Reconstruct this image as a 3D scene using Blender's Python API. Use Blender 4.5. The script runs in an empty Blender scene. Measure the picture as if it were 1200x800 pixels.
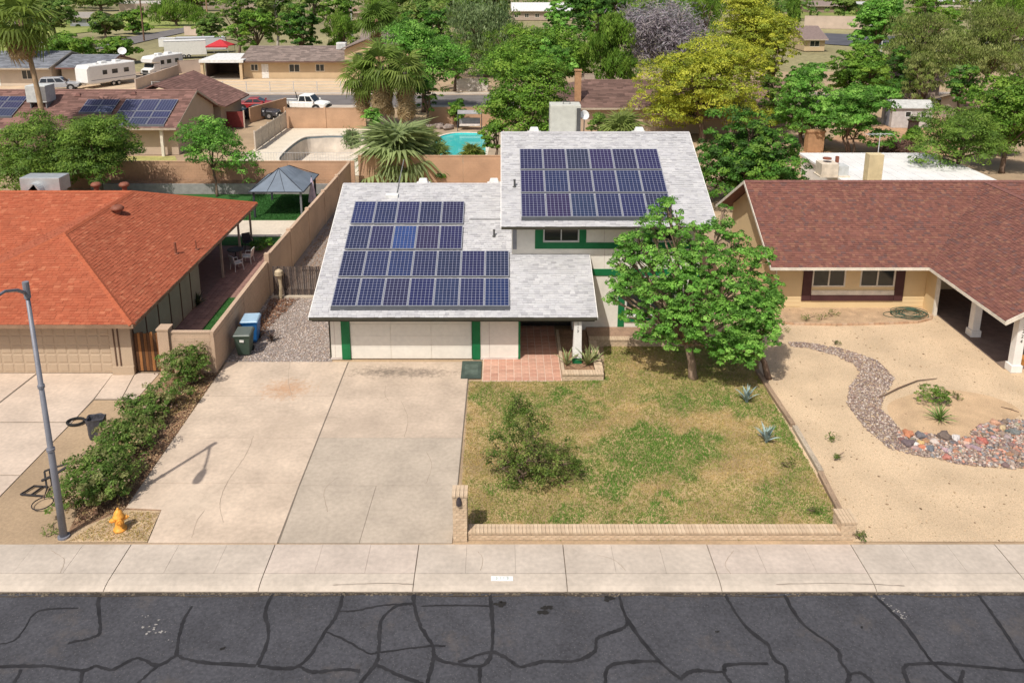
import bpy, math, random
import numpy as np
from mathutils import Matrix, Vector, Euler

# ------------------------------------------------------------------ camera, sky, sun, exposure
S = bpy.context.scene
COL = S.collection
PITCH = math.atan(242/960.); CAMH = 16.3; FPX = 960.; CX = 588.; CY = 200.
cam = bpy.data.cameras.new("camera"); cob = bpy.data.objects.new("camera", cam); COL.objects.link(cob)
cob.location = (0, 0, CAMH); cob.rotation_euler = (math.pi/2-PITCH, 0, 0)
cam.sensor_width = 36; cam.lens = 36*FPX/1200; cam.shift_x = 12/1200; cam.shift_y = -200/1200
cam.clip_start = .1; cam.clip_end = 4000
S.camera = cob
SUN_AZ = Vector((-.50, -.866)); SUN_EL = math.radians(55)
W = bpy.data.worlds.new("World"); S.world = W; W.use_nodes = True
nt = W.node_tree; bg = nt.nodes['Background']; sky = nt.nodes.new('ShaderNodeTexSky')
sky.sky_type = 'NISHITA'; sky.sun_disc = False; sky.sun_elevation = SUN_EL
sky.sun_rotation = math.atan2(SUN_AZ.x, SUN_AZ.y); sky.dust_density = 4.0; sky.ozone_density = .5; sky.air_density = 1.0
nt.links.new(sky.outputs[0], bg.inputs[0]); bg.inputs[1].default_value = .12
sl = bpy.data.lights.new("sun", 'SUN'); sl.energy = 4.6; sl.angle = math.radians(.5); sl.color = (1, .95, .87)
so = bpy.data.objects.new("sun", sl); COL.objects.link(so)
sd = Vector((SUN_AZ.x*math.cos(SUN_EL), SUN_AZ.y*math.cos(SUN_EL), math.sin(SUN_EL)))
so.rotation_euler = sd.to_track_quat('Z', 'Y').to_euler(); so.location = (-20, -30, 60)
S.view_settings.view_transform = 'Standard'; S.view_settings.look = 'None'
S.view_settings.exposure = -0.27; S.view_settings.gamma = 1

# ------------------------------------------------------------------ helpers
# where a sight line from the camera height meets a level z (used once, to measure places on the ground)
def _ray(px, py):
    u = (px-CX)/FPX; v = (py-CY)/FPX
    return u, math.cos(PITCH)-v*math.sin(PITCH), -(math.sin(PITCH)+v*math.cos(PITCH))
def G(px, py, z=0.):
    u, dy, dz = _ray(px, py); t = (z-CAMH)/dz
    return (u*t, dy*t)
def ZY(py, y):
    u, dy, dz = _ray(0, py); return CAMH+dz*y/dy
def XY(px, y, z):
    d = y*math.cos(PITCH)+(CAMH-z)*math.sin(PITCH); return (px-CX)/FPX*d
def on_slope(px, py, y0, z0, t):      # point of the roof plane z = z0 + t*(y-y0)
    u, dy, dz = _ray(px, py); k = (z0-t*y0-CAMH)/(dz-t*dy)
    return (u*k, dy*k, CAMH+dz*k)

RN = random.Random(7)
NR = np.random.default_rng(11)
_m = {}
def srgb(r, g, b):
    f = lambda c: (c/255/12.92) if c/255 <= .04045 else ((c/255+.055)/1.055)**2.4
    return (f(r), f(g), f(b))
def M(name, col=(.5, .5, .5), rough=.85, ns=3., na=.15, ns2=40., na2=.12, bump=0., bs=60., metal=0., spec=.3, attr=False, objcol=False, stretch=(1, 1, 1), trans=0., emit=0):
    if name in _m: return _m[name]
    m = bpy.data.materials.new(name); m.use_nodes = True; t = m.node_tree; N = t.nodes; L = t.links
    b = N['Principled BSDF']; b.inputs['Roughness'].default_value = rough; b.inputs['Metallic'].default_value = metal
    b.inputs['Specular IOR Level'].default_value = spec
    tc = N.new('ShaderNodeTexCoord'); mp = N.new('ShaderNodeMapping'); mp.inputs['Scale'].default_value = stretch
    L.new(tc.outputs['Object'], mp.inputs[0])
    def noise(s, d=4):
        n = N.new('ShaderNodeTexNoise'); n.inputs['Scale'].default_value = s; n.inputs['Detail'].default_value = d
        L.new(mp.outputs[0], n.inputs['Vector']); return n
    def rng(src, lo, hi):
        r = N.new('ShaderNodeMapRange'); r.inputs[1].default_value = .3; r.inputs[2].default_value = .7
        r.inputs[3].default_value = lo; r.inputs[4].default_value = hi; L.new(src, r.inputs[0]); return r.outputs[0]
    if attr:
        a = N.new('ShaderNodeAttribute'); a.attribute_name = 'Col'; c = a.outputs['Color']
    elif objcol:
        a = N.new('ShaderNodeObjectInfo'); c = a.outputs['Color']
    else:
        a = N.new('ShaderNodeRGB'); a.outputs[0].default_value = (*col, 1); c = a.outputs[0]
    for s, amt in ((ns, na), (ns2, na2)):
        if amt <= 0: continue
        f = rng(noise(s).outputs[0], 1-amt, 1+amt)
        x = N.new('ShaderNodeVectorMath'); x.operation = 'SCALE'; L.new(c, x.inputs[0]); L.new(f, x.inputs['Scale']); c = x.outputs[0]
    L.new(c, b.inputs['Base Color'])
    if bump > 0:
        bn = N.new('ShaderNodeBump'); bn.inputs['Strength'].default_value = bump; bn.inputs['Distance'].default_value = .02
        L.new(noise(bs, 6).outputs[0], bn.inputs['Height']); L.new(bn.outputs[0], b.inputs['Normal'])
    if trans > 0:
        tr = N.new('ShaderNodeBsdfTranslucent'); L.new(c, tr.inputs[0]); mx = N.new('ShaderNodeMixShader'); mx.inputs[0].default_value = trans
        L.new(b.outputs[0], mx.inputs[1]); L.new(tr.outputs[0], mx.inputs[2]); L.new(mx.outputs[0], N['Material Output'].inputs[0])
    _m[name] = m; return m

def link(name, me, parent=None, kind=None):
    o = bpy.data.objects.new(name, me); COL.objects.link(o)
    if parent is not None:
        o.parent = parent
        if parent.get('_w'): o.matrix_parent_inverse = Matrix.Translation(-Vector(parent.location))
    if kind: o['kind'] = kind
    return o
def tag(o, label, cat, group=None):
    o['label'] = label; o['category'] = cat
    if group: o['group'] = group
    return o
def E(name, label, cat, loc=(0, 0, 0), rz=0, group=None, world=False):
    o = bpy.data.objects.new(name, None); COL.objects.link(o); o.empty_display_size = .2
    o.location = loc; o.rotation_euler = (0, 0, rz)
    if world: o['_w'] = 1
    return tag(o, label, cat, group)
def structure(name, me): return link(name, me, None, 'structure')

class MB:
    def __init__(s): s.v = []; s.f = []; s.mi = []
    def add(s, vs, fs, m=0):
        k = len(s.v); s.v += [tuple(p) for p in vs]; s.f += [tuple(i+k for i in f) for f in fs]; s.mi += [m]*len(fs); return s
    def box(s, x0, x1, y0, y1, z0, z1, m=0):
        return s.add([(x0,y0,z0),(x1,y0,z0),(x1,y1,z0),(x0,y1,z0),(x0,y0,z1),(x1,y0,z1),(x1,y1,z1),(x0,y1,z1)],
              [(3,2,1,0),(4,5,6,7),(0,1,5,4),(1,2,6,5),(2,3,7,6),(3,0,4,7)], m)
    def hexa(s, b, t, m=0):   # bottom quad, top quad
        return s.add(list(b)+list(t), [(3,2,1,0),(4,5,6,7),(0,1,5,4),(1,2,6,5),(2,3,7,6),(3,0,4,7)], m)
    def prism(s, poly, z0, z1, m=0):
        n = len(poly)
        return s.add([(x,y,z0) for x,y in poly]+[(x,y,z1) for x,y in poly],
              [tuple(range(n-1,-1,-1)), tuple(range(n,2*n))]+[(i,(i+1)%n,n+(i+1)%n,n+i) for i in range(n)], m)
    def slab(s, pts, th, m=0):  # 3D polygon thickened straight down
        n = len(pts)
        return s.add([(x,y,z-th) for x,y,z in pts]+list(pts),
              [tuple(range(n-1,-1,-1)), tuple(range(n,2*n))]+[(i,(i+1)%n,n+(i+1)%n,n+i) for i in range(n)], m)
    def face(s, pts, m=0): return s.add(pts, [tuple(range(len(pts)))], m)
    def tube(s, path, rad, n=8, m=0, cap=True):
        P = [Vector(p) for p in path]; R = rad if isinstance(rad, (list, tuple)) else [rad]*len(P)
        vs = []; fs = []; ref = None
        for i, p in enumerate(P):
            d = (P[min(i+1,len(P)-1)]-P[max(i-1,0)]).normalized()
            if ref is None: ref = Vector((0,0,1)) if abs(d.z) < .9 else Vector((1,0,0))
            a = d.cross(ref).normalized(); c = a.cross(d).normalized(); ref = c
            for k in range(n):
                w = 2*math.pi*k/n; vs.append(p+(a*math.cos(w)+c*math.sin(w))*R[i])
        for i in range(len(P)-1):
            for k in range(n): fs.append((i*n+k, i*n+(k+1)%n, (i+1)*n+(k+1)%n, (i+1)*n+k))
        if cap: fs += [tuple(range(n-1,-1,-1)), tuple(range((len(P)-1)*n, len(P)*n))]
        return s.add(vs, fs, m)
    def lathe(s, prof, c=(0,0,0), n=14, m=0):
        vs = []; fs = []
        for r, z in prof:
            for k in range(n): w = 2*math.pi*k/n; vs.append((c[0]+r*math.cos(w), c[1]+r*math.sin(w), c[2]+z))
        for i in range(len(prof)-1):
            for k in range(n): fs.append((i*n+k, i*n+(k+1)%n, (i+1)*n+(k+1)%n, (i+1)*n+k))
        fs += [tuple(range(n-1,-1,-1)), tuple(range((len(prof)-1)*n, len(prof)*n))]
        return s.add(vs, fs, m)
    def cyl(s, p, q, r, n=12, m=0): return s.tube([p, q], r, n, m)
    def loft(s, secs, m=0):     # list of rings with equal point counts
        n = len(secs[0]); vs = [p for r in secs for p in r]; fs = []
        for i in range(len(secs)-1):
            for k in range(n): fs.append((i*n+k, i*n+(k+1)%n, (i+1)*n+(k+1)%n, (i+1)*n+k))
        fs += [tuple(range(n-1,-1,-1)), tuple(range((len(secs)-1)*n, len(secs)*n))]
        return s.add(vs, fs, m)
    def mesh(s, name, mats, smooth=False):
        me = bpy.data.meshes.new(name); me.from_pydata(s.v, [], s.f)
        for m in (mats if isinstance(mats, (list, tuple)) else [mats]): me.materials.append(m)
        if any(s.mi): me.polygons.foreach_set('material_index', s.mi)
        if smooth: me.polygons.foreach_set('use_smooth', [True]*len(s.f))
        me.update(); return me
    def obj(s, name, mats, parent=None, kind=None, smooth=False, bevel=0):
        o = link(name, s.mesh(name, mats, smooth), parent, kind)
        if bevel:
            b = o.modifiers.new('bevel', 'BEVEL'); b.width = bevel; b.segments = 2; b.limit_method = 'ANGLE'
        return o
def bx(*a): return MB().box(*a)

def npmesh(name, V, F, mat, cols=None, smooth=False):
    me = bpy.data.meshes.new(name); nv = len(V); nf, k = F.shape
    me.vertices.add(nv); me.vertices.foreach_set('co', V.astype(np.float32).ravel())
    me.loops.add(nf*k); me.loops.foreach_set('vertex_index', F.astype(np.int32).ravel())
    me.polygons.add(nf); me.polygons.foreach_set('loop_start', np.arange(0, nf*k, k, dtype=np.int32))
    if smooth: me.polygons.foreach_set('use_smooth', np.ones(nf, dtype=bool))
    if cols is not None:
        a = me.color_attributes.new('Col', 'FLOAT_COLOR', 'POINT')
        c = np.ones((nv, 4), np.float32); c[:, :3] = cols; a.data.foreach_set('color', c.ravel())
    me.update(calc_edges=True); me.materials.append(mat); return me
def quads(Q):   # (n,4,3) -> V,F
    n = len(Q); return Q.reshape(-1, 3), np.arange(n*4).reshape(n, 4)
def copy_tree(o, parent=None):
    c = o.copy(); COL.objects.link(c)
    if parent is not None: c.parent = parent
    for ch in o.children: copy_tree(ch, c)
    return c
def grid_pts(poly, n, rng):
    P = np.array(poly); lo = P.min(0); hi = P.max(0); out = []
    tot = 0
    while tot < n:
        q = rng.random((n*2, 2))*(hi-lo)+lo; ins = inside(q, P); q = q[ins]; out.append(q); tot += len(q)
        if len(q) == 0: break
    return np.concatenate(out)[:n]
def inside(q, P):
    x, y = q[:, 0], q[:, 1]; r = np.zeros(len(q), bool); j = len(P)-1
    for i in range(len(P)):
        xi, yi = P[i]; xj, yj = P[j]
        c = ((yi > y) != (yj > y)) & (x < (xj-xi)*(y-yi)/((yj-yi) if yj != yi else 1e-9)+xi)
        r ^= c; j = i
    return r
def text_mesh(txt, size, depth=.004):
    cu = bpy.data.curves.new('number', 'FONT'); cu.body = txt; cu.size = size; cu.extrude = depth; cu.align_x = 'CENTER'; cu.align_y = 'CENTER'
    o = bpy.data.objects.new('number', cu); COL.objects.link(o)
    me = bpy.data.meshes.new_from_object(o.evaluated_get(bpy.context.evaluated_depsgraph_get()))
    bpy.data.objects.remove(o); return me

# ------------------------------------------------------------------ shingled roofs
def clip_u(poly, v):
    us = []
    for i in range(len(poly)):
        (u0, v0), (u1, v1) = poly[i], poly[(i+1) % len(poly)]
        if (v0-v)*(v1-v) <= 0 and v0 != v1: us.append(u0+(u1-u0)*(v-v0)/(v1-v0))
    return (min(us), max(us)) if len(us) >= 2 else None
def shingles(pts, cols, mat, parent, expo=.145, wid=(.16, .36), th=(.008, .022), jit=.12, rng=NR, weights=None):
    """courses of separate shingle tabs on a planar 3D polygon whose first edge is the eave"""
    P = [Vector(p) for p in pts]; O = P[0]; U = (P[1]-P[0]).normalized()
    N_ = U.cross(P[2]-P[0]).normalized()
    if N_.z < 0: N_ = -N_
    Vd = N_.cross(U).normalized()
    if Vd.z < 0: Vd = -Vd
    poly = [((p-O).dot(U), (p-O).dot(Vd)) for p in P]; vmax = max(q[1] for q in poly)
    Q = []; C = []; cols = np.array(cols); v = -.02
    o = np.array(O); u_ = np.array(U); v_ = np.array(Vd); n_ = np.array(N_)
    while v < vmax-.02:
        r = clip_u(poly, max(.01, min(vmax-.01, v+expo*.5)))
        if r:
            u = r[0]-rng.random()*.2
            while u < r[1]:
                w = rng.uniform(*wid); a = max(u, r[0]); b = min(u+w, r[1]); u += w
                if b-a < .03: continue
                t = rng.uniform(*th); lo = v+rng.uniform(-.006, .006); hi = min(v+expo+.03, vmax+.01)
                p = lambda uu, vv, h: o+u_*uu+v_*vv+n_*h
                A, B, C1, D = p(a+.004, lo, t), p(b-.004, lo, t), p(b-.004, hi, .003), p(a+.004, hi, .003)
                A0, B0 = p(a+.004, lo, 0), p(b-.004, lo, 0)
                Q.append((A, B, C1, D)); Q.append((A0, B0, B, A))
                c = cols[rng.choice(len(cols), p=weights)]*(1+rng.uniform(-jit, jit)); C.append(c); C.append(c)
        v += expo
    Q = np.array(Q); V, F = quads(Q); cc = np.repeat(np.array(C), 4, 0)
    return link('shingles', npmesh('shingles', V, F, mat, cc), parent, 'stuff')
# ------------------------------------------------------------------ vegetation builders
def leaf_mat(): return M('leaf', attr=True, rough=.55, na=0, na2=0, trans=.42, spec=.25)
def bark(c=(.16,.11,.08)): return M('bark_%d' % int(c[0]*1000), c, ns=8, na=.3, bump=.5, bs=25, stretch=(1,1,.3))
def unit(v): return v/np.maximum(np.linalg.norm(v, axis=1, keepdims=True), 1e-6)
def leaf_cloud(centres, outs, per, sd, size, cols, rng, flat=.75, droop=0., aspect=.5, cvar=.16, dome=False):
    """small leaf quads scattered round every clump centre"""
    n = len(centres)*per
    c = np.repeat(centres, per, 0); o = np.repeat(outs, per, 0)
    off = rng.normal(0, 1, (n, 3))*sd; off[:, 2] *= flat
    if dome:
        d2 = unit(rng.normal(0, 1, (n, 3))+o*.45); low = d2[:, 2] < -.15; d2[low, 2] *= -.6; d2 = unit(d2)
        off = d2*(rng.uniform(.62, 1.08, (n, 1))*1.75)*sd; off[:, 2] *= flat
    if droop: off[:, 2] -= np.abs(rng.normal(0, droop, n))
    pos = c+off
    nrm = unit(d2*.8+o*.3+np.array([0, 0, .25])+rng.normal(0, .36, (n, 3))) if dome else unit(o*.55+np.array([0, 0, .45])+rng.normal(0, .55, (n, 3)))
    t = np.cross(nrm, unit(rng.normal(0, 1, (n, 3))))
    if droop: t = t*.5+np.array([0, 0, -.8])
    t = unit(t); b = unit(np.cross(nrm, t))
    L = (size*rng.uniform(.6, 1.35, n))[:, None]; Wd = L*aspect
    Q = np.stack([pos-t*L*.5, pos+b*Wd*.5-nrm*L*.06, pos+t*L*.5, pos-b*Wd*.5-nrm*L*.06], 1)
    cols = np.array(cols); k = rng.random(len(centres)); base = cols[rng.integers(0, len(cols), len(centres))]
    cl = np.repeat(base*(1+(k[:, None]-.5)*2*cvar), per, 0)*(1+rng.uniform(-cvar, cvar, (n, 1)))
    V, F = quads(Q); return V, F, np.repeat(cl, 4, 0)
def lobes_clumps(lobes, n, rng, shell=.72, low=-.5):
    L = np.array(lobes); w = (L[:, 3]*L[:, 4]+L[:, 3]*L[:, 5]+L[:, 4]*L[:, 5]); w = w/w.sum()
    i = rng.choice(len(L), n, p=w); d = unit(rng.normal(0, 1, (n, 3)))
    fl = (d[:, 2] < low) & (rng.random(n) < .75); d[fl, 2] *= -1
    r = np.where(rng.random(n) < shell, rng.uniform(.78, 1.04, n), rng.random(n)**.5*.8)
    return L[i, :3]+d*r[:, None]*L[i, 3:], d, i
KIND = {  # leaf colours, leaf size (m), aspect, droop, flatness
 'bright': ([(0.174,0.410,0.062),(0.234,0.483,0.079),(0.129,0.307,0.045),(0.288,0.525,0.100),(0.107,0.241,0.040)], .155, .55, 0, .75),
 'green': ([(0.158,0.305,0.037),(0.106,0.224,0.028),(0.211,0.377,0.049),(0.253,0.395,0.056)], .22, .55, 0, .8),
 'dark': ([(0.074,0.184,0.028),(0.106,0.262,0.035),(0.056,0.132,0.023),(0.180,0.332,0.047)], .2, .6, 0, .8),
 'olive': ([(0.192,0.317,0.049),(0.148,0.258,0.042),(0.237,0.360,0.062),(0.112,0.206,0.036)], .16, .4, 0, .7),
 'grey': ([(0.233,0.326,0.140),(0.305,0.395,0.187),(0.172,0.250,0.102),(0.197,0.275,0.094)], .24, .3, .3, .9),
 'mesquite': ([(0.262,0.313,0.094),(0.337,0.377,0.125),(0.187,0.233,0.070),(0.224,0.305,0.062)], .2, .35, .12, .6),
 'yellow': ([(0.501,0.523,0.060),(0.413,0.467,0.054),(0.561,0.587,0.072),(0.294,0.364,0.048)], .21, .5, 0, .7),
 'weep': ([(0.173,0.305,0.038),(0.121,0.236,0.028),(0.234,0.367,0.056)], .26, .3, .5, 1.1),
 'lilac': ([(0.432,0.380,0.426),(0.446,0.446,0.459),(0.363,0.311,0.355),(0.432,0.380,0.373)], .21, .14, 0, 1.0),
 'bush': ([(0.184,0.264,0.054),(0.238,0.304,0.072),(0.130,0.205,0.036),(0.259,0.251,0.096),(0.097,0.158,0.030)], .1, .45, 0, .8),
 'hedge': ([(0.148,0.255,0.048),(0.205,0.302,0.066),(0.114,0.202,0.036),(0.251,0.269,0.096)], .1, .5, 0, .8),
 'far': ([(0.168,0.292,0.056),(0.122,0.223,0.042),(0.224,0.326,0.078),(0.262,0.326,0.084)], .5, .6, 0, .8),
}
def tree(name, label, base, lobes, kind, n, sd=.3, per=50, seed=1, trunk_r=.16, bark_c=(.16,.11,.08), fork=.35, group=None, size=None, shell=.72, multi=1, cat='tree', lean=(0, 0)):
    if per == 50 and kind in ('lilac', 'grey'): per = 24
    rng = np.random.default_rng(seed); rr = random.Random(seed)
    cols, ls, asp, droop, flat = KIND[kind]; ls = size or ls
    t = E(name, label, cat, (base[0], base[1], 0), 0, group, world=True)
    cen, out, li = lobes_clumps(lobes, max(6, n//per), rng, shell)
    cen[:, 2] = np.maximum(cen[:, 2], .12)
    V, F, C = leaf_cloud(cen, out, per, sd*np.repeat(rng.uniform(.6, 1.3, (len(cen), 1)), per, 0), ls, cols, rng, flat, droop, asp, cvar=.2, dome=kind not in ('lilac', 'grey', 'bush'))
    V[:, 2] = np.maximum(V[:, 2], .02)
    link('crown' if cat == 'tree' else 'foliage', npmesh('crown', V, F, leaf_mat(), C), t, 'stuff' if cat != 'tree' else None)
    b = MB(); zmin = min(l[2]-l[5] for l in lobes); zc = np.mean([l[2] for l in lobes])
    for q in range(multi):
        bxx = base[0]+rr.uniform(-.12, .12)*(multi > 1)*multi; byy = base[1]+rr.uniform(-.1, .1)*(multi > 1)*multi
        zf = max(.25, zmin+(zc-zmin)*fork)
        top = (bxx+lean[0]+rr.uniform(-.25, .25)*(1+multi*.5), byy+lean[1]+rr.uniform(-.2, .2), zf)
        mid = ((bxx*1.2+top[0]*.8)/2+rr.uniform(-.07, .07), (byy+top[1])/2, zf*.5)
        r0 = trunk_r/(multi**.5)
        b.tube([(bxx, byy, -.05), (bxx+(mid[0]-bxx)*.2, byy, zf*.12), mid, top], [r0*1.35, r0*1.05, r0*.9, r0*.72], 8)
        for j, l in enumerate(lobes):
            if multi > 1 and j % multi != q: continue
            c = Vector(l[:3]); p0 = Vector(top); m1 = p0.lerp(c, .5)+Vector((rr.uniform(-.2,.2), rr.uniform(-.2,.2), .12))
            b.tube([p0-Vector((0,0,.05)), m1, c], [r0*.55, r0*.36, r0*.14], 6)
            idx = np.where(li == j)[0][:8]
            for w in idx: 
                e = Vector(cen[w]); b.tube([m1.lerp(c, .6), (m1.lerp(c,.8)+e)/2+Vector((0,0,.05)), e], [r0*.17, r0*.1, r0*.04], 4, cap=False)
    b.obj('trunk' if cat == 'tree' else 'stem', bark(bark_c), t, smooth=True)
    return t
def rnd_lobes(x, y, zlo, zhi, w, dpt, k, seed):
    """an uneven crown filling the box of width w, depth dpt between two heights"""
    r = random.Random(seed); h = zhi-zlo; L = [(x, y, zlo+h*.5, w*.34, dpt*.34, h*.38)]
    for i in range(k):
        a = 2*math.pi*(i+r.uniform(-.3, .3))/k*1.0; f = r.uniform(.6, 1.0); zz = zlo+h*r.uniform(.16, .84)
        s = r.uniform(.17, .29); taper = 1-.45*max(0, (zz-zlo)/h-.55)/.45
        L.append((x+math.cos(a)*w*.36*f*taper, y+math.sin(a)*dpt*.36*f*taper, zz, w*s, dpt*s, h*s*.8))
    L.append((x+r.uniform(-.12, .12)*w, y, zhi-h*.17, w*.19, dpt*.19, h*.17))
    return L
def tree_px(name, label, pl, pr, rt, rb, y, kind, n, seed, k=9, group=None, **kw):
    """a tree standing y metres from the camera whose crown spans these picture rows and columns"""
    zhi = ZY(rt, y); zlo = max(.3, ZY(rb, y)); zm = (zhi+zlo)/2
    x0 = XY(pl, y, zm); x1 = XY(pr, y, zm); w = x1-x0
    if y > 90: x0 -= w*.12; x1 += w*.12; w *= 1.24; zlo = max(.3, zlo-(zhi-zlo)*.2)
    base = (kw.pop('bx', (x0+x1)/2), y)
    return tree(name, label, base, rnd_lobes((x0+x1)/2, y, zlo, zhi, w, min(w, 7.5), k, seed), kind, n, sd=kw.pop('sd', max(.2, w*.045))*.95, seed=seed, trunk_r=kw.pop('trunk_r', .1+w*.018), group=group, **kw)

def frond_fan(R, blades=17, col=None):      # one fan-palm leaf: petiole along +x then a pleated fan
    Q = []; pet = R*.5
    for s in (-1, 1):
        Q.append(((0, s*.025, 0), (0, s*.025-.03, .02), (pet, -.015, .02), (pet, .015, 0)))
    for i in range(blades):
        a = math.radians(-105+210*i/(blades-1)); l = R*(.62+.16*math.cos(a))
        w = l*.06; d = Vector((math.cos(a), math.sin(a), 0)); nrm = Vector((-d.y, d.x, 0)); o = Vector((pet, 0, 0))
        m = o+d*l*.55+Vector((0, 0, .04)); e = o+d*l+Vector((0, 0, -l*.38))
        e += Vector((0, 0, -l*.12*(i % 3))); lift = Vector((0, 0, .03*(1 if i % 2 else -1)))
        Q.append((o, m-nrm*w+lift, m+nrm*w-lift, o)); Q.append((m-nrm*w+lift, e, e+Vector((.01,.01,0)), m+nrm*w-lift))
    Q = np.array([[tuple(p) for p in q] for q in Q]); return quads(Q)
def frond_feather(R, n=20):
    Q = []
    pts = [(R*t, 0, .35*R*math.sin(t*2.2)*.8-.35*R*t*t) for t in np.linspace(0, 1, n+1)]
    for i in range(n):
        p = Vector(pts[i]); q = Vector(pts[i+1]); t = i/n
        Q.append((p+Vector((0, .02, 0)), p-Vector((0, .02, 0)), q-Vector((0, .015, 0)), q+Vector((0, .015, 0))))
        if t < .15: continue
        l = R*.32*math.sin(math.pi*min(1, .18+t*.8))
        for s in (-1, 1):
            e = p+Vector((l*.55, s*l*.8, -l*.35)); w = Vector((.045, 0, .01))
            Q.append((p-w, p+w, e+w*.4, e-w*.4))
    Q = np.array([[tuple(p) for p in q] for q in Q]); return quads(Q)
_fr = {}
def frond_mesh(kind, R, col, var):
    key = (kind, round(R, 1), col, var)
    if key not in _fr:
        V, F = (frond_fan if kind == 'fan' else frond_feather)(R)
        r = np.random.default_rng(var); c = np.array(col)*(1+r.uniform(-.2, .2))
        cc = np.repeat(c[None]*(1+r.uniform(-.18, .18, (len(F), 1))), 4, 0)
        _fr[key] = npmesh('frond', V, F, leaf_mat(), cc)
    return _fr[key]
def palm(label, base, height, R, nf, seed, kind='fan', trunk=True, skirt=0, col=(.13,.21,.04), dead=(.44,.33,.18), tr=.2, lean=(0, 0), up=75, down=-35, group=None, name='fan_palm', bc=(.25,.17,.11), sk=1., smin=.82, ej=8):
    r = random.Random(seed); t = E(name, label, 'palm', (base[0], base[1], 0), 0, group)
    top = Vector((lean[0], lean[1], height))
    if trunk:
        b = MB(); n = 14; P = []; Rr = []
        for i in range(n+1):
            f = i/n; P.append((lean[0]*f*f, lean[1]*f*f, height*f-.05)); Rr.append(tr*(1.25-.35*f+(.06 if i % 2 else 0)))
        b.tube(P, Rr, 9); b.obj('trunk', bark(bc), t, smooth=True)
    def put(mesh, az, el, z, nm):
        o = link(nm, mesh, t); o.location = (top.x+.1*math.cos(az), top.y+.1*math.sin(az), z); o.rotation_euler = Euler((r.uniform(-.35, .35), -el, az), 'XYZ')
        o.scale = [r.uniform(smin, 1.12)]*3
    for i in range(nf):
        f = (i+.5)/nf; el = math.radians(up+(down-up)*f**.8+r.uniform(-ej, ej))
        put(frond_mesh(kind, R, col, i % 4), i*2.4+r.uniform(-.3, .3), el, top.z+.15-.5*f*(R/2), 'frond')
    for i in range(skirt):
        f = i/max(1, skirt); put(frond_mesh('fan', R*.85, dead, i % 3), i*2.4+r.uniform(-.3, .3), math.radians(-62-18*r.random()), top.z-.4-f*sk*min(height*.45, R*1.6), 'dead_frond')
    return t
def blades_plant(name, label, loc, n, L, w, cols, seed, up=(20, 85), cat='plant', curve=.25):
    """a rosette of stiff pointed leaves, each leaf its own part"""
    r = random.Random(seed); t = E(name, label, cat, loc)
    ms = []
    for k in range(3):
        b = MB(); c = cols[k % len(cols)]; pts = []
        for i in range(5):
            f = i/4; ww = w*(1-f)**.7*(.7+.6*math.sin(min(1, f*2)*1.57)); pts.append((L*f, ww, L*curve*(f-f*f*1.3)*1.2))
        for i in range(4):
            (x0, w0, z0), (x1, w1, z1) = pts[i], pts[i+1]
            b.face([(x0, -w0, z0+w0*.5), (x1, -w1, z1+w1*.5), (x1, 0, z1), (x0, 0, z0)]); b.face([(x0, 0, z0), (x1, 0, z1), (x1, w1, z1+w1*.5), (x0, w0, z0+w0*.5)])
        ms.append(b.mesh('leaf', M(name+'_leaf_%d' % k, c, rough=.6, na=.2)))
    for i in range(n):
        o = link('leaf', ms[i % 3], t); f = (i+.5)/n
        o.rotation_euler = Euler((r.uniform(-.2, .2), -math.radians(up[1]+(up[0]-up[1])*f+r.uniform(-7, 7)), i*2.4), 'XYZ'); o.location = (0, 0, .02); o.scale = [r.uniform(.75, 1.1)]*3
    return t
# ------------------------------------------------------------------ the ground
dirt = M('dirt', (.40,.29,.185), ns=.35, na=.2, ns2=14, na2=.12, bump=.4, bs=30, rough=.95)
GROUND_M = M('ground', (.27,.24,.125), ns=.03, na=.35, ns2=1.2, na2=.25, rough=.95)
def sheet(name, poly, z, mat, kind='structure', parent=None):
    return link(name, MB().face([(x, y, z) for x, y in poly]).mesh(name, mat), parent, kind)
def gpoly(*p): return [G(*q) for q in p]

# asphalt with sealed cracks
def asphalt():
    m = M('asphalt', (.068,.068,.077), ns=.9, na=.16, ns2=13, na2=.24, bump=.6, bs=170, rough=.9); t = m.node_tree; N = t.nodes; L = t.links
    b = N['Principled BSDF']; src = b.inputs['Base Color'].links[0].from_socket
    tc = [n for n in N if n.type == 'MAPPING'][0]
    n = N.new('ShaderNodeTexNoise'); n.inputs['Scale'].default_value = .55; n.inputs['Detail'].default_value = 8; n.inputs['Roughness'].default_value = .75; L.new(tc.outputs[0], n.inputs['Vector'])
    r = N.new('ShaderNodeMapRange'); r.inputs[1].default_value = .56; r.inputs[2].default_value = .75; L.new(n.outputs[0], r.inputs[0])
    v = N.new('ShaderNodeTexVoronoi'); v.inputs['Scale'].default_value = 15; L.new(tc.outputs[0], v.inputs['Vector'])
    r2 = N.new('ShaderNodeMapRange'); r2.inputs[1].default_value = .20; r2.inputs[2].default_value = .06; L.new(v.outputs['Distance'], r2.inputs[0])
    mx = N.new('ShaderNodeMix'); mx.data_type = 'RGBA'; mx.inputs['B'].default_value = (.115,.10,.092, 1); L.new(r.outputs[0], mx.inputs['Factor']); L.new(src, mx.inputs['A'])
    mx2 = N.new('ShaderNodeMix'); mx2.data_type = 'RGBA'; mx2.inputs['B'].default_value = (.17,.165,.165, 1); L.new(r2.outputs[0], mx2.inputs['Factor']); L.new(mx.outputs['Result'], mx2.inputs['A'])
    L.new(mx2.outputs['Result'], b.inputs['Base Color']); return m
RZ = -.10
road = structure('road', MB().face([(-60,6,RZ),(60,6,RZ),(60,18.63,RZ),(-60,18.63,RZ)]).mesh('road', asphalt()))
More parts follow.
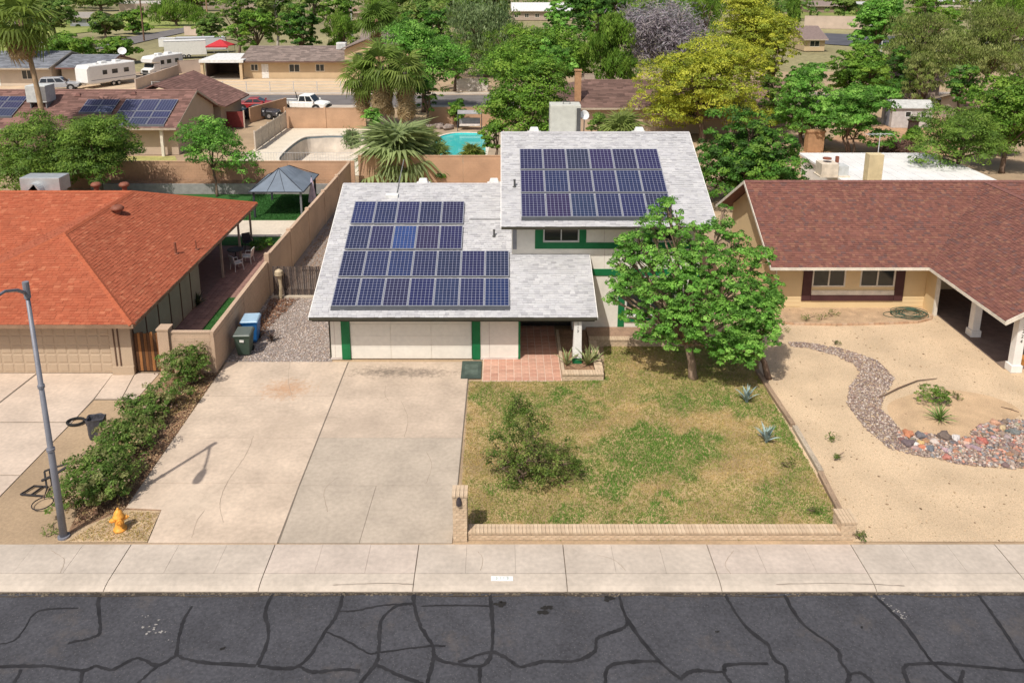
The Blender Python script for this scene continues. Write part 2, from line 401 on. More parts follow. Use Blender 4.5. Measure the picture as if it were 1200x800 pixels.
cracks = [
 [(122.5,693),(115,705),(117.5,736),(110,746),(80,753)], [(92,712),(45,716),(27,739),(15,751),(0,754)],
 [(-60,784),(0,781),(50,780),(97,785),(112,780),(132,784),(160,771),(185,779),(207,767)], [(225,710),(215,727),(209,750),(207,767)],
 [(207,767),(232,775),(300,780)], [(185,779),(160,802)], [(97,785),(94,802)], [(15,802),(25,784)],
 [(320,694),(311,717),(315,745),(302,779)], [(302,780),(350,780),(382,739),(396,717),(402,695)], [(350,780),(367,787),(400,784),(422,786)],
 [(382,740),(405,750),(432,765),(442,764)], [(397,716),(417,715),(450,709),(485,707)], [(485,707),(465,710),(447,727),(444,760),(440,777),(420,803)],
 [(486,694),(485,705),(492,732),(507,757),(507,775),(500,802)], [(494,710),(530,709),(575,710)], [(445,764),(500,757),(522,757)],
 [(442,779),(470,792),(500,803)], [(507,762),(517,774),(562,780),(576,764),(577,730),(574,695)], [(537,776),(575,764),(600,775)], [(562,780),(562,802)],
 [(600,775),(610,781),(637,775),(675,774),(697,762),(701,747),(730,736),(736,727)], [(725,696),(736,727),(770,772),(797,795)],
 [(709,802),(717,779),(770,774)], [(797,796),(812,786),(847,787),(852,779),(900,777)], [(847,787),(858,803)], [(849,696),(872,732),(900,755)],
 [(900,755),(907,772),(920,782),(922,802)], [(919,697),(940,730),(980,760),(985,775),(995,790),(992,803)], [(995,790),(1010,789),(1025,802)],
 [(1024,697),(1060,732),(1092,775),(1124,803)], [(1066,803),(1060,781),(1092,777),(1125,779),(1200,786),(1260,790)], [(1147,697),(1170,730),(1200,775),(1216,800)], [(1124,803),(1129,785)]]
def ribbon(b, pts, w, z, rr, sub=11):
    P = []
    for i in range(len(pts)-1):       # Catmull-Rom, then jitter
        p0 = Vector(pts[max(i-1,0)]); p1 = Vector(pts[i]); p2 = Vector(pts[i+1]); p3 = Vector(pts[min(i+2,len(pts)-1)])
        for k in range(sub):
            t = k/sub; P.append(.5*((2*p1)+(p2-p0)*t+(2*p0-5*p1+4*p2-p3)*t*t+(3*p1-p0-3*p2+p3)*t**3)+Vector((rr.uniform(-.012,.012), rr.uniform(-.012,.012))))
    P.append(Vector(pts[-1])); vs = []; 
    for i, p in enumerate(P):
        d = (P[min(i+1,len(P)-1)]-P[max(i-1,0)]).normalized(); n = Vector((-d.y, d.x)); ww = w*rr.uniform(.72, 1.22)*(.92+.16*math.sin(i*.31+len(pts)))/2
        vs += [(*(p-n*ww), z), (*(p+n*ww), z)]
    b.add(vs, [(2*i, 2*i+1, 2*i+3, 2*i+2) for i in range(len(P)-1)])
b = MB(); rr = random.Random(3)
for i, c in enumerate(cracks): ribbon(b, [G(x, y, RZ) for x, y in c], .10 if i not in (11, 12, 15, 16, 1) else .06, RZ+.004+i*.0004, rr)
b.obj('crack_sealant', M('tar', (.026,.025,.027), rough=.6, na=.3, ns2=20), road, 'stuff')
b = MB(); rr = random.Random(4)
ribbon(b, [(x, 18.585+rr.uniform(-.02,.02)) for x in np.arange(-18, 19, .8)], .10, RZ+.007, rr, 4); ribbon(b, [(x, 18.5+rr.uniform(-.05,.05)) for x in np.arange(-18, 19, 1.1)], .05, RZ+.0055, rr, 5)
b.obj('gutter_silt', M('silt', (.065,.052,.04), ns=3, na=.3, ns2=20, na2=.3), road, 'stuff')
b = MB()
for px, py, s_ in [(637,716,.17),(641,712,.1),(585,708,.13),(713,701,.12),(590,706,.07),(840,740,.05),(1010,735,.05),(260,760,.06)]:
    x, y = G(px, py, RZ)
    for k in range(5): ox, oy = rr.gauss(0, s_*.5), rr.gauss(0, s_*.35); b.face([(x+ox+math.cos(a*.628)*s_*rr.uniform(.3,.8), y+oy+math.sin(a*.628)*s_*.7*rr.uniform(.3,.8), RZ+.009+k*.0006) for a in range(10)])
b.obj('oil_spot', M('oil', (.022,.02,.018), rough=.5), road, 'stuff')
# paint spills and pale wear by the gutter
b = MB(); rr = random.Random(9)
for px, py, s, n in [(180,735,.3,9),(172,722,.12,4),(199,750,.1,4),(188,741,.2,6),(129,729,.05,1),(372,713,.06,2),(1058,722,.16,9),(1050,716,.16,8),(1035,702,.12,7),(1042,710,.12,6),(920,696,.08,4),(985,760,.05,2),(740,742,.04,2)]:
    x, y = G(px, py, RZ)
    for k in range(n):
        ox, oy = rr.gauss(0, s*.4), rr.gauss(0, s*.3); q = [(x+ox+math.cos(a*.785)*s*.16*rr.uniform(.3, 1.3), y+oy+math.sin(a*.785)*s*.12*rr.uniform(.3, 1.3)) for a in range(8)]
        b.face([(u, v, RZ+.02+k*.0005) for u, v in q])
b.obj('paint_spill', M('spill', (.33,.31,.29)), road, 'stuff')
b = MB()
for k in range(700):       # debris line along the gutter
    x = rr.uniform(-16, 16); y = 18.6-abs(rr.gauss(0, .045)); s = rr.uniform(.015, .05)
    b.hexa([(x-s,y-s*.6,RZ),(x+s,y-s*.5,RZ),(x+s*.8,y+s*.6,RZ),(x-s*.7,y+s*.5,RZ)], [(x-s*.5,y-s*.3,RZ+s*.6),(x+s*.5,y-s*.3,RZ+s*.5),(x+s*.4,y+s*.3,RZ+s*.7),(x-s*.4,y+s*.3,RZ+s*.5)])
b.obj('gutter_debris', M('debris', (.14,.115,.085), na=.4), road, 'stuff')

# concrete: sidewalk slabs and rolled kerb
def conc(name, c, st=.12): return M(name, c, ns=.8, na=st, ns2=7, na2=.09, bump=.2, bs=60, rough=.9)
CW = conc('sidewalk_concrete', (.50,.43,.36)); CK = conc('kerb_concrete', (.515,.445,.37)); CD = M('joint', (.2,.165,.13))
sw = structure('sidewalk', MB().face([(-40,18.6,-.09),(40,18.6,-.09),(40,19.2,-.035),(40,20.4,-.035),(-40,20.4,-.035),(-40,19.2,-.035)]).mesh('sidewalk', CD))
J = [-10.74+4.17*k for k in range(-3, 7)]
smats = [CW, conc('sidewalk_concrete_b', (.515,.435,.37)), conc('sidewalk_concrete_c', (.485,.42,.355))]
for i, x0 in enumerate(J):
    for k in range(3):
        a = x0+k*1.39+(.014 if k == 0 else .003); c = x0+(k+1)*1.39-(.014 if k == 2 else .003)
        z = RN.uniform(-.003, .003); bx(a, c, 19.225, 20.385, -.06, z).obj('slab', smats[i % 3], sw)
    a, c = x0+.012, x0+4.17-.012
    prof = [(18.62,-.098),(18.66,-.075),(18.78,-.03),(18.95,-.008),(19.21,-.002)]
    m = MB(); vs = [(x, y, z) for x in (a, c) for y, z in prof]+[(x, y, -.13) for x in (a, c) for y in (18.62, 19.21)]
    n = len(prof); m.add(vs, [(j, j+1, n+j+1, n+j) for j in range(n-1)]+[tuple(range(n))+(2*n+1, 2*n), tuple(range(2*n-1, n-1, -1))+(2*n+2, 2*n+3)])
    m.obj('kerb_section', [CK], sw)
# address painted on the kerb
px = G(588.3, 677.5, 0)
kn = E('kerb_number', 'small white painted address plate on the kerb in front of the brick wall', 'address plate', (px[0], px[1], 0))
bx(-.3, .3, -.09, .09, -.002, .003).obj('plate', M('paint_white', (.82,.82,.79), rough=.6), kn)
for i, ch in enumerate('3113'): o = link('digit', text_mesh(ch, .15), kn); o.location = (-.15+.1*i, 0, .004); o.data.materials.append(M('digit_grey', (.33,.40,.37)))

# lots: tan dirt everywhere at first, with the two pools cut out
def smooth_loop(P, n=6):
    out = []; k = len(P)
    for i in range(k):
        p0, p1, p2, p3 = (Vector(P[(i+j) % k]) for j in (-1, 0, 1, 2))
        for s in range(n): t_ = s/n; out.append(tuple(.5*((2*p1)+(p2-p0)*t_+(2*p0-5*p1+4*p2-p3)*t_*t_+(3*p1-p0-3*p2+p3)*t_**3)))
    return out
def deck_hole(name, outer, hole, z, mat, more=()):
    import bmesh
    bm = bmesh.new(); ed = []
    for L_ in (outer, hole, *more):
        vs = [bm.verts.new((x, y, z)) for x, y in L_]; ed += [bm.edges.new((vs[i], vs[(i+1) % len(vs)])) for i in range(len(vs))]
    bmesh.ops.triangle_fill(bm, edges=ed, use_beauty=True); me = bpy.data.meshes.new(name); bm.to_mesh(me); bm.free(); me.materials.append(mat); return structure(name, me)
el = smooth_loop([G(*q) for q in ((327,186),(352,163),(375,159),(400,158.5),(425,160),(436,168),(430,182),(395,188),(350,189))])
tl = smooth_loop([G(*q) for q in ((508,176),(513,162),(530,156.5),(552,156),(566,158),(569,170),(566,186),(545,191),(520,189))])
deck_hole('ground', [(-900,-60),(900,-60),(900,2500),(-900,2500)], el, -.16, GROUND_M, [tl])
deck_hole('lots', [(-120,20.4),(120,20.4),(120,128),(-120,128)], el, -.03, dirt, [tl])
def slabs(parent, name, polys, mat, th=.1, z=.012):
    for p in polys: MB().prism([tuple(q) for q in p], z-th, z).obj(name, mat, parent)
def inset(p, d):
    c = Vector((sum(q[0] for q in p)/len(p), sum(q[1] for q in p)/len(p))); return [tuple(Vector(q)+(c-Vector(q)).normalized()*d) for q in p]
def stain(m, at, rad, col, amt=.6, sx=1., sy=1.):     # a soft oil or rust mark soaked into the concrete
    t = m.node_tree; N = t.nodes; L = t.links; b = N['Principled BSDF']; src = b.inputs['Base Color'].links[0].from_socket
    g = N.new('ShaderNodeNewGeometry'); mp = N.new('ShaderNodeVectorMath'); mp.operation = 'SUBTRACT'; mp.inputs[1].default_value = (*at, 0); L.new(g.outputs['Position'], mp.inputs[0])
    sc = N.new('ShaderNodeVectorMath'); sc.operation = 'MULTIPLY'; sc.inputs[1].default_value = (1/(rad*sx), 1/(rad*sy), 0); L.new(mp.outputs[0], sc.inputs[0])
    ln = N.new('ShaderNodeVectorMath'); ln.operation = 'LENGTH'; L.new(sc.outputs[0], ln.inputs[0])
    n = N.new('ShaderNodeTexNoise'); n.inputs['Scale'].default_value = 4.5/rad; n.inputs['Detail'].default_value = 6; n.inputs['Roughness'].default_value = .7; L.new(g.outputs['Position'], n.inputs['Vector'])
    ad = N.new('ShaderNodeMath'); ad.operation = 'MULTIPLY_ADD'; ad.inputs[1].default_value = 3.6; L.new(n.outputs[0], ad.inputs[0]); L.new(ln.outputs['Value'], ad.inputs[2])
    r = N.new('ShaderNodeMapRange'); r.inputs[1].default_value = 2.9; r.inputs[2].default_value = 1.8; r.inputs[4].default_value = amt; L.new(ad.outputs[0], r.inputs[0])
    mx = N.new('ShaderNodeMix'); mx.data_type = 'RGBA'; mx.inputs['B'].default_value = (*col, 1); L.new(r.outputs[0], mx.inputs['Factor']); L.new(src, mx.inputs['A']); L.new(mx.outputs['Result'], b.inputs['Base Color'])
dl = conc('drive_tan', (.55,.44,.34), .15); dr = conc('drive_pink', (.505,.405,.315), .15); dg = conc('drive_grey', (.445,.375,.30), .11)
stain(dl, G(335,456), .9, (.46,.22,.09), .6, 1.2, .9); stain(dl, G(330,500), 1.5, (.42,.33,.25), .4); stain(dl, G(225,590), 1.2, (.66,.54,.42), .6)
stain(dr, G(452,436), 1.0, (.15,.125,.10), .8, 1.5, .5); stain(dr, G(500,437), .9, (.16,.13,.105), .75, 1.3, .5); stain(dr, G(415,505), 1.2, (.45,.36,.28), .4)
drv = structure('driveway', MB().face([(x, y, .001) for x, y in gpoly((173,636),(189,597),(147,595),(267,424),(551,424),(530,636))]).mesh('driveway', CD))
def lx(r, a, b): (x0, y0), (x1, y1) = a, b; return x0+(x1-x0)*(r-y0)/(y1-y0)
Ledge = ((147,595),(266,424)); Mid = ((325,633),(408,424)); Red = ((530,634),(550,424))
rows = [424, 464, 513, 566]
for i in range(3):
    a, c = rows[i], rows[i+1]
    slabs(drv, 'slab', [inset(gpoly((lx(c,*Ledge),c),(lx(c,*Mid),c),(lx(a,*Mid),a),(lx(a,*Ledge),a)), .014)], dl)
slabs(drv, 'slab', [inset(gpoly((173,636.2),(325,636.2),(lx(566,*Mid),566),(lx(566,*Ledge),566),(147,595),(189,597)), .014)], dl)
slabs(drv, 'slab', [inset(gpoly((lx(513,*Mid)+1,513),(lx(513,*Red),513),(550,424),(409,424)), .01)], dr)
slabs(drv, 'slab', [inset(gpoly((lx(569,*Mid)+1,569),(lx(569,*Red),569),(lx(513,*Red),513),(lx(513,*Mid)+1,513)), .01)], dg)
slabs(drv, 'slab', [inset(gpoly((327,636.2),(421,636.2),(441,569),(lx(569,*Mid)+1,569)), .01), inset(gpoly((421,636.2),(530,636.2),(lx(569,*Red),569),(441,569)), .01)], dg)
b = MB(); rr = random.Random(12)
for c in [[(297,511),(290,530),(276,551),(265,568),(258,590),(262,612)],[(452,452),(451,462),(455,470)],[(340,424),(338,445),(342,464)],[(500,566),(506,545),(500,530)],[(225,630),(231,610),(240,598)],[(395,560),(380,575),(384,600)],[(470,470),(478,490),(474,512)]]: ribbon(b, [G(x, y) for x, y in c], .016, .0165, rr, 8)
b.obj('hairline_crack', M('crack_dark', (.33,.26,.20)), drv, 'stuff')
b = MB()
for c in [[(560,646),(566,655),(563,668)],[(700,650),(720,656),(733,668)],[(390,685),(440,683),(485,684)],[(910,684),(990,683),(1060,686)],[(60,645),(75,655),(71,671)],[(860,645),(850,660),(856,672)]]: ribbon(b, [G(x, y) for x, y in c], .014, .0055, rr, 8)
b.obj('hairline_crack', M('crack_dark'), sw, 'stuff')
# neighbour's driveway on the left
nd = structure('left_driveway', MB().face([(x, y, -.02) for x, y in gpoly((-160,436),(188,436),(158,468),(110,468),(-2,583),(-160,633),(-420,633))]).mesh('left_driveway', CD))
ndm = conc('left_concrete', (.56,.455,.365), .12)
E1 = ((110,468),(-2,583)); SP = ((46,445),(-12,482))
slabs(nd, 'slab', [inset(q, .012) for q in (gpoly((45,437),(133,437),(110,467),(lx(494,*E1),494),(-28,494)), gpoly((-300,437),(43,437),(-30,494),(-390,494)),
   gpoly((-390,495),(lx(495,*E1),495),(lx(556,*E1),556),(-460,556)), gpoly((-460,557),(lx(557,*E1),557),(-2,583),(-90,633),(-560,633)),
   gpoly((133,437),(158,437),(142,467),(111,467)), gpoly((159,437),(187,437),(160,467),(143,467)))], ndm, .1, .0)

# --- lawn: soil sheet, then real grass blades whose colour follows green and dried patches
lawn_poly = gpoly((550,447),(660,447),(708,444),(708,398),(890,398),(888,440),(985,606),(975,632),(545,632),(538,615))
structure('lawn', MB().face([(x, y, .004) for x, y in lawn_poly]).mesh('lawn', M('lawn_soil', (.40,.29,.15), ns=.8, na=.25, ns2=20, na2=.2, bump=.4, rough=1)))
def lawn_mix(P):
    P0 = P; P = P+.32*np.column_stack([np.sin(P[:,1]*2.3+1.7*np.sin(P[:,0]*1.1))+.6*np.sin(P[:,1]*5.9+P[:,0]*3.7), np.sin(P[:,0]*2.1+1.3*np.sin(P[:,1]*1.7))+.6*np.sin(P[:,0]*6.3-P[:,1]*2.9)])
    g = np.full(len(P), .30)
    for px, py, rx, ry, a in [(772,527,2.2,1.5,1.0),(600,470,1.4,1.0,.6),(580,560,.8,.8,.5),(740,560,1.0,1.0,.8),(700,560,1.2,1.2,.5),(640,470,2.3,.8,.5),(590,490,1.1,2.0,.5),(655,485,1.2,.8,.5),(880,475,1.7,.7,.75),(930,500,1.0,1.6,.75),(800,588,.7,.25,.7),(830,585,.45,.3,.4),(690,610,3.2,.4,.6),(850,608,2.4,.3,.5),(930,600,1.2,.5,.6),(800,470,2.0,.6,.5),(740,455,1.2,.9,.4),(870,458,2.0,.8,.45),(760,415,3,2,.38),(665,445,1.5,.3,.5),(905,480,1.1,.5,.5),(735,600,.9,.5,.65),(905,575,.5,.4,.5)]:
        x, y = G(px, py); d = ((P[:,0]-x)/rx)**2+((P[:,1]-y)/ry)**2; g = np.maximum(g, a*np.clip(1.6-d, 0, 1))
    for px, py, rx, ry in [(735,480,1.4,.45),(690,467,1.0,.3),(820,495,1.6,.6),(850,550,1.5,.8),(560,560,.7,1.6),(760,575,.8,.5),(548,500,.35,3)]:
        x, y = G(px, py); d = ((P[:,0]-x)/rx)**2+((P[:,1]-y)/ry)**2; g -= .45*np.clip(1.3-d, 0, 1)
    X, Y = P[:,0], P[:,1]; o = np.zeros(len(P))
    for k in range(14): r_ = np.random.default_rng(700+k); f_ = 1.1*1.35**(k % 7); a = r_.uniform(0, 6.28); o += np.sin((X*np.cos(a)+Y*np.sin(a))*f_+r_.uniform(0, 6.28))/1.12**k
    return g+.085*o
def blades(poly, n, mixf, h, w, green, dry, seed, name='grass', label='patchy half dried grass of the front lawn', z=.0):
    r = np.random.default_rng(seed); P = grid_pts(poly, n, r); n = len(P); k = 3
    clump = np.sin(P[:,0]*5.1+np.sin(P[:,1]*3.3)*2)*np.sin(P[:,1]*4.7+np.sin(P[:,0]*2.9)*2)*.5+.5
    g = mixf(P)+.15*(clump-.5)+r.normal(0, .08, n)
    pick = np.clip(g*1.25, 0, 1)[:, None]
    P = np.repeat(P, k, 0); m = len(P); a = r.uniform(0, 6.28, m); le = r.uniform(.15, .9, m)
    hh = h*r.uniform(.4, 1.3, m)*np.repeat(.7+.6*np.clip(g, 0, 1), k)
    B = np.column_stack([P+r.normal(0, .025, (m, 2)), np.full(m, z)]); s = np.column_stack([-np.sin(a), np.cos(a), np.zeros(m)])*w*.5
    tip = B+np.column_stack([np.cos(a)*hh*le, np.sin(a)*hh*le, hh])
    V = np.stack([B-s, B+s, tip], 1).reshape(-1, 3); F = np.arange(m*3).reshape(m, 3)
    green = np.array(green); dry = np.array(dry)
    c = dry[r.integers(0, len(dry), n)]*(1-pick)+green[r.integers(0, len(green), n)]*pick
    c = np.repeat(c*(1+r.uniform(-.2, .2, (n, 1))), k*3, 0)
    o = link(name, npmesh(name, V, F, M('grass_blade', attr=True, rough=.8, na=0, na2=0, trans=.3), c), None, 'stuff'); o['label'] = label; return o
GREEN = [(.14,.29,.04),(.18,.32,.055),(.12,.25,.035)]; DRY = [(.56,.42,.15),(.48,.35,.14),(.42,.29,.13),(.33,.33,.085),(.62,.48,.20)]
blades(lawn_poly, 85000, lawn_mix, .06, .021, GREEN, DRY, 5)
# pale dry fringe along the drive
structure('right_yard', MB().face([(x, y, -.008) for x, y in gpoly((900,352),(1420,352),(1560,634),(1000,634),(888,440))]).mesh('right_yard', M('granite', (.585,.44,.29), ns=.5, na=.13, ns2=26, na2=.2, bump=.6, bs=70, rough=1)))

def pebbles(name, label, poly, n, smin, smax, cols, seed, z=0, flat=.6, parent=None, pts=None, mound=0):
    r = np.random.default_rng(seed); P = grid_pts(poly, n, r) if pts is None else pts; n = len(P)
    s = r.uniform(0, 1, n)**2*(smax-smin)+smin; th = r.uniform(0, 6.28, n)
    base = np.array([[1,0,0],[.31,.95,0],[-.81,.59,0],[-.81,-.59,0],[.31,-.95,0],[0,0,1],[0,0,-1]], float)
    jit = 1+r.uniform(-.28, .28, (n, 7, 1)); v = base[None]*jit*s[:, None, None]; v[:, :, 2] *= flat
    c, si = np.cos(th)[:, None], np.sin(th)[:, None]; x = v[:, :, 0]*c-v[:, :, 1]*si; y = v[:, :, 0]*si+v[:, :, 1]*c
    zz = z+s*flat*.35+(mound*r.random(n))
    V = np.stack([x+P[:, 0:1], y+P[:, 1:2], v[:, :, 2]+zz[:, None]], 2).reshape(-1, 3)
    f = np.array([[i, (i+1) % 5, 5] for i in range(5)]+[[(i+1) % 5, i, 6] for i in range(5)])
    F = (f[None]+np.arange(n)[:, None, None]*7).reshape(-1, 3)
    cols = np.array(cols); cc = np.repeat(cols[r.integers(0, len(cols), n)]*(1+r.uniform(-.22, .22, (n, 1))), 7, 0)
    o = link(name, npmesh(name, V, F, M('stone', attr=True, na=.0, na2=.1, rough=.9), cc), parent, 'stuff'); o['label'] = label; return o
TAN = [(.60,.44,.27),(.52,.38,.23),(.66,.50,.32),(.42,.30,.19)]
pebbles('granite_chips', 'fine tan granite chips covering the right hand yard', gpoly((905,352),(1230,352),(1230,634),(1000,634),(890,440)), 9000, .009, .024, TAN, 21, -.006)
pebbles('yard_litter', 'scattered twigs and dark pebbles on the tan yard', gpoly((905,352),(1230,352),(1230,634),(1000,634),(890,440)), 420, .015, .05, [(.30,.21,.13),(.22,.15,.09),(.40,.28,.17)], 24, -.004, flat=.4)
GRV = [(.40,.35,.32),(.50,.43,.39),(.30,.25,.24),(.46,.36,.29),(.56,.50,.46),(.36,.27,.22)]
structure('gravel_bed', MB().face([(x, y, -.004) for x, y in gpoly((258,424),(389,424),(392,350),(420,215),(416,212),(312,345))]).mesh('gravel_bed', M('gravel_base', (.30,.25,.215), ns2=30, na2=.35, bump=.8, bs=60)))
pebbles('gravel', 'grey and rust crushed gravel beside the garage', gpoly((266,424),(388,424),(392,352),(330,342),(312,350)), 11000, .018, .05, GRV, 22, 0)
pebbles('gravel', 'brown gravel strip running back between the wall and the house', gpoly((330,340),(400,320),(424,215),(418,213)), 2500, .02, .06, [(.34,.22,.15),(.42,.30,.21),(.26,.18,.13)], 23, 0)
# leaf mulch in the hedge bed
structure('hedge_bed', MB().face([(x, y, -.006) for x, y in gpoly((75,632),(172,633),(189,597),(147,595),(262,427),(205,440),(186,452),(158,470))]).mesh('hedge_bed', M('mulch', (.27,.165,.10), ns=2, na=.3, ns2=18, na2=.35, bump=.8)))
rg = np.random.default_rng(31); P = grid_pts(gpoly((85,615),(148,597),(146,594),(262,427),(215,440),(150,500)), 6500, rg)
V, F, C = leaf_cloud(np.column_stack([P, np.full(len(P), .02)]), np.tile([0, 0, 1.], (len(P), 1)), 2, .04, .075, [(.33,.19,.11),(.24,.13,.075),(.42,.28,.17),(.16,.09,.06),(.5,.36,.2)], rg, .2)
V[:, 2] = np.maximum(V[:, 2], .0); o = link('leaf_litter', npmesh('leaf_litter', V, F, M('litter', attr=True, na=0, na2=0), C), None, 'stuff'); o['label'] = 'dry brown leaf litter under the hedge'
sheet('straw_patch', gpoly((66,635),(172,635),(188,598),(146,597),(95,618)), -.003, M('straw', (.47,.345,.215), ns=2, na=.2, ns2=16, na2=.25, bump=.5))
blades(gpoly((82,633),(172,633),(186,600),(135,600)), 1100, lambda P: np.full(len(P), -.3), .05, .02, GREEN, DRY, 33, label='dry straw grass round the orange hydrant')
# ------------------------------------------------------------------ the white house with solar panels
SH = M('shingle', attr=True, ns=.9, na=.07, ns2=55, na2=.1, bump=.25, bs=150, rough=.95)
WHITE = M('white_siding', (.78,.74,.66), ns=.8, na=.05, ns2=6, na2=.04, rough=.7)
WHITE2 = M('white_trim', (.80,.78,.74), ns=2, na=.05, rough=.6)
GRN = M('green_trim', (.012,.16,.055), ns=3, na=.12, rough=.55)
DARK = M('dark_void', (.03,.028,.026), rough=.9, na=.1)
FASC = M('dark_fascia', (.055,.05,.035), rough=.7)
GLASS = M('window_glass', (.025,.03,.03), rough=.06, na=0, na2=0, spec=.6)
ALU = M('aluminium', (.62,.62,.62), rough=.4, na=.05, metal=.3)
SCOL = [(.49,.487,.497),(.515,.51,.515),(.465,.46,.475),(.405,.40,.415)]
SW_ = [.42,.28,.2,.1]
Hs = E('white_house', 'white two storey house with green trim and pale shingle roofs', 'house', (0, 36, 0), world=True)
LY0, LZ0, LT = 30.94, 2.34, .401; LYR = 39.36; LZR = LZ0+LT*(LYR-LY0); LX0, LX1 = -7.87, 3.9
zl = lambda y: LZ0+LT*(y-LY0)
r1 = MB(); A = [(LX0,LY0,zl(LY0)),(.45,LY0,zl(LY0)),(.45,LYR,LZR),(LX0,LYR,LZR)]; B = [(.45,LY0,zl(LY0)),(LX1,LY0,zl(LY0)),(LX1,34.49,zl(34.49)),(.45,34.49,zl(34.49))]
r1.slab([(LX0,LY0,zl(LY0)),(LX1,LY0,zl(LY0)),(LX1,34.49,zl(34.49)),(.45,34.49,zl(34.49)),(.45,LYR,LZR),(LX0,LYR,LZR)], .1)
r1.slab([(LX0,LYR,LZR-.002),(.45,LYR,LZR-.002),(.45,47.2,LZR-LT*(47.2-LYR)),(LX0,47.2,LZR-LT*(47.2-LYR))], .1)
ro = r1.obj('roof', M('roof_deck', (.5,.5,.5)), Hs)
shingles([A[0],B[1],(LX1,34.49,zl(34.49)),(LX0,34.49,zl(34.49))], SCOL, SH, ro, weights=SW_, th=(.008,.034), wid=(.14,.3), expo=.135, jit=.06)
shingles([(LX0,34.46,zl(34.46)),(.45,34.46,zl(34.46)),A[2],A[3]], SCOL, SH, ro, weights=SW_, th=(.008,.034), wid=(.14,.3), expo=.135, jit=.06)
c = MB(); 
for i in range(28): c.slab([(LX0+i*.3,LYR-.14,LZR-.03+.012*(i%2)),(LX0+i*.3+.32,LYR-.14,LZR-.03),(LX0+i*.3+.32,LYR,LZR+.035),(LX0+i*.3,LYR,LZR+.035)], .012)
c.obj('ridge_cap', M('ridge_grey', (.44,.43,.44)), ro, 'stuff')
f = MB(); f.box(LX0,LX1,LY0-.035,LY0-.003,LZ0-.13,LZ0-.005); f.obj('fascia', FASC, Hs)
f = MB(); f.slab([(LX0-.03,LY0,LZ0-.0),(LX0-.003,LY0,LZ0-.0),(LX0-.003,LYR,LZR),(LX0-.03,LYR,LZR)], .13); f.obj('rake_board', WHITE2, Hs); f = MB(); f.slab([(LX1+.003,LY0,LZ0),(LX1+.03,LY0,LZ0),(LX1+.03,34.48,zl(34.48)),(LX1+.003,34.48,zl(34.48))], .13); f.obj('rake_board', WHITE2, Hs)
# lower walls: front wall of the garage with door, end wall, porch
GY = 31.84; gx = lambda p: XY(p, GY, .3)
x_l, x_r = -7.26, .76
w = MB(); zt = zl(GY)-.1
w.box(x_l,gx(403),GY,GY+.15,0,zt); w.box(gx(561),x_r,GY,GY+.15,0,zt); w.box(gx(403),gx(561),GY+.02,GY+.15,2.15,zt)
w.add([(x_l,GY+.15,0),(x_l,46.9,0),(x_l,46.9,zl(31.8)-.1),(x_l,LYR,LZR-.12),(x_l,GY+.15,zt),(x_l+.15,GY+.15,0),(x_l+.15,46.9,0),(x_l+.15,46.9,zl(31.8)-.1),(x_l+.15,LYR,LZR-.12),(x_l+.15,GY+.15,zt)], [(0,4,3,2,1),(5,6,7,8,9),(0,1,6,5),(1,2,7,6),(2,3,8,7),(3,4,9,8),(4,0,5,9)])
w.box(x_r-.15,x_r,GY+.15,36.6,0,zl(GY+.2)-.1); w.box(x_l+.15,.3,46.75,46.9,0,2.5); w.obj('wall', WHITE, Hs)
d = MB(); d.box(gx(411),gx(553),GY+.06,GY+.08,0.01,2.15); gd = d.obj('garage_door', WHITE, Hs)
xa, xb = gx(411), gx(553)
for i in range(4):
    for k in range(3): bx(xa+(xb-xa)*k/3+.012, xa+(xb-xa)*(k+1)/3-.012, GY+.035, GY+.062, .02+i*.53+.004, .02+(i+1)*.53-.004).obj('panel', WHITE, gd)
for p0, p1 in ((401,411),(553.5,563)): bx(gx(p0), gx(p1), GY-.03, GY+.06, .02, zt-.001).obj('trim_board', GRN, Hs)
bx(x_r-.06, x_r+.02, GY-.012, GY-.001, .02, zt-.001).obj('trim_board', GRN, Hs)
bx(x_l-.03, x_l+.03, GY-.012, GY-.001, .02, zt-.002).obj('trim_board', FASC, Hs)
m = MB()
for p in (393,): bx(gx(p)-.012, gx(p)+.012, GY-.008, GY-.001, .11, zt-.01).obj('batten', M('warm_trim', (.62,.55,.5)), Hs)
bx(gx(573.5)-.012, gx(573.5)+.012, GY-.008, GY-.001, .11, zt-.01).obj('batten', M('warm_trim'), Hs)
for a, c in ((x_l,gx(401)),(gx(563),x_r-.07)): bx(a,c,GY-.02,GY-.0015,0,.1).obj('base_board', M('warm_trim'), Hs)
# porch
w = MB(); w.box(x_r+.0,3.33,36.45,36.6,.02,3.9); w.obj('porch_wall', M('porch_wall', (.42,.33,.26)), Hs)
dr_ = bx(1.5,2.45,36.38,36.44,.02,2.1).obj('front_door', M('door_brown', (.16,.06,.03), rough=.5), Hs); bx(2.33,2.37,36.33,36.375,1.0,1.08).obj('handle', ALU, dr_)
bx(LX0+.1,LX1-.1,LY0+.02,LY0+.12,LZ0-.2,LZ0-.11).obj('porch_beam', FASC, Hs)
cy0 = 31.25; cx0 = XY(676.5, cy0, 1.2); colm = E('porch_column', 'white square porch post with green foot beside the planter', 'post', (cx0, cy0, 0), world=True)
MB().hexa([(cx0-.17,cy0-.17,.78),(cx0+.17,cy0-.17,.78),(cx0+.17,cy0+.17,.78),(cx0-.17,cy0+.17,.78)],[(cx0-.145,cy0-.145,zl(cy0)-.1),(cx0+.145,cy0-.145,zl(cy0)-.1),(cx0+.145,cy0+.145,zl(cy0)-.1),(cx0-.145,cy0+.145,zl(cy0)-.1)]).obj('shaft', WHITE2, colm)
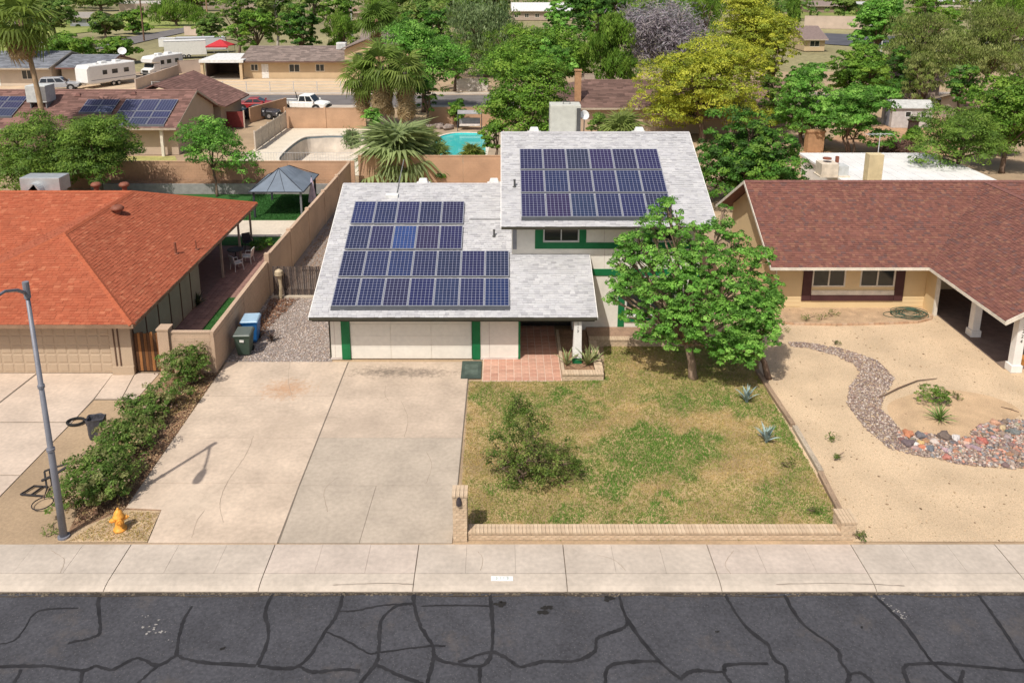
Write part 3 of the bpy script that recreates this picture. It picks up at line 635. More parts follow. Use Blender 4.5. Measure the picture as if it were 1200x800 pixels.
bx(cx0-.19,cx0+.19,cy0-.19,cy0+.19,.1,.45).obj('foot', GRN, colm); bx(cx0-.185,cx0+.185,cy0-.185,cy0+.185,.45,.78).obj('base', WHITE2, colm)
for i, ch in enumerate('3113'):
    o = link('digit', text_mesh(ch, .16, .006), colm); o.location = (cx0, cy0-.165, 2.13-.16*i); o.rotation_euler = (math.pi/2, 0, 0); o.data.materials.append(FASC); o.parent = colm; o.matrix_parent_inverse = Matrix.Translation(-Vector(colm.location))
# upper storey
UY0, UZ0, UX0, UX1 = 33.6, ZY(265.5,33.6), -.02, 9.3
UYR = 39.95; UZR = 8.2; UT = (UZR-UZ0)/(UYR-UY0); zu = lambda y: UZ0+UT*(y-UY0)
r2 = MB(); P_ = [(UX0,UY0,UZ0),(UX1,UY0,UZ0),(UX1,UYR,UZR),(UX0,UYR,UZR)]
r2.slab(P_, .1); r2.slab([(UX0,UYR,UZR-.002),(UX1,UYR,UZR-.002),(UX1,46.3,UZ0),(UX0,46.3,UZ0)], .1)
ro2 = r2.obj('roof', M('roof_deck'), Hs); shingles(P_, SCOL, SH, ro2, weights=SW_, th=(.008,.034), wid=(.14,.3), expo=.135, jit=.06)
c = MB()
for i in range(31): c.slab([(UX0+i*.3,UYR-.14,UZR-.03+.012*(i%2)),(UX0+i*.3+.32,UYR-.14,UZR-.03),(UX0+i*.3+.32,UYR,UZR+.035),(UX0+i*.3,UYR,UZR+.035)], .012)
c.obj('ridge_cap', M('ridge_grey'), ro2, 'stuff')
bx(UX0,UX1,UY0-.035,UY0-.003,UZ0-.13,UZ0-.005).obj('fascia', FASC, Hs)
f = MB(); f.slab([(UX0-.03,UY0,UZ0),(UX0-.003,UY0,UZ0),(UX0-.003,UYR,UZR),(UX0-.03,UYR,UZR)], .14); f.obj('rake_board', WHITE2, Hs); f = MB(); f.slab([(UX1+.003,UY0,UZ0),(UX1+.03,UY0,UZ0),(UX1+.03,UYR,UZR),(UX1+.003,UYR,UZR)], .14); f.obj('rake_board', WHITE2, Hs)
WY = 34.5; zt2 = zu(WY)-.1
def wall_open(b, x0, x1, z0, z1, y, th, ops, m=0):
    xs = sorted(set([x0,x1]+[o[0] for o in ops]+[o[1] for o in ops])); 
    for a, c in zip(xs, xs[1:]):
        hit = [o for o in ops if o[0] <= a+1e-6 and o[1] >= c-1e-6]
        if not hit: b.box(a,c,y,y+th,z0,z1,m)
        else:
            o = hit[0]
            if o[2] > z0+.01: b.box(a,c,y,y+th,z0,o[2],m)
            if o[3] < z1-.01: b.box(a,c,y,y+th,o[3],z1,m)
def window(parent, x0, x1, z0, z1, y, fr=.06, mull=1, fm=None, depth=.07, name='window', bars=0):
    fm = fm or ALU; b = MB()
    b.box(x0,x1,y-.012,y+depth,z0,z0+fr); b.box(x0,x1,y-.012,y+depth,z1-fr,z1); b.box(x0,x0+fr,y-.012,y+depth,z0+fr,z1-fr); b.box(x1-fr,x1,y-.012,y+depth,z0+fr,z1-fr)
    for k in range(mull): xm = x0+(x1-x0)*(k+1)/(mull+1); b.box(xm-fr*.5,xm+fr*.5,y-.01,y+depth,z0+fr,z1-fr)
    o = b.obj(name, fm, parent)
    for k in range(mull+1):
        a = x0+(x1-x0)*k/(mull+1)+fr*.5; c = x0+(x1-x0)*(k+1)/(mull+1)-fr*.5
        bx(a,c,y+depth*.45,y+depth*.6,z0+fr*.6,z1-fr*.6).obj('pane', GLASS, o)
    return o
xw = lambda p, z=4.7: XY(p, WY, z)
w = MB(); W1 = (xw(637), xw(678.5), 4.36, 5.04); W2 = (5.62, 7.85, .82, 2.72); W3 = (xw(765), xw(790), 4.36, 5.04)
wall_open(w, .45, 8.85, .02, zt2, WY, .14, [W1]) if False else None
wall_open(w, .45, 8.85, 3.3, zt2, WY, .14, [W1, W3]); wall_open(w, 3.2, 8.85, .02, 3.3, WY, .14, [W2]); w.box(.45,3.2,WY,WY+.14,2.9,3.3)
for xx in (.45, 8.71): w.add([(xx,WY+.14,2.9 if xx < 1 else .02),(xx,45.4,.02),(xx,45.4,zt2),(xx,UYR,UZR-.13),(xx,WY+.14,zt2),(xx+.14,WY+.14,2.9 if xx < 1 else .02),(xx+.14,45.4,.02),(xx+.14,45.4,zt2),(xx+.14,UYR,UZR-.13),(xx+.14,WY+.14,zt2)], [(0,4,3,2,1),(5,6,7,8,9),(0,1,6,5),(1,2,7,6),(2,3,8,7),(3,4,9,8),(4,0,5,9)])
w.box(3.2,3.34,WY+.14,36.6,.02,3.3); w.box(.59,8.71,45.26,45.4,.02,zt2); w.obj('wall', WHITE, Hs)
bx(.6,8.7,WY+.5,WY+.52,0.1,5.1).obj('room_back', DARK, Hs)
window(Hs, *W1, WY, .045); window(Hs, *W2, WY, .05); window(Hs, *W3, WY, .045)
g = lambda *a: bx(*a).obj('trim_board', GRN, Hs)
y1 = WY-.03; g(xw(627),xw(636.5),y1,WY-.001,4.32,zt2-.002); g(xw(679),xw(687),y1,WY-.001,4.32,zt2-.002); g(xw(627),8.84,y1-.004,WY-.001,4.03,4.318)
g(XY(693,WY,3),8.84,y1,WY-.001,2.75,3.07); g(5.27,5.56,y1,WY-.001,.2,2.748); g(5.57,7.9,y1-.02,WY-.001,.52,.72); g(7.9,8.15,y1,WY-.001,.2,2.748); g(8.6,8.87,y1,WY-.001,.2,2.748); g(xw(755),xw(764.5),y1,WY-.001,4.32,zt2-.003); g(5.57,7.89,y1,WY-.001,5.0-.0,5.03)
bx(5.57,7.89,y1-.05,WY-.001,.725,.815).obj('sill', WHITE2, Hs)
m = MB()
for p, z0, z1 in ((708,4.32,4.95),(708,3.08,4.02)): bx(XY(p,WY,z0)-.012,XY(p,WY,z0)+.012,WY-.006,WY-.001,z0+.01,z1).obj('batten', M('warm_trim'), Hs)
bx(xw(601),xw(605.5),WY-.02,WY-.0012,4.0,zt2-.01).obj('trim_board', M('grey_trim', (.3,.3,.32)), Hs)
# a dark patio door behind the porch opening is enough depth; roof furniture
def lathe_thing(name, label, cat, loc, prof, mat, part, group=None, extra=None):
    t = E(name, label, cat, loc, 0, group); MB().lathe(prof, n=14).obj(part, mat, t, smooth=True)
    return t
VW = M('vent_white', (.72,.72,.70), rough=.6)
def vent_box(label, x, y, z, wd=.55, dp=.4, h=.22, mat=None, name='roof_vent', group=None):
    t = E(name, label, 'roof vent', (x, y, z), 0, group); m = mat or VW
    MB().hexa([(-wd/2,-dp/2,-.05),(wd/2,-dp/2,-.05),(wd/2,dp/2,-.05),(-wd/2,dp/2,-.05)],[(-wd*.33,-dp*.3,h),(wd*.33,-dp*.3,h),(wd*.33,dp*.3,h),(-wd*.33,dp*.3,h)]).obj('hood', m, t, bevel=.03)
    MB().slab([(-wd*.62,-dp*.65,-.03),(wd*.62,-dp*.65,-.03),(wd*.62,dp*.65,-.02),(-wd*.62,dp*.65,-.02)], .02).obj('flashing', m, t)
def at_ridge(px, y, z): return (XY(px, y, z), y, z)
vent_box('white roof vent on the garage ridge, nearest the palm', *at_ridge(496, LYR+.25, LZR-.02))
vent_box('white roof vent on the garage ridge beside the upper storey', *at_ridge(579, LYR+.25, LZR-.02))
vent_box('white roof vent on the upper ridge left of the cooler', *at_ridge(626, UYR+.25, UZR-.02))
vent_box('white roof vent on the upper ridge right of the cooler', *at_ridge(749, UYR+.25, UZR-.02))
q = on_slope(461, 235, LY0, LZ0, LT); t = E('electric_box', 'white junction box with conduit above the garage solar panels', 'junction box', (q[0]-.1, q[1]+.25, q[2]+.08))
MB().hexa([(-.3,-.12,-.02),(.3,-.12,-.02),(.3,.12,.06),(-.3,.12,.06)],[(-.3,-.12,.14),(.3,-.12,.14),(.3,.12,.2),(-.3,.12,.2)]).obj('box', VW, t, bevel=.01)
MB().tube([(.22,.1,.12),(.24,1.2,.12+LT*1.1),(.28,2.9,.04+LT*2.9)], .025, 6).obj('conduit', M('pipe_grey', (.2,.2,.2)), t)
q = on_slope(579, 277, LY0, LZ0, LT); t = E('vent_pipe', 'small dark vent pipe on the garage roof beside the upper wall', 'vent pipe', q); MB().lathe([(.09,-.05),(.09,.02),(.045,.04),(.045,.28),(.055,.28),(.055,.32)]).obj('pipe', M('pipe_dark', (.09,.09,.09)), t)
q = on_slope(603, 219, UY0, UZ0, UT); t = E('vent_pipe', 'small dark vent pipe on the upper roof beside the solar panels', 'vent pipe', q); MB().lathe([(.09,-.05),(.09,.02),(.045,.04),(.045,.3),(.055,.3),(.055,.34)]).obj('pipe', M('pipe_dark'), t)
q = on_slope(565, 258, LY0, LZ0, LT); t = E('conduit', 'thin conduit running across the garage roof to the upper wall', 'conduit', q); MB().tube([(-.6,0,.05),(.9,0,.05)], .02, 6).obj('pipe', M('pipe_grey'), t)
# rooftop cooler standing behind the upper ridge
cz = 7.45; q = (XY(662,42.2,9), 42.2, cz)
ck = E('rooftop_cooler', 'tall pale beige air conditioner behind the upper ridge', 'air conditioner', q)
CB = M('cooler_beige', (.56,.56,.50), ns=4, na=.08, rough=.6)
hw = (XY(681,42.2,9)-XY(645.5,42.2,9))/2; ht = ZY(121.5,42.2)-cz
bx(-hw,hw,-.55,.55,.25,ht).obj('cabinet', CB, ck, bevel=.02); bx(-hw-.05,hw+.05,-.6,.6,.0,.24).obj('base', M('pipe_grey'), ck)
bx(hw*.72,hw*.98,-.58,-.551,.4,ht-.15).obj('grille', M('pipe_dark'), ck)
bx(-hw*.95,hw*.65,-.575,-.551,.35,ht-.08).obj('panel', CB, ck); MB().tube([(-.1,-.1,ht),(-.1,-.1,ht+.12),(.25,-.1,ht+.12),(.25,-.1,ht)], .03, 6).obj('pipe', M('pipe_dark'), ck)
sdh = E('satellite_dish', 'small white satellite dish beside the rooftop air conditioner', 'satellite dish', (q[0]+hw+.22, 42.0, ZY(135,42.0)))
prof = [(.02,-.06),(.12,-.05),(.2,-.02),(.26,.03),(.25,.035),(.18,-.01),(.02,-.045)]
o = MB().lathe(prof).obj('dish', VW, sdh, smooth=True); o.rotation_euler = (math.radians(65), 0, math.radians(20)); MB().cyl((0,.05,-.05),(0,.2,-1.4),.025).obj('mast', M('pipe_grey'), sdh)

# --- solar panels
PF = M('panel_frame', (.40,.41,.44), rough=.35, na=0, metal=.3); PB = M('panel_backsheet', (.22,.23,.31), rough=.4, na=0, na2=0, spec=.3)
PC = M('panel_cell', objcol=True, rough=.22, ns=2, na=.15, na2=0, spec=.28); RAIL = M('rail_dark', (.06,.065,.075), rough=.5)
def panel_meshes(w, l, nx=6, ny=10):
    f = MB(); t = .022
    f.box(0,w,0,t,-.035,.006); f.box(0,w,l-t,l,-.035,.006); f.box(0,t,t,l-t,-.035,.006); f.box(w-t,w,t,l-t,-.035,.006); f.box(t,w-t,t,l-t,-.03,.0,1)
    c = MB(); cw = (w-2*t-.02)/nx; cl = (l-2*t-.02)/ny; g_ = .0085
    for i in range(nx):
        for j in range(ny):
            x = t+.01+i*cw; y = t+.01+j*cl; k = .014
            c.face([(x+g_+k,y+g_,.003),(x+cw-g_-k,y+g_,.003),(x+cw-g_,y+g_+k,.003),(x+cw-g_,y+cl-g_-k,.003),(x+cw-g_-k,y+cl-g_,.003),(x+g_+k,y+cl-g_,.003),(x+g_,y+cl-g_-k,.003),(x+g_,y+g_+k,.003)])
    return f.mesh('solar_panel', [PF, PB]), c.mesh('cells', PC)
def solar(label, y0, z0, t, x0, pitch, rows, seed, wfac=.985, bright=None, meshes=None, loc_h=.13):
    """rows: (front row point, back row point, count) measured on the roof slope"""
    th = math.atan(t); r = random.Random(seed)
    root = E('solar_array', label, 'solar panels', (x0, rows[0][0], z0+t*(rows[0][0]-y0)+loc_h), 0, None); root.rotation_euler = (th, 0, 0)
    L0 = (rows[0][1]-rows[0][0])/math.cos(th); pm = panel_meshes(pitch*wfac, L0)
    for ri, (ya, yb, n) in enumerate(rows):
        l = (yb-ya)/math.cos(th); v = (ya-rows[0][0])/math.cos(th)
        rl = MB(); 
        for fv in (.25, .75): rl.box(0,pitch*n,v+l*fv-.02,v+l*fv+.02,-.1,-.04)
        rl.obj('rail', RAIL, root)
        for i in range(n):
            o = link('solar_panel', pm[0], root); o.location = (i*pitch, v, 0); o.scale = (1, l/L0, 1)
            c = link('cells', pm[1], o, 'stuff'); k = r.random()
            col = (.020,.023,.068) if k < .55 else (.025,.023,.064) if k < .82 else (.019,.028,.085)
            if bright and (ri, i) == bright: col = (.026,.06,.19)
            c.color = (*[q*r.uniform(.85, 1.15) for q in col], 1)
    n0 = rows[0][2]; sk = MB(); sk.hexa([(0,-.17,-.13),(pitch*n0,-.17,-.13),(pitch*n0,-.01,-.13),(0,-.01,-.13)],[(0,-.03,-.002),(pitch*n0,-.03,-.002),(pitch*n0,-.01,-.002),(0,-.01,-.002)]); sk.obj('skirt', RAIL, root)
    return root
def yl(r): return on_slope(480, r, LY0, LZ0+.13, LT)[1]
xl0 = on_slope(387.5, 358.4, LY0, LZ0+.13, LT)[0]; xl1 = on_slope(597.5, 358.4, LY0, LZ0+.13, LT)[0]
solar('large array of solar panels with stepped corner on the lower garage roof', LY0, LZ0, LT, xl0, (xl1-xl0)/7, [(yl(358.4),yl(325.8),7),(yl(323.5),yl(293.8),7),(yl(291.5),yl(264.5),5),(yl(261.8),yl(236),5)], 4, bright=(2, 2))
def yu(r): return on_slope(690, r, UY0, UZ0+.13, UT)[1]
xu0 = on_slope(611, 254, UY0, UZ0+.13, UT)[0]; xu1 = on_slope(770.5, 175, UY0, UZ0+.13, UT)[0]
solar('three rows of six solar panels on the upper storey roof', UY0, UZ0, UT, xu0, (xu1-xu0)/6, [(yu(254),yu(226.5),6),(yu(225),yu(199.5),6),(yu(198),yu(174.5),6)], 5)

# --- bricks
BRK = M('brick', objcol=True, rough=.9, ns=6, na=.15, ns2=60, na2=.15, bump=.4, bs=90)
MORT = M('mortar', (.48,.38,.27), ns2=40, na2=.2)
_bm = {}
def brick(parent, loc, sz, rz=0, tone=0):
    key = tuple(round(s, 3) for s in sz)
    if key not in _bm:
        a, b_, c = (s/2 for s in sz); k = .004
        _bm[key] = MB().hexa([(-a,-b_,-c),(a,-b_,-c),(a,b_,-c),(-a,b_,-c)],[(-a,-b_,c-k),(a,-b_,c-k),(a,b_,c-k),(-a,b_,c-k)]).hexa([(-a,-b_,c-k),(a,-b_,c-k),(a,b_,c-k),(-a,b_,c-k)],[(-a+k,-b_+k,c),(a-k,-b_+k,c),(a-k,b_-k,c),(-a+k,b_-k,c)]).mesh('brick', BRK)
    o = link('brick', _bm[key], parent); o.location = loc; o.rotation_euler = (0, 0, rz)
    base = [(.58,.44,.30),(.56,.42,.285),(.60,.46,.32),(.55,.41,.28)][RN.randrange(4)] if tone == 0 else [(.50,.33,.21),(.46,.29,.18),(.54,.38,.26)][RN.randrange(3)]
    f = RN.uniform(.94, 1.05); o.color = (*[q*f for q in base], 1); return o
def brick_run(parent, p, q, depth, h, pitch=.113, courses=True, cap=True, over=.02, z0=0):
    """a low wall from p to q (front face on the right hand side going p to q is at -depth side)"""
    p = Vector(p); q = Vector(q); d = (q-p); L = d.length; d.normalize(); n = Vector((-d.y, d.x)); a = math.atan2(d.y, d.x)
    hc = h-.07 if cap else h
    core = MB().prism([tuple(p+n*.012), tuple(q+n*.012), tuple(q+n*(depth-.012)), tuple(p+n*(depth-.012))], z0-.05, z0+hc-.004); core.obj('mortar_core', MORT, parent)
    if courses:
        nc = max(1, round(hc/.085)); ch = hc/nc; nb = max(1, round(L/.23)); bl = L/nb
        for j in range(nc):
            off = bl*.5*(j % 2); x = -off
            while x < L-.02:
                a0 = max(0, x); a1 = min(L, x+bl); x += bl
                if a1-a0 < .05: continue
                for s in (.045,) if depth < .25 else (.045,):
                    c = p+d*((a0+a1)/2)+n*s; brick(parent, (c.x, c.y, z0+ch*(j+.5)), (a1-a0-.012, .09, ch-.012), a)
    if cap:
        k = max(1, round(L/pitch)); pw = L/k
        for i in range(k):
            c = p+d*(pw*(i+.5))+n*(depth/2-over/2); brick(parent, (c.x, c.y, z0+hc+.035+RN.uniform(-.002,.002)), (pw-.007, depth+over*2, .07), a+RN.uniform(-.01,.01))
fw = E('brick_wall', 'long low tan brick wall between the lawn and the sidewalk', 'wall', (4, 20.55, 0))
fw['_w'] = 1; xL, xR = XY(548.5, 20.55, .1), XY(985, 20.55, .1)
brick_run(fw, (xL, 20.56), (xR, 20.56), .33, .29)
def pillar(label, x, y, w, dpt, h, name='brick_pillar'):
    t = E(name, label, 'pillar', (x, y, 0), world=True); nc = int((h-.08)/.083); ch = (h-.08)/nc
    bx(x-w/2+.01,x+w/2-.01,y+.01,y+dpt-.01,-.05,h-.085).obj('mortar_core', MORT, t)
    for j in range(nc):
        z = ch*(j+.5); k = w/2
        if j % 2 == 0:
            for s in (-1, 1): brick(t, (x+s*w/4, y+.045, z), (w/2-.012, .09, ch-.012)); 
            brick(t, (x-w/2+.045, y+dpt/2+.045, z), (.09, dpt-.1, ch-.012)); brick(t, (x+w/2-.045, y+dpt/2+.045, z), (.09, dpt-.1, ch-.012))
        else:
            brick(t, (x, y+.045, z), (w/2-.012, .09, ch-.012))
            for s in (-1, 1): brick(t, (x+s*w*3/8, y+.045, z), (w/4-.012, .09, ch-.012)); brick(t, (x+s*(w/2-.045), y+dpt*.32, z), (.09, dpt*.36, ch-.012)); brick(t, (x+s*(w/2-.045), y+dpt*.75, z), (.09, dpt*.46, ch-.012))
    k = max(3, round(w/.1))
    for i in range(k): brick(t, (x-w/2-.02+(w+.04)*(i+.5)/k, y+dpt/2, h-.04), ((w+.04)/k-.01, dpt+.05, .075))
    return t
pw = XY(547.5,20.5,.6)-XY(530.5,20.5,.6); pl = pillar('tall brick pillar with lamp beside the driveway end', XY(539,20.5,.6), 20.5, pw, .46, ZY(580,20.5))
lq = (XY(538,20.48,1), 20.49, ZY(588,20.49)); MB().lathe([(.02,.13),(.06,.11),(.085,.0),(.085,-.09),(.06,-.1)], lq, 10).obj('lamp', M('lamp_dark', (.06,.05,.055), rough=.4), pl); bx(lq[0]-.03,lq[0]+.03,20.44,20.5,lq[2]+.1,lq[2]+.17).obj('lamp_bracket', M('lamp_dark'), pl)
pillar('short brick pillar ending the front wall beside the gravel yard', XY(994.5,20.58,.3), 20.58, XY(1004,20.58,.3)-XY(985.5,20.58,.3), .58, ZY(611,20.58))
# planters
pt = E('brick_planter', 'brick planter round the porch post with spiky plants', 'planter', (2.6, 31, 0), world=True)
x0, x1 = XY(659,29.98,.15), XY(707.5,29.98,.15); HP = .33
brick_run(pt, (x0, 29.98), (x1, 29.98), .3, HP); brick_run(pt, (x1, 30.3), (x1, 33.0), .3, HP, courses=True)
bx(x0,x0+.12,30.3,34.2,0,HP-.06).obj('side', MORT, pt); bx(x0+.13,x1-.32,30.3,34.3,0,.2).obj('soil', M('mulch'), pt)
pt2 = E('brick_planter', 'low brick planter along the front of the two storey wall', 'planter', (6, 33, 0), world=True)
brick_run(pt2, (x1-.28, 33.02), (8.9, 33.02), .3, .36); bx(x1-.28,8.9,33.34,34.47,0,.27).obj('soil', M('planter_soil', (.34,.22,.15), ns2=25, na2=.3, bump=.6), pt2)
# porch tiles
TL = M('tile', objcol=True, rough=.7, ns=4, na=.12, ns2=30, na2=.1)
pf = structure('porch_floor', MB().box(XY(565,29.95,0),x0-.01,29.95,36.4,-.08,.012).mesh('porch_floor', M('grout', (.62,.48,.38)))); tx0, tx1 = XY(565,29.95,0)+.02, x0-.03
nx = 10; tw = (tx1-tx0)/nx
tm = bx(-tw/2+.012,tw/2-.012,-tw/2+.012,tw/2-.012,-.01,.006).mesh('tile', TL)
for i in range(nx):
    for j in range(int(6.3/tw)):
        x = tx0+tw*(i+.5); y = 29.97+tw*(j+.5)
        if x < x_r+.05 and y > GY-.1: continue
        o = link('tile', tm, pf); o.location = (x, y, .012); f = RN.uniform(.9, 1.08); o.color = (*[q*f for q in [(.52,.29,.21),(.50,.27,.195),(.55,.32,.235)][RN.randrange(3)]], 1)
q = [G(541,443),G(563,443),G(566,424.5),G(540,424.5)]; c = Vector((sum(p[0] for p in q)/4, sum(p[1] for p in q)/4))
mt = E('doormat', 'dark grey green doormat at the garage corner', 'doormat', (c.x, c.y, .02)); mw = XY(565,30,0)-XY(541,30,0); ml = 1.5
bx(-mw/2,mw/2,-ml/2,ml/2,0,.014).obj('mat', M('mat_green', (.06,.085,.07), ns=2, na=.3, ns2=80, na2=.3, bump=.6), mt); bx(-mw*.33,mw*.33,-ml*.3,ml*.3,.0142,.018).obj('centre', M('mat_worn', (.085,.115,.095), ns=3, na=.35, ns2=60, na2=.3), mt)
GP = [(.17,.21,.075),(.30,.30,.13),(.22,.25,.10)]
for k, (p, r_, n, L, lab) in enumerate([(664,428,12,.75,'spiky green plant in the porch planter, left of the post'),(688,428,22,.95,'dense spiky plant in the planter right of the post'),(697,424,12,.8,'smaller spiky plant at the planter corner beside the grass')]):
    x, y = G(p, r_, .22); blades_plant('spiky_plant', lab, (x, y, .2), n, L, .045, GP, 40+k, up=(30, 88))
blades_plant('agave', 'blue grey agave in the lawn nearest the tree', (*G(875,472),0), 15, .72, .06, [(.26,.34,.32),(.32,.41,.39),(.21,.28,.26)], 51, up=(35, 85))
blades_plant('agave', 'blue grey agave in the lawn close to the timber edging', (*G(898,519),0), 15, .75, .06, [(.26,.34,.32),(.32,.41,.39),(.21,.28,.26)], 52, up=(35, 85))
# ------------------------------------------------------------------ left neighbour: red hipped roof
RCOL = [(.375,.102,.05),(.395,.113,.057),(.35,.09,.044),(.44,.145,.075)]
LH = E('red_roof_house', 'tan neighbour house under a bright orange red hipped roof', 'house', (-20, 36, 0), world=True)
TANW = M('tan_wall', (.47,.36,.255), ns=1, na=.06, ns2=30, na2=.05, bump=.2, rough=.85)
BRW = M('brown_trim', (.13,.075,.05), rough=.7)
xe, ye, yb, a_, t_, z0_ = -14.6, 29.9, 46.9, 5., .42, 2.5; zr = z0_+a_*t_
planes = [[(xe,ye,z0_),(xe,yb,z0_),(xe-a_,yb-a_,zr),(xe-a_,ye+a_,zr)], [(xe-2*a_,ye,z0_),(xe,ye,z0_),(xe-a_,ye+a_,zr)],
  [(xe-2*a_,yb-2*a_,z0_),(xe-2*a_,ye,z0_),(xe-a_,ye+a_,zr),(xe-a_,yb-a_,zr)], [(-46,yb-2*a_,z0_),(xe-2*a_,yb-2*a_,z0_),(xe-a_,yb-a_,zr),(-46,yb-a_,zr)]]
rb = MB()
for p in planes: rb.slab(p, .1)
rb.slab([(xe,yb,z0_),(-46,yb,z0_),(-46,yb-a_,zr-.002),(xe-a_,yb-a_,zr-.002)], .1); lro = rb.obj('roof', M('red_deck', (.4,.11,.06)), LH)
for p in planes: shingles(p, RCOL, SH, lro, weights=[.5,.25,.18,.07], expo=.145, wid=(.16,.34), jit=.07, th=(.008, .026))
def cap_line(parent, p, q, mat, w=.14, step=.28, name='ridge_cap'):
    p = Vector(p); q = Vector(q); L = (q-p).length; d = (q-p)/L; n = Vector((-d.y, d.x, 0)).normalized(); c = MB(); k = int(L/step)
    for i in range(k):
        A = p+d*(L*i/k); B = p+d*(L*(i+1)/k+.04); u = Vector((0, 0, .045)); lo = Vector((0, 0, -.03))
        c.add([A-n*w+lo, A+u+Vector((0,0,.012)), A+n*w+lo, B-n*w+lo, B+u, B+n*w+lo], [(0,1,4,3),(1,2,5,4),(0,2,1)])
    return c.obj(name, mat, parent, 'stuff')
RC = M('red_cap', (.38,.10,.045), ns=6, na=.12)
for p, q in (((xe,ye,z0_),(xe-a_,ye+a_,zr)),((xe-a_,ye+a_,zr),(xe-a_,yb-a_,zr)),((xe-2*a_,ye,z0_),(xe-a_,ye+a_,zr)),((xe,yb,z0_),(xe-a_,yb-a_,zr)),((xe-a_,yb-a_,zr),(-46,yb-a_,zr))): cap_line(lro, p, q, RC)
f = MB(); f.box(xe-2*a_,xe,ye-.04,ye-.003,z0_-.16,z0_-.01); f.box(xe+.003,xe+.04,ye-.04,yb,z0_-.16,z0_-.01); f.obj('fascia', M('fascia_brown', (.27,.17,.11)), LH)
WYl = 30.56; wx = -15.06; gl = lambda p: XY(p, WYl, .6); dz0, dz1 = -20.9, gl(131)
w = MB(); w.box(-24.3,dz0,WYl,WYl+.15,0,2.48); w.box(dz0,dz1,WYl,WYl+.15,2.12,2.48); w.box(dz1,wx,WYl,WYl+.15,0,2.48); w.box(wx-.15,wx,WYl+.15,38.2,0,2.48); w.box(-24.3,-24.15,WYl+.15,38,0,2.48); w.box(-19,wx-.15,38.05,38.2,0,2.48); w.box(-45,-24.3,37.6,37.75,0,2.48); w.box(-19.15,-19,38.2,46,0,2.48); w.box(-45,-19.15,45.9,46.05,0,2.48)
w.obj('wall', TANW, LH)
gd = bx(dz0,dz1,WYl+.08,WYl+.1,.01,2.12).obj('garage_door', TANW, LH)
nc_ = 11; cwid = (dz1-dz0)/nc_
for j in range(5):
    for i in range(nc_):
        x = dz0+cwid*i; z = .03+j*.415; MB().hexa([(x+.03,WYl+.079,z+.03),(x+cwid-.03,WYl+.079,z+.03),(x+cwid-.03,WYl+.079,z+.385),(x+.03,WYl+.079,z+.385)],[(x+.07,WYl+.064,z+.06),(x+cwid-.06,WYl+.064,z+.06),(x+cwid-.06,WYl+.064,z+.355),(x+.06,WYl+.064,z+.355)]).obj('panel', TANW, gd)
bx(gl(131)+.02,wx+.03,WYl-.09,WYl-.002,0,.36).obj('plinth', TANW, LH)
for p in (134,139): bx(XY(p,WYl,1.4)-.025,XY(p,WYl,1.4)+.025,WYl-.03,WYl-.001,.37,2.3).obj('batten', BRW, LH)
bx(dz0,gl(131),WYl-.035,WYl-.0012,2.1,2.3).obj('header_board', BRW, LH)
SP_ = M('side_panel_green', (.34,.315,.24), ns=1.2, na=.08, rough=.85)
for i in range(6):
    y = WYl+.2+i*1.25; bx(wx+.001,wx+.025,y+.03,y+1.2,.08,2.36).obj('siding_panel', SP_, LH); bx(wx+.001,wx+.05,y-.03,y+.02,.04,2.38).obj('batten', BRW, LH)
for y in (41.2, 44.2, 46.4): bx(-14.98,-14.88,y-.05,y+.05,.0,2.4).obj('patio_post', M('post_tan', (.40,.33,.26)), LH)
bx(-18.98,-18.93,39.5,42.2,.1,2.1).obj('patio_door', GLASS, LH)
rgm = np.random.default_rng(91); PPm = grid_pts([(-11.5,33.6),(-10.9,33.4),(-10.6,36),(-10.2,38.2),(-11.5,38.3)], 900, rgm); V, F, C = leaf_cloud(np.column_stack([PPm, np.full(len(PPm), .05)]), np.tile([0, 0, 1.], (len(PPm), 1)), 2, .05, .1, [(.22,.11,.07),(.30,.17,.10),(.15,.075,.05)], rgm, .4); V[:, 2] = np.maximum(V[:, 2], .0); o = link('leaf_litter', npmesh('leaf_litter', V, F, M('litter'), C), None, 'stuff'); o['label'] = 'red brown leaf litter against the side wall by the slat gate'
# things on the red roof
def mushroom(label, px, py, sl, s=1.):
    x, y, z = sl; t = E('roof_vent', label, 'roof vent', (x, y, z)); m = M('vent_red', (.25,.09,.055), rough=.6)
    MB().lathe([(.13*s,-.1),(.13*s,.16*s)]).obj('neck', m, t); MB().lathe([(.2*s,.14*s),(.27*s,.18*s),(.27*s,.26*s),(.2*s,.34*s),(.06*s,.37*s)], n=16).obj('cap', m, t, smooth=True); return t
def on_right(px, py):     # point of the right-hand slope z = z0 + t*(xe - x)
    u, dy, dz = _ray(px, py); k = (z0_+t_*xe-CAMH)/(dz+t_*u); return (u*k, dy*k, CAMH+dz*k)
def q_ridge(px, y): z = zr-.05; return (XY(px, y, z), y, z)
mushroom('round red roof vent sitting alone on the slope below the ridge', 0, 0, on_right(138,250), 1.15)
mushroom('round red vent on the main ridge beside the silver cooler', 0, 0, q_ridge(113, 42.6)); mushroom('round red vent on the main ridge, farther from the silver cooler', 0, 0, q_ridge(146, 42.6))
for lab, px, py, h in (('short red pipe standing on the right slope of the red roof', 206, 297, .55), ('thin bent dark pipe near the right eave of the red roof', 230, 292, .45)):
    x, y, z = on_right(px, py); t = E('vent_pipe', lab, 'vent pipe', (x, y, z)); MB().cyl((0,0,-.05),(0,0,h),.06 if h > .5 else .03).obj('pipe', M('vent_red'), t); MB().lathe([(.13,0),(.1,.03)]).obj('flashing', M('vent_red'), t)
x, y, z = XY(53,43.2,4.6), 43.2, 4.1; t = E('rooftop_cooler', 'silver metal cooler with curved duct behind the red ridge', 'air conditioner', (x, y, z))
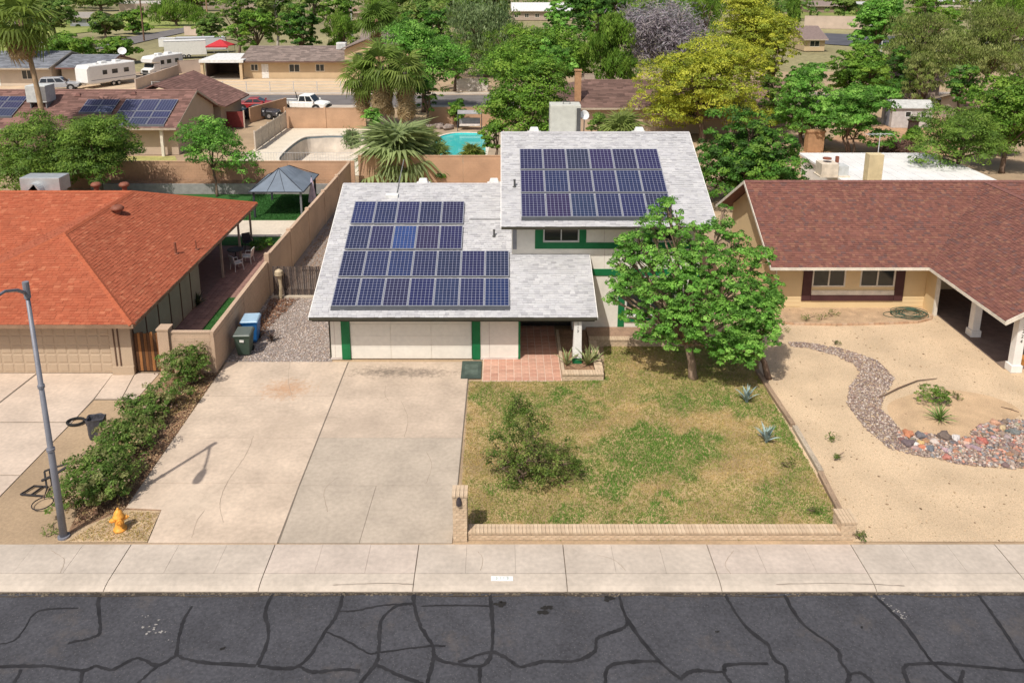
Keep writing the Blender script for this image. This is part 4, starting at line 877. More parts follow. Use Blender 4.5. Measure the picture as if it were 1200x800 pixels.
SV = M('galvanised', (.55,.57,.58), rough=.4, metal=.5, na=.1); hw = (XY(76,43.2,4.6)-XY(30,43.2,4.6))/2
bx(-hw,hw,-.5,.6,.25,ZY(206,43.2)-z).obj('cabinet', SV, t, bevel=.02); arc = [(-.0,-.55-0*math.cos(a),0) for a in (0,)]
vs = MB(); ring = [(math.cos(a)*.45-.2, 0, .25+math.sin(a)*.55) for a in [math.pi*k/12 for k in range(13)]]
vs.loft([[(p[0], yy, p[2]) for p in ring]+[(.25,yy,.2),(-.65,yy,.2)] for yy in (-.95,-.502)]).obj('duct', SV, t, smooth=False)
for s in (-1, 1): bx(s*hw*.8-.04,s*hw*.8+.04,-.45,.5,-.2,.25).obj('leg', SV, t)
# side yard of the left house
structure('side_patio', MB().face([(x, y, -.002) for x, y in [(wx,31.2),(-11.85,31.2),(-11.85,46.3),(-19,46.3),(-19,38.2),(wx,38.2)]]).mesh('side_patio', M('patio_base', (.25,.16,.13))))
PV = M('paver', objcol=True, rough=.85, ns=5, na=.12); pv = bpy.data.objects['side_patio']; pm_ = bx(-.148,.148,-.148,.148,-.01,.012).mesh('paver', PV)
cnt = 0
for j in range(50):
    for i in range(11):
        x = wx+.2+.305*i; y = 31.4+.305*j
        if x > G(253, 367)[0]-.1 and y < G(268, 349)[1]+.1: continue
        if x > -12 or cnt >= 300 or y > 46: continue
        cnt += 1; o = link('paver', pm_, pv); o.location = (x, y, 0); f_ = RN.uniform(.8, 1.15); o.color = (.30*f_, .17*f_, .14*f_, 1)
turf = M('turf', (.035,.12,.025), ns2=50, na2=.3, bump=.9, bs=120, rough=.95)
GRT = [(.04,.15,.03),(.03,.12,.025),(.06,.18,.04)]
TSX = G(253, 367)[0]; TSY = G(268, 349)[1]
sheet('turf_strip', [(TSX,31.3),(-11.86,31.3),(-11.86,TSY),(TSX,TSY)], .014, turf)
sheet('turf_patch', [(-19,46.4),(-11.6,46.4),(-11.6,48.0),(-19,48.0)], .0, turf); 
sheet('back_concrete', [(-32,48.02),(-11.5,48.02),(-11.5,51.3),(-32,51.3)], .004, conc('pale_concrete', (.62,.545,.44)))
sheet('back_turf', [(-30,51.32),(-11.4,51.32),(-11.4,57.6),(-30,57.6)], .002, turf)
blades([(-18,51.4),(-11.5,51.4),(-11.5,57.5),(-18,57.5)], 8000, lambda P: np.full(len(P), 1.), .06, .03, GRT, GRT, 61, 'turf_pile', 'bright artificial turf under the gazebo')
blades([(TSX,31.3),(-11.9,31.3),(-11.9,TSY),(TSX,TSY)], 4000, lambda P: np.full(len(P), 1.), .04, .02, GRT, GRT, 62, 'turf_pile', 'artificial turf strip inside the side wall')
lw = E('raised_bed', 'long low grey raised bed along the back wall behind the gazebo', 'planter', (-20, 57.9, 0), world=True); bx(-30,-11.6,57.65,57.8,0,.75).obj('front', M('grey_block', (.30,.29,.28)), lw); bx(-30,-11.6,57.8,59.2,0,.65).obj('soil', M('mulch'), lw)
# block walls: piers, panels with coursed faces, cap
BW = M('block_wall', (.52,.375,.265), ns=.8, na=.1, ns2=25, na2=.1, bump=.35, bs=50, rough=.95)
BW2 = M('block_wall_orange', (.50,.315,.20), ns=.8, na=.12, ns2=25, na2=.1, bump=.35, bs=50, rough=.95)
def block_wall(label, p, q, h, mat, pan=4.6, th=.15, course=.2, pier=True, blk=True):
    p = Vector(p); q = Vector(q); d = q-p; L = d.length; a = math.atan2(d.y, d.x); t = E('block_wall', label, 'wall', (p.x, p.y, 0), a); k = max(1, round(L/pan))
    for i in range(k):
        x0, x1 = L*i/k+.008, L*(i+1)/k-.008; b = MB(); b.box(x0,x1,.01,th-.01,-.1,h-.06); nc = int((h-.06)/course)
        if blk:
            for j in range(nc):
                x = x0-(.2 if j % 2 else 0)
                while x < x1-.03:
                    A, B = max(x, x0)+.004, min(x+.4, x1)-.004; x += .4
                    if B-A > .05: o_ = RN.uniform(0, .003); b.box(A,B,-o_,th+o_,j*course+.004,(j+1)*course-.004)
        b.obj('wall_panel', mat, t); bx(x0,x1,-.015,th+.015,h-.058,h).obj('cap', mat, t)
    if pier:
        for i in range(k+1): x = L*i/k; bx(x-.11,x+.11,-.05,th+.05,-.1,h+.1).obj('pier', mat, t, bevel=.02)
    return t
block_wall('short front return of the block wall behind the round bush', (-13.5, 30.62), (-11.85, 30.62), 1.85, BW, pier=False)
pz = E('wall_pier', 'tan block pier between the wooden gate and the wall', 'pier', (-13.72, 30.55, 0)); bx(-.22,.22,-.05,.42,0,1.95).obj('shaft', BW, pz); bx(-.25,.25,-.08,.45,1.95,2.02).obj('cap', BW, pz)
block_wall('lower run of the tan side wall beside the trash bins', (-11.7, 30.6), (-11.75, 38.7), 1.85, BW, pan=4, pier=False)
block_wall('taller run of the tan side wall beside the white house roof', (-11.72, 38.85), (-11.2, 58.6), 2.15, BW, pan=3.9)
block_wall('tan back wall behind the red roof house and gazebo', (-36, 59.4), (-11.0, 59.4), 2.05, BW2, pan=5, pier=False)
block_wall('orange back wall behind the white house beside the turquoise pool', (-10.9, 60.4), (9, 60.4), 2.25, BW2, pan=4, pier=False)
# wooden gate, slatted gate
wg = E('wooden_gate', 'stained brown board gate between garage and wall pier', 'gate', (-14.5, 30.75, 0), world=True); gx0, gx1 = -15.0, -13.98
for i in range(8):
    x = gx0+(gx1-gx0)*i/8; f_ = [(.20,.085,.03),(.10,.045,.02),(.30,.13,.045),(.07,.035,.018)][(i*5+1) % 4]
    o = bx(x+.006,x+(gx1-gx0)/8-.006,30.72,30.75,.06,1.72+.03*(i % 3)).obj('board', M('gate_board_%d' % ((i*5+1) % 4), f_, ns=6, na=.35, stretch=(1,1,.15)), wg)
for z in (.35, 1.4): bx(gx0,gx1,30.755,30.8,z,z+.09).obj('rail', BRW, wg)
bx(gx0-.06,gx0-.01,30.7,30.8,0,1.8).obj('post', BRW, wg)
sg = E('slat_gate', 'dark weathered slat gate between side wall and white house', 'gate', (-9.5, 38.6, 0), world=True)
n = 36
for i in range(n):
    x = -11.5+3.9*i/n; bx(x,x+.088,38.6,38.62,.08,1.62+RN.uniform(-.03,.03)).obj('slat', M('slat_%d' % (i % 3), [(.10,.075,.065),(.14,.105,.085),(.07,.055,.05)][i % 3], ns=8, na=.3), sg)
bx(-11.6,-7.45,38.4,38.75,-.05,.09).obj('kerb', M('pale_concrete_b', (.5,.43,.34)), sg)
for z in (.3, 1.35): bx(-11.5,-7.6,38.625,38.67,z,z+.09).obj('rail', M('slat_1'), sg)
pa = E('dry_palm_trunk', 'pale dry yucca trunk leaning on the slat gate', 'plant', (-11.1, 38.3, 0)); MB().tube([(0,0,0),(.05,.02,.7),(-.02,.05,1.35)], [.09,.08,.12], 8).obj('stem', M('pale_trunk', (.45,.36,.24), na=.3), pa); MB().lathe([(.05,1.2),(.22,1.3),(.2,1.5),(.05,1.6)], n=9).obj('tuft', M('pale_trunk'), pa)

# ------------------------------------------------------------------ right neighbour: brown shingles
DCOL = [(0.191,0.080,0.062),(0.210,0.090,0.066),(0.173,0.074,0.059),(0.149,0.078,0.069),(0.226,0.107,0.074)]
YEL = M('yellow_wall', (.72,.545,.31), ns=1, na=.05, ns2=30, na2=.04, rough=.8); CRT = M('cream_trim', (.72,.66,.56), rough=.6)
MAR = M('maroon_trim', (.075,.03,.03), rough=.6)
RH = E('brown_roof_house', 'yellow neighbour house with brown red shingle roof and porch wing', 'house', (22, 38, 0), world=True)
X0, YE, ZE, T, YR = 12.65, 36.2, 2.5, .555, 41.3; ZRr = ZE+T*(YR-YE); WX, WYc, RX = 20.1, 30.2, 25.2
P1 = [(X0,YE,ZE),(WX,YE,ZE),(RX,YR,ZRr),(X0,YR,ZRr)]; P2 = [(WX,YE,ZE),(WX,WYc,ZE),(RX,WYc,ZRr),(RX,YR,ZRr)]
P3 = [(2*RX-WX,WYc,ZE),(2*RX-WX,YE,ZE),(RX,YR,ZRr),(RX,WYc,ZRr)]; P4 = [(2*RX-WX,YE,ZE),(44,YE,ZE),(44,YR,ZRr),(RX,YR,ZRr)]
rb = MB(); [rb.slab(p, .1) for p in (P1, P2, P3, P4)]; rb.slab([(44,46.4,ZE),(X0,46.4,ZE),(X0,YR,ZRr-.002),(44,YR,ZRr-.002)], .1); rro = rb.obj('roof', M('brown_deck', (.2,.1,.08)), RH)
for p in (P1, P2, P4): shingles(p, DCOL, SH, rro, weights=[.34,.22,.2,.12,.12], jit=.14, expo=.14, th=(.008,.03), wid=(.10,.24))
BC = M('brown_cap', (.20,.09,.075), ns=6, na=.2); cap_line(rro, (X0,YR,ZRr), (44,YR,ZRr), BC); cap_line(rro, (RX,WYc,ZRr), (RX,YR,ZRr), BC)
f = MB(); f.box(X0,WX-.03,YE-.035,YE-.003,ZE-.15,ZE-.01); f.box(WX-.035,WX-.003,WYc-.03,YE-.04,ZE-.15,ZE-.01)
f.slab([(X0-.03,YE,ZE+.02),(X0-.003,YE,ZE+.02),(X0-.003,YR,ZRr+.02),(X0-.03,YR,ZRr+.02)], .17); f.slab([(X0-.03,YR,ZRr+.02),(X0-.003,YR,ZRr+.02),(X0-.003,46.4,ZE+.02),(X0-.03,46.4,ZE+.02)], .17)
f.slab([(WX,WYc-.035,ZE+.025),(WX,WYc-.003,ZE+.025),(RX,WYc-.003,ZRr+.025),(RX,WYc-.035,ZRr+.025)], .2); f.slab([(RX,WYc-.035,ZRr+.025),(RX,WYc-.003,ZRr+.025),(2*RX-WX,WYc-.003,ZE+.025),(2*RX-WX,WYc-.035,ZE+.025)], .2); f.obj('fascia', CRT, RH)
RW = 37.25; zw = ZE+T*(RW-YE)-.12; wx0 = 13.3; rx = lambda p, z=1.5: XY(p, RW, z)
O1 = (rx(952), rx(991), ZY(336,RW), ZY(314.5,RW)); O2 = (rx(1008), rx(1049), ZY(336,RW), ZY(314.5,RW)); o_top = max(O1[3], O2[3])
w = MB(); wall_open(w, wx0, 20.75, 0, zw, RW, .15, [O1, O2])
ge = [(37.4,0),(45.2,0),(45.2,zw),(41.3,ZRr-.14),(37.4,zw)]; n = 5
w.add([(wx0,y,z) for y, z in ge]+[(wx0+.15,y,z) for y, z in ge], [(4,3,2,1,0),(5,6,7,8,9)]+[(i,(i+1)%n,n+(i+1)%n,n+i) for i in range(n)])
w.box(20.6,20.75,RW-.9,RW,0,2.4); w.box(20.75,30,39.6,39.75,0,2.45); w.box(29.8,29.95,31,39.6,0,2.4); w.box(44,44.15,37,45,0,zw); w.box(wx0+.15,44,45.05,45.2,0,zw); w.obj('wall', YEL, RH)
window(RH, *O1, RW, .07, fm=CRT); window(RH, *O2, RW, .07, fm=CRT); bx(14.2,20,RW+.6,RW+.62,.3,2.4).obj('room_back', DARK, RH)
mz0, mz1 = ZY(352,RW), ZY(345,RW)
g = lambda *q, m=MAR: bx(*q).obj('trim_board', m, RH)
zt_ = ZE+T*(RW-YE)-.13
g(rx(941),rx(951.5),RW-.05,RW-.001,mz0,zt_); g(rx(1049.5),rx(1060),RW-.05,RW-.001,mz0,zt_); g(rx(952),rx(1049),RW-.06,RW-.001,mz0,mz1); bx(rx(952),rx(1049),RW-.07,RW-.001,mz1+.002,mz1+.22).obj('sill', CRT, RH); 
for xa_, xb_ in ((wx0+.02,rx(940)),(rx(1061),20.58)):
    for j in range(7): MB().hexa([(xa_,RW-.022,.08+j*.2),(xb_,RW-.022,.08+j*.2),(xb_,RW-.001,.08+j*.2),(xa_,RW-.001,.08+j*.2)],[(xa_,RW-.008,.272+j*.2),(xb_,RW-.008,.272+j*.2),(xb_,RW-.001,.272+j*.2),(xa_,RW-.001,.272+j*.2)]).obj('siding_board', YEL, RH)
g(20.6,20.77,RW-1.0,RW-.902,0,2.4, m=CRT); g(wx0-.03,wx0+.03,RW-.03,RW-.0012,0,zw-.05, m=CRT)
bx(20.85,29.7,31,39.5,-.05,.02).obj('porch_slab', M('porch_dark', (.20,.15,.12)), RH); bx(25,25.9,39.55,39.598,.02,2.1).obj('front_door', M('door_brown'), RH)
for i, (px, py, lab) in enumerate(((1140,393,'white square porch post at the middle of the brown porch'),(1187,434,'white square porch post with black house digits at the corner'))):
    x, y = G(px, py); t = E('porch_post', lab, 'post', (x, y, 0), 0, 'porch posts of the yellow house'); bx(-.17,.17,-.17,.17,.32,2.42).obj('shaft', WHITE2, t, bevel=.01); bx(-.23,.23,-.23,.23,0,.32).obj('base', WHITE2, t, bevel=.015)
    if i:
        for k, ch in enumerate('3224'): o = link('digit', text_mesh(ch, .2, .006), t); o.location = (.06-.01*k, -.176, 2.05-.22*k); o.rotation_euler = (math.pi/2, 0, 0); o.data.materials.append(FASC)
op = E('clay_pot', 'orange clay pot beside the white corner post', 'pot', (*G(1198,427), 0)); MB().lathe([(.13,0),(.2,.3),(.22,.3),(.22,.36),(.18,.36)]).obj('pot', M('clay', (.55,.25,.07)), op, smooth=False)
# brick edging with hose coil
be = E('brick_edging', 'curved brick edging of the bed below the yellow house windows', 'edging', (*G(1000,380), 0), world=True)
ptsE = [G(*q) for q in ((905,377),(930,380),(980,381),(1030,380),(1075,378),(1091,374),(1093,367),(1085,362))]; acc = []
for p, q in zip(ptsE, ptsE[1:]):
    d = Vector(q)-Vector(p); k = max(1, round(d.length/.24))
    for i in range(k): c = Vector(p)+d*((i+.5)/k); brick(be, (c.x, c.y, .04), (d.length/k-.015, .11, .09), math.atan2(d.y, d.x), 1)
sheet('window_bed', [G(*q) for q in ((905,376),(980,380),(1075,377),(1090,372),(1085,361),(905,361))], .0, M('bed_soil', (.46,.32,.20), ns=2, na=.2, ns2=20, na2=.2, bump=.5))
hx, hy = G(1066, 369); hz = E('hose_coil', 'coiled dark green garden hose on the bed by the yellow wall', 'hose', (hx, hy, 0)); b = MB(); P = []; rr = random.Random(5)
for i in range(150): a = i*.36; r_ = .42+.18*math.sin(i*.13)+rr.uniform(-.02,.02); P.append((math.cos(a)*r_*1.5+.06*math.sin(i*.05), math.sin(a)*r_, .03+i*.0012))
b.tube(P, .016, 5).obj('hose', M('hose_green', (.05,.10,.07), rough=.5), hz, smooth=True)
b = MB(); b.tube([(math.cos(i*.3)*.5-.75, math.sin(i*.3)*.33, .02) for i in range(22)], .015, 5).obj('loose_loop', M('hose_green'), hz, smooth=True)
def weed(label, px, py, s, seed, kind='bush', n=110, name='weed'):
    x, y = G(px, py); return tree(name, label, (x, y), [(x, y, s*.35, s*.55, s*.5, s*.4)], kind, n, sd=s*.16, per=13, seed=seed, trunk_r=.015, cat='plant', size=.07)
weed('leggy grey weed growing beside the hose coil', 1063, 352, 1.1, 71, 'grey', 200)
for i, (px, py, s, lab) in enumerate([(943,376,.4,'low weed at the left end of the window bed'),(962,375,.45,'second low weed in the window bed beside the leftmost one'),(976,371,.5,'largest low weed in the window bed'),(915,388,.5,'small weed just below the brick edging by the tree'),(980,404,.25,'tiny weed above the gravel stream'),(978,516,.4,'green weed patch in the gravel near the timber edging'),(978,539,.28,'small weed in the gravel below the weed patch'),(1007,631,.35,'weed behind the short end pillar'),(995,632,.0,''),(1120,468,.35,'faint weed beside the rounded shrub'),(60,626,.4,'dry weed tuft at the foot of the street lamp'),(925,548,.4,'weed tuft against the timber edging, middle'),(955,600,.35,'weed tuft against the timber edging near the pillar'),(1155,655,.0,'')]):
    if s: weed(lab, px, py, s, 72+i)
# timber edging
tb = M('timber', (.30,.21,.14), ns=3, na=.25, ns2=30, na2=.2, bump=.6, bs=30, stretch=(1,.2,1)); tb2 = M('timber_grey', (.40,.33,.25), ns=3, na=.25, ns2=30, na2=.2, bump=.6, stretch=(1,.2,1))
for p, q, m_, lab in (((887,436),(929,500),tb,'dark old timber of the lawn edging nearest the tree'),((931,502),(962,555),tb2,'grey weathered timber in the middle of the lawn edging'),((961,556),(987,607),tb,'brown timber of the lawn edging nearest the sidewalk')):
    a = Vector(G(*p)); c = Vector(G(*q)); d = a-c; t = E('timber_edging', lab, 'timber', (c.x, c.y, 0), math.atan2(d.y, d.x)-math.pi/2+0, 'lawn edging timbers'); L = d.length
    bx(-.09,.09,0,L,-.03,.15).obj('beam', m_, t, bevel=.02)
    for k in range(5): MB().lathe([(.012,.15),(.012,.156)], (0,L*(k+.5)/5,0), 6).obj('spike', FASC, t)
# dry stream of gravel and river rocks
SCL = [(.31,.24,.20),(.43,.345,.285),(.22,.165,.15),(.37,.265,.20),(.50,.42,.36),(.26,.18,.15)]
def band(c, w0):
    L_ = []; R_ = []
    for i, (px, py, w) in enumerate(c):
        p = Vector(G(px, py)); a = Vector(G(*c[max(i-1,0)][:2])); d = Vector(G(*c[min(i+1,len(c)-1)][:2])); n_ = Vector((-(d-a).y, (d-a).x)).normalized(); L_.append(tuple(p+n_*w)); R_.append(tuple(p-n_*w))
    return L_+R_[::-1]
st = band([(925,403,.22),(950,405,.3),(985,413,.45),(1015,425,.6),(1028,440,.65),(1015,460,.65),(1012,475,.6),(1032,500,.6),(1055,520,.6),(1090,528,.5)], 1)
pebbles('stream_gravel', 'mixed grey and pink gravel of the dry stream', st, 5200, .025, .07, SCL, 81, .0)
pond = [G(*q) for q in ((1050,505),(1062,509),(1090,508),(1110,515),(1135,512),(1150,497),(1180,492),(1260,495),(1260,545),(1180,549),(1120,543),(1080,532),(1055,520))]
pebbles('stream_gravel', 'coarser multicoloured gravel of the dry pond', pond, 5600, .03, .10, SCL+[(.25,.24,.24),(.50,.25,.18)], 82, .0)
rock_ms = []
for k in range(6):
    r = np.random.default_rng(90+k); m = MB(); rows_ = 6; vs = []
    for i in range(rows_+1):
        for j in range(9):
            th, ph = math.pi*i/rows_, 2*math.pi*j/9; f_ = 1+.22*math.sin(3*ph+k)*math.sin(th)+r.uniform(-.13,.13)*math.sin(th); vs.append((math.sin(th)*math.cos(ph)*f_, math.sin(th)*math.sin(ph)*f_*.8, math.cos(th)*.62*f_))
    fs = [(i*9+j, i*9+(j+1)%9, (i+1)*9+(j+1)%9, (i+1)*9+j) for i in range(rows_) for j in range(9)]
    rock_ms.append(m.add(vs, fs).mesh('rock', M('rock', objcol=True, rough=.85, ns=4, na=.2, ns2=25, na2=.15, bump=.4)))
def rock(label, px, py, s, col, seed, group=None, name='rock'):
    r = random.Random(seed); x, y = G(px, py); o = link(name, rock_ms[seed % 6]); o.location = (x, y, s*.35); o.scale = (s*r.uniform(.85,1.15), s*r.uniform(.8,1.1), s*r.uniform(.7,.95)); o.rotation_euler = (0, 0, r.uniform(0, 6)); o.color = (*col, 1); tag(o, label, 'rock', group)
big = [(1064,510,.22,(.52,.22,.12),'orange red boulder at the top left of the dry pond'),(1078,512,.21,(.17,.16,.17),'dark grey boulder right of the orange red boulder'),(1065,521,.22,(.16,.12,.125),'dark purple boulder below the orange red boulder'),(1106,513,.28,(.17,.13,.11),'large dark brown boulder at the upper edge of the dry pond'),(1120,515,.21,(.62,.58,.55),'pale white boulder right of the dark brown boulder'),(1072,521,.12,(.75,.72,.68),'small bright white rock between purple and yellow rocks'),(1079,520,.14,(.62,.44,.20),'small yellow rock beside the bright white rock'),(1134,518,.17,(.55,.25,.16),'salmon rock in the middle of the dry pond'),(1132,521,.15,(.62,.42,.33),'pale pink rock beside the salmon rock'),(1152,518,.2,(.42,.14,.11),'deep red boulder right of the salmon rock'),(1090,527,.18,(.16,.17,.19),'blue grey boulder at the lower left of the dry pond'),(1080,525,.14,(.55,.22,.13),'small orange rock above the blue grey boulder'),(1109,537,.17,(.45,.19,.15),'red rock at the bottom edge of the dry pond'),(1095,519,.17,(.55,.47,.42),'beige rock between yellow and brown boulders'),(1165,497,.2,(.52,.30,.20),'pinkish rock at the top right of the dry pond'),(1175,503,.17,(.55,.42,.25),'tan yellow rock at the top right of the dry pond'),(1188,508,.2,(.19,.20,.19),'dark green grey rock near the right end of the dry pond')]
for i, (px, py, s, c, lab) in enumerate(big): rock(lab, px, py, s, c, i)
rg_ = np.random.default_rng(5); PP = grid_pts(pond, 85, rg_); cs = [(.17,.15,.15),(.27,.19,.18),(.36,.30,.27),(.22,.14,.125),(.46,.39,.35),(.13,.135,.135),(.36,.19,.135)]
for i, (x, y) in enumerate(PP):
    o = link('river_rock', rock_ms[i % 6]); s = rg_.uniform(.07,.15); o.location = (x, y, s*.4); o.scale = (s*rg_.uniform(.8,1.3), s, s*.8); o.rotation_euler = (0, 0, rg_.uniform(0, 6)); o.color = (*[q*rg_.uniform(.85,1.15) for q in cs[i % 7]], 1); tag(o, 'fist sized river rock lying among the gravel of the dry pond', 'rock', 'small river rocks of the dry pond')
sheet('planting_mound', smooth_loop([G(*q) for q in ((1040,475),(1068,462),(1105,456),(1160,464),(1195,480),(1185,492),(1150,499),(1130,512),(1090,510),(1056,500))]), .001, M('mound', (.53,.37,.225), ns=1.2, na=.15, ns2=22, na2=.18, bump=.6))
x, y = G(1092,472); tree('rounded_shrub', 'rounded dark green shrub behind the spiky yucca', (x, y), [(x-.1,y,.36,.6,.48,.33),(x+.2,y,.32,.42,.4,.3)], 'olive', 2400, sd=.06, per=30, seed=101, trunk_r=.03, cat='shrub', size=.07)
blades_plant('yucca', 'spiky green yucca in front of the rounded shrub', (*G(1101,493),0), 44, .72, .03, [(.14,.24,.05),(.22,.31,.09),(.10,.18,.04)], 102, up=(8, 88))
x, y = G(1030,467); x2, y2 = G(1098,444); stk = E('fallen_branch', 'long thin bare branch lying above the planting mound', 'branch', (x, y, 0), world=True); MB().tube([(x,y,.03),(x+(x2-x)*.35,y+(y2-y)*.45,.07),(x+(x2-x)*.7,y+(y2-y)*.85,.06),(x2,y2,.03)], [.03,.028,.022,.012], 6).obj('branch', M('branch_wood', (.15,.10,.07)), stk)
x, y = G(1184,480); t = E('fallen_branch', 'short dark stick at the right of the planting mound', 'branch', (x, y, 0)); MB().tube([(-.25,.18,.02),(0,0,.03),(.2,-.2,.02)], [.012,.02,.012], 6).obj('stick', M('branch_wood'), t)
# ------------------------------------------------------------------ front yard plants
def lob(y, items):   # (px, py, radius in px, depth offset)
    out = []
    for px, py, r, dy in items:
        yy = y+dy; z = ZY(py, yy); d = yy*math.cos(PITCH)+(CAMH-z)*math.sin(PITCH); R = r*d/FPX
        out.append((XY(px, yy, z), yy, z, R, R*.9, R*.8))
    return out
tx, ty = G(812, 443)
tree('shade_tree', 'leafy bright green shade tree in front of the white house', (tx, ty),
  lob(ty, [(782,240,9,.9),(771,252,11,.8),(793,252,8,.9),(764,266,15,.7),(788,272,20,.6),(748,280,13,.8),(818,268,11,1),(850,246,8,1),(846,262,10,1),(838,276,18,.9),(812,292,22,.6),(866,282,13,1),(735,300,15,.8),(757,305,24,.5),(728,325,15,.5),(790,315,30,.1),(745,338,20,.3),(728,348,13,.3),(719,337,9,.3),(722,308,9,.6),(733,283,9,.9),(716,352,7,.3),(830,312,30,.2),(868,306,22,.6),(893,302,14,.9),(812,345,34,-.4),(775,352,24,-.2),(855,342,34,-.3),(892,335,22,.4),(908,352,12,.5),(765,378,20,-.3),(742,372,14,.1),(752,395,10,-.2),(775,395,13,-.5),(797,382,24,-.8),(840,378,34,-.9),(785,402,12,-.8),(872,366,26,-.5),(850,410,20,-1.1),(818,404,14,-1)]),
  'bright', 52000, sd=.108, per=38, size=.108, seed=201, trunk_r=.17, bark_c=(.30,.21,.15), fork=.12, shell=.9)
tx2, ty2 = G(900, 443)
tree('shade_tree', 'smaller leaning green tree beside the timber edging', (tx2, ty2),
  lob(ty2, [(885,372,28,-.4),(870,405,26,-.9),(895,392,22,-.7),(850,418,14,-1),(905,350,14,.2),(880,425,11,-1.2)]),
  'bright', 13000, sd=.108, per=38, size=.108, seed=202, trunk_r=.13, bark_c=(.16,.11,.09), fork=.4, lean=(-.6,-.1))
x, y = G(622, 575)
tree('lawn_bush', 'sparse twiggy olive bush in the middle of the lawn', (x, y+.6), [(x-.1,y+.6,1.0,.8,.8,.6),(x-.4,y+.8,1.85,.6,.5,.5),(x+.75,y+.5,.75,.75,.6,.5),(x-.85,y+.5,.7,.6,.6,.45),(x+.1,y+.3,.45,1.2,.7,.36),(x-.5,y+.9,2.65,.26,.25,.4),(x+.45,y+.8,1.75,.4,.4,.35),(x+1.2,y+.5,1.2,.3,.3,.3),(x-1.05,y+.7,1.5,.28,.3,.3),(x-.1,y+.9,2.25,.3,.3,.3),(x+1.45,y+.4,.6,.35,.3,.25),(x-1.25,y+.5,.9,.25,.3,.3),(x-.75,y+.8,2.2,.2,.2,.25)], 'bush', 8600, sd=.085, per=24, seed=203, trunk_r=.08, bark_c=(.2,.14,.1), cat='shrub', size=.085, multi=4, shell=.75)
x, y = G(905, 447); 
def hedge(label, px, py, w, h, seed, n, name='flowering_bush', mix=.3, top=None):
    x, y = G(px, py); r = random.Random(seed)
    L = [(x+r.uniform(-.35,.35)*w, y+r.uniform(-.25,.3)*w, h*r.uniform(.35,.62), w*r.uniform(.26,.4), w*r.uniform(.26,.4), h*r.uniform(.28,.42)) for _ in range(7)]+[(x,y,h*.48,w*.42,w*.42,h*.46)]
    t = tree(name, label, (x, y), L, 'hedge', int(n*1.35), sd=w*.062, per=44, seed=seed, trunk_r=.05, cat='shrub', size=.095, multi=3)
    rng = np.random.default_rng(seed+1); cen, out, li = lobes_clumps([(a,b,c,d*1.04,e*1.04,f*1.04) for a,b,c,d,e,f in L], int(n/32), rng, 1.0)
    V, F, C = leaf_cloud(cen, out, 3, .05, .085, [(.42,.28,.21),(.50,.36,.26),(.36,.27,.13),(.30,.26,.11)], rng, .8, aspect=.8); V[:, 2] = np.maximum(V[:, 2], .03)
    link('flowers', npmesh('flowers', V, F, leaf_mat(), C), t, 'stuff'); return t
hedge('round flowering bush against the front of the tan block wall', 219, 450, 1.75, 1.65, 211, 5200)
for i, (px, py, w, h, n, lab) in enumerate([(196,478,1.5,.95,2400,'thin pale flowering bush next below the round bush'),(172,500,1.7,1.0,3400,'flowering bush in the upper part of the hedge row'),(150,528,1.9,1.15,4400,'flowering bush in the middle of the hedge row'),(128,560,1.9,1.2,5000,'flowering bush right of the bent metal frame'),(106,592,1.85,1.25,5200,'dark dense bush at the hedge end by the street lamp')]): hedge(lab, px, py, w, h, 212+i*3, n)
blades(gpoly((188,470),(245,440),(235,470),(200,490)), 500, lambda P: np.full(len(P), -.1), .12, .015, DRY, DRY, 231, label='pale dry grass between the round bush and hedge')

# ------------------------------------------------------------------ street furniture and yard things
LM = M('lamp_steel', (.23,.235,.27), rough=.5, ns=2, na=.12, metal=.2)
x, y = G(75, 629); t = E('street_lamp', 'grey steel street lamp leaning over the left driveway strip', 'street lamp', (x, y, 0), world=False)
Hh = ZY(335, y); MB().tube([(0,0,-.1),(0,0,2.9),(0,0,2.92),(0,0,Hh-.2)], [.108,.09,.08,.055], 14).obj('pole', LM, t, smooth=True)
b = MB(); 
for z, r_ in ((2.9,.115),(Hh*.62,.095)): b.cyl((0,0,z-.04),(0,0,z+.04),r_,14)
b.cyl((0,0,0),(0,0,.06),.17,14); b.obj('collar', LM, t)
MB().cyl((0,0,Hh-.35),(0,0,Hh+.12),.085,12).obj('cap', LM, t)
MB().tube([(0,0,Hh-.22),(-.03,-.35,Hh+.02),(.0,-.9,Hh+.22),(.1,-1.7,Hh+.3)], [.05,.045,.04,.04], 10).obj('arm', LM, t, smooth=True)
MB().loft([[(.1+w*sx, yy, Hh+.3+zz) for sx, zz in ((-1,-.06),(1,-.06),(.8,.07),(-.8,.07))] for yy, w in ((-1.65,.06),(-1.85,.13),(-2.25,.15),(-2.4,.08))]).obj('luminaire', LM, t)
HY = M('hydrant_yellow', (.80,.36,.06), rough=.5, ns=8, na=.15)
x, y = G(141, 620); t = E('fire_hydrant', 'orange yellow fire hydrant on dry grass beside the driveway', 'fire hydrant', (x, y, 0), .5); t.scale = (1.0,)*3
MB().lathe([(.19,0),(.19,.05),(.13,.06),(.12,.4),(.16,.42),(.16,.47),(.13,.49),(.12,.58),(.07,.66),(.03,.68),(.03,.73),(.01,.74)], n=16).obj('barrel', HY, t, smooth=True)
for a in (math.pi*1.5, 0, math.pi): c_, s_ = math.cos(a), math.sin(a); r_ = .085 if a > 4 else .065; o = MB().cyl((c_*.1,s_*.1,.36),(c_*.23,s_*.23,.36),r_,12).obj('outlet', HY, t); MB().cyl((c_*.23,s_*.23,.36),(c_*.27,s_*.27,.36),r_*.5,6).obj('nut', HY, o)
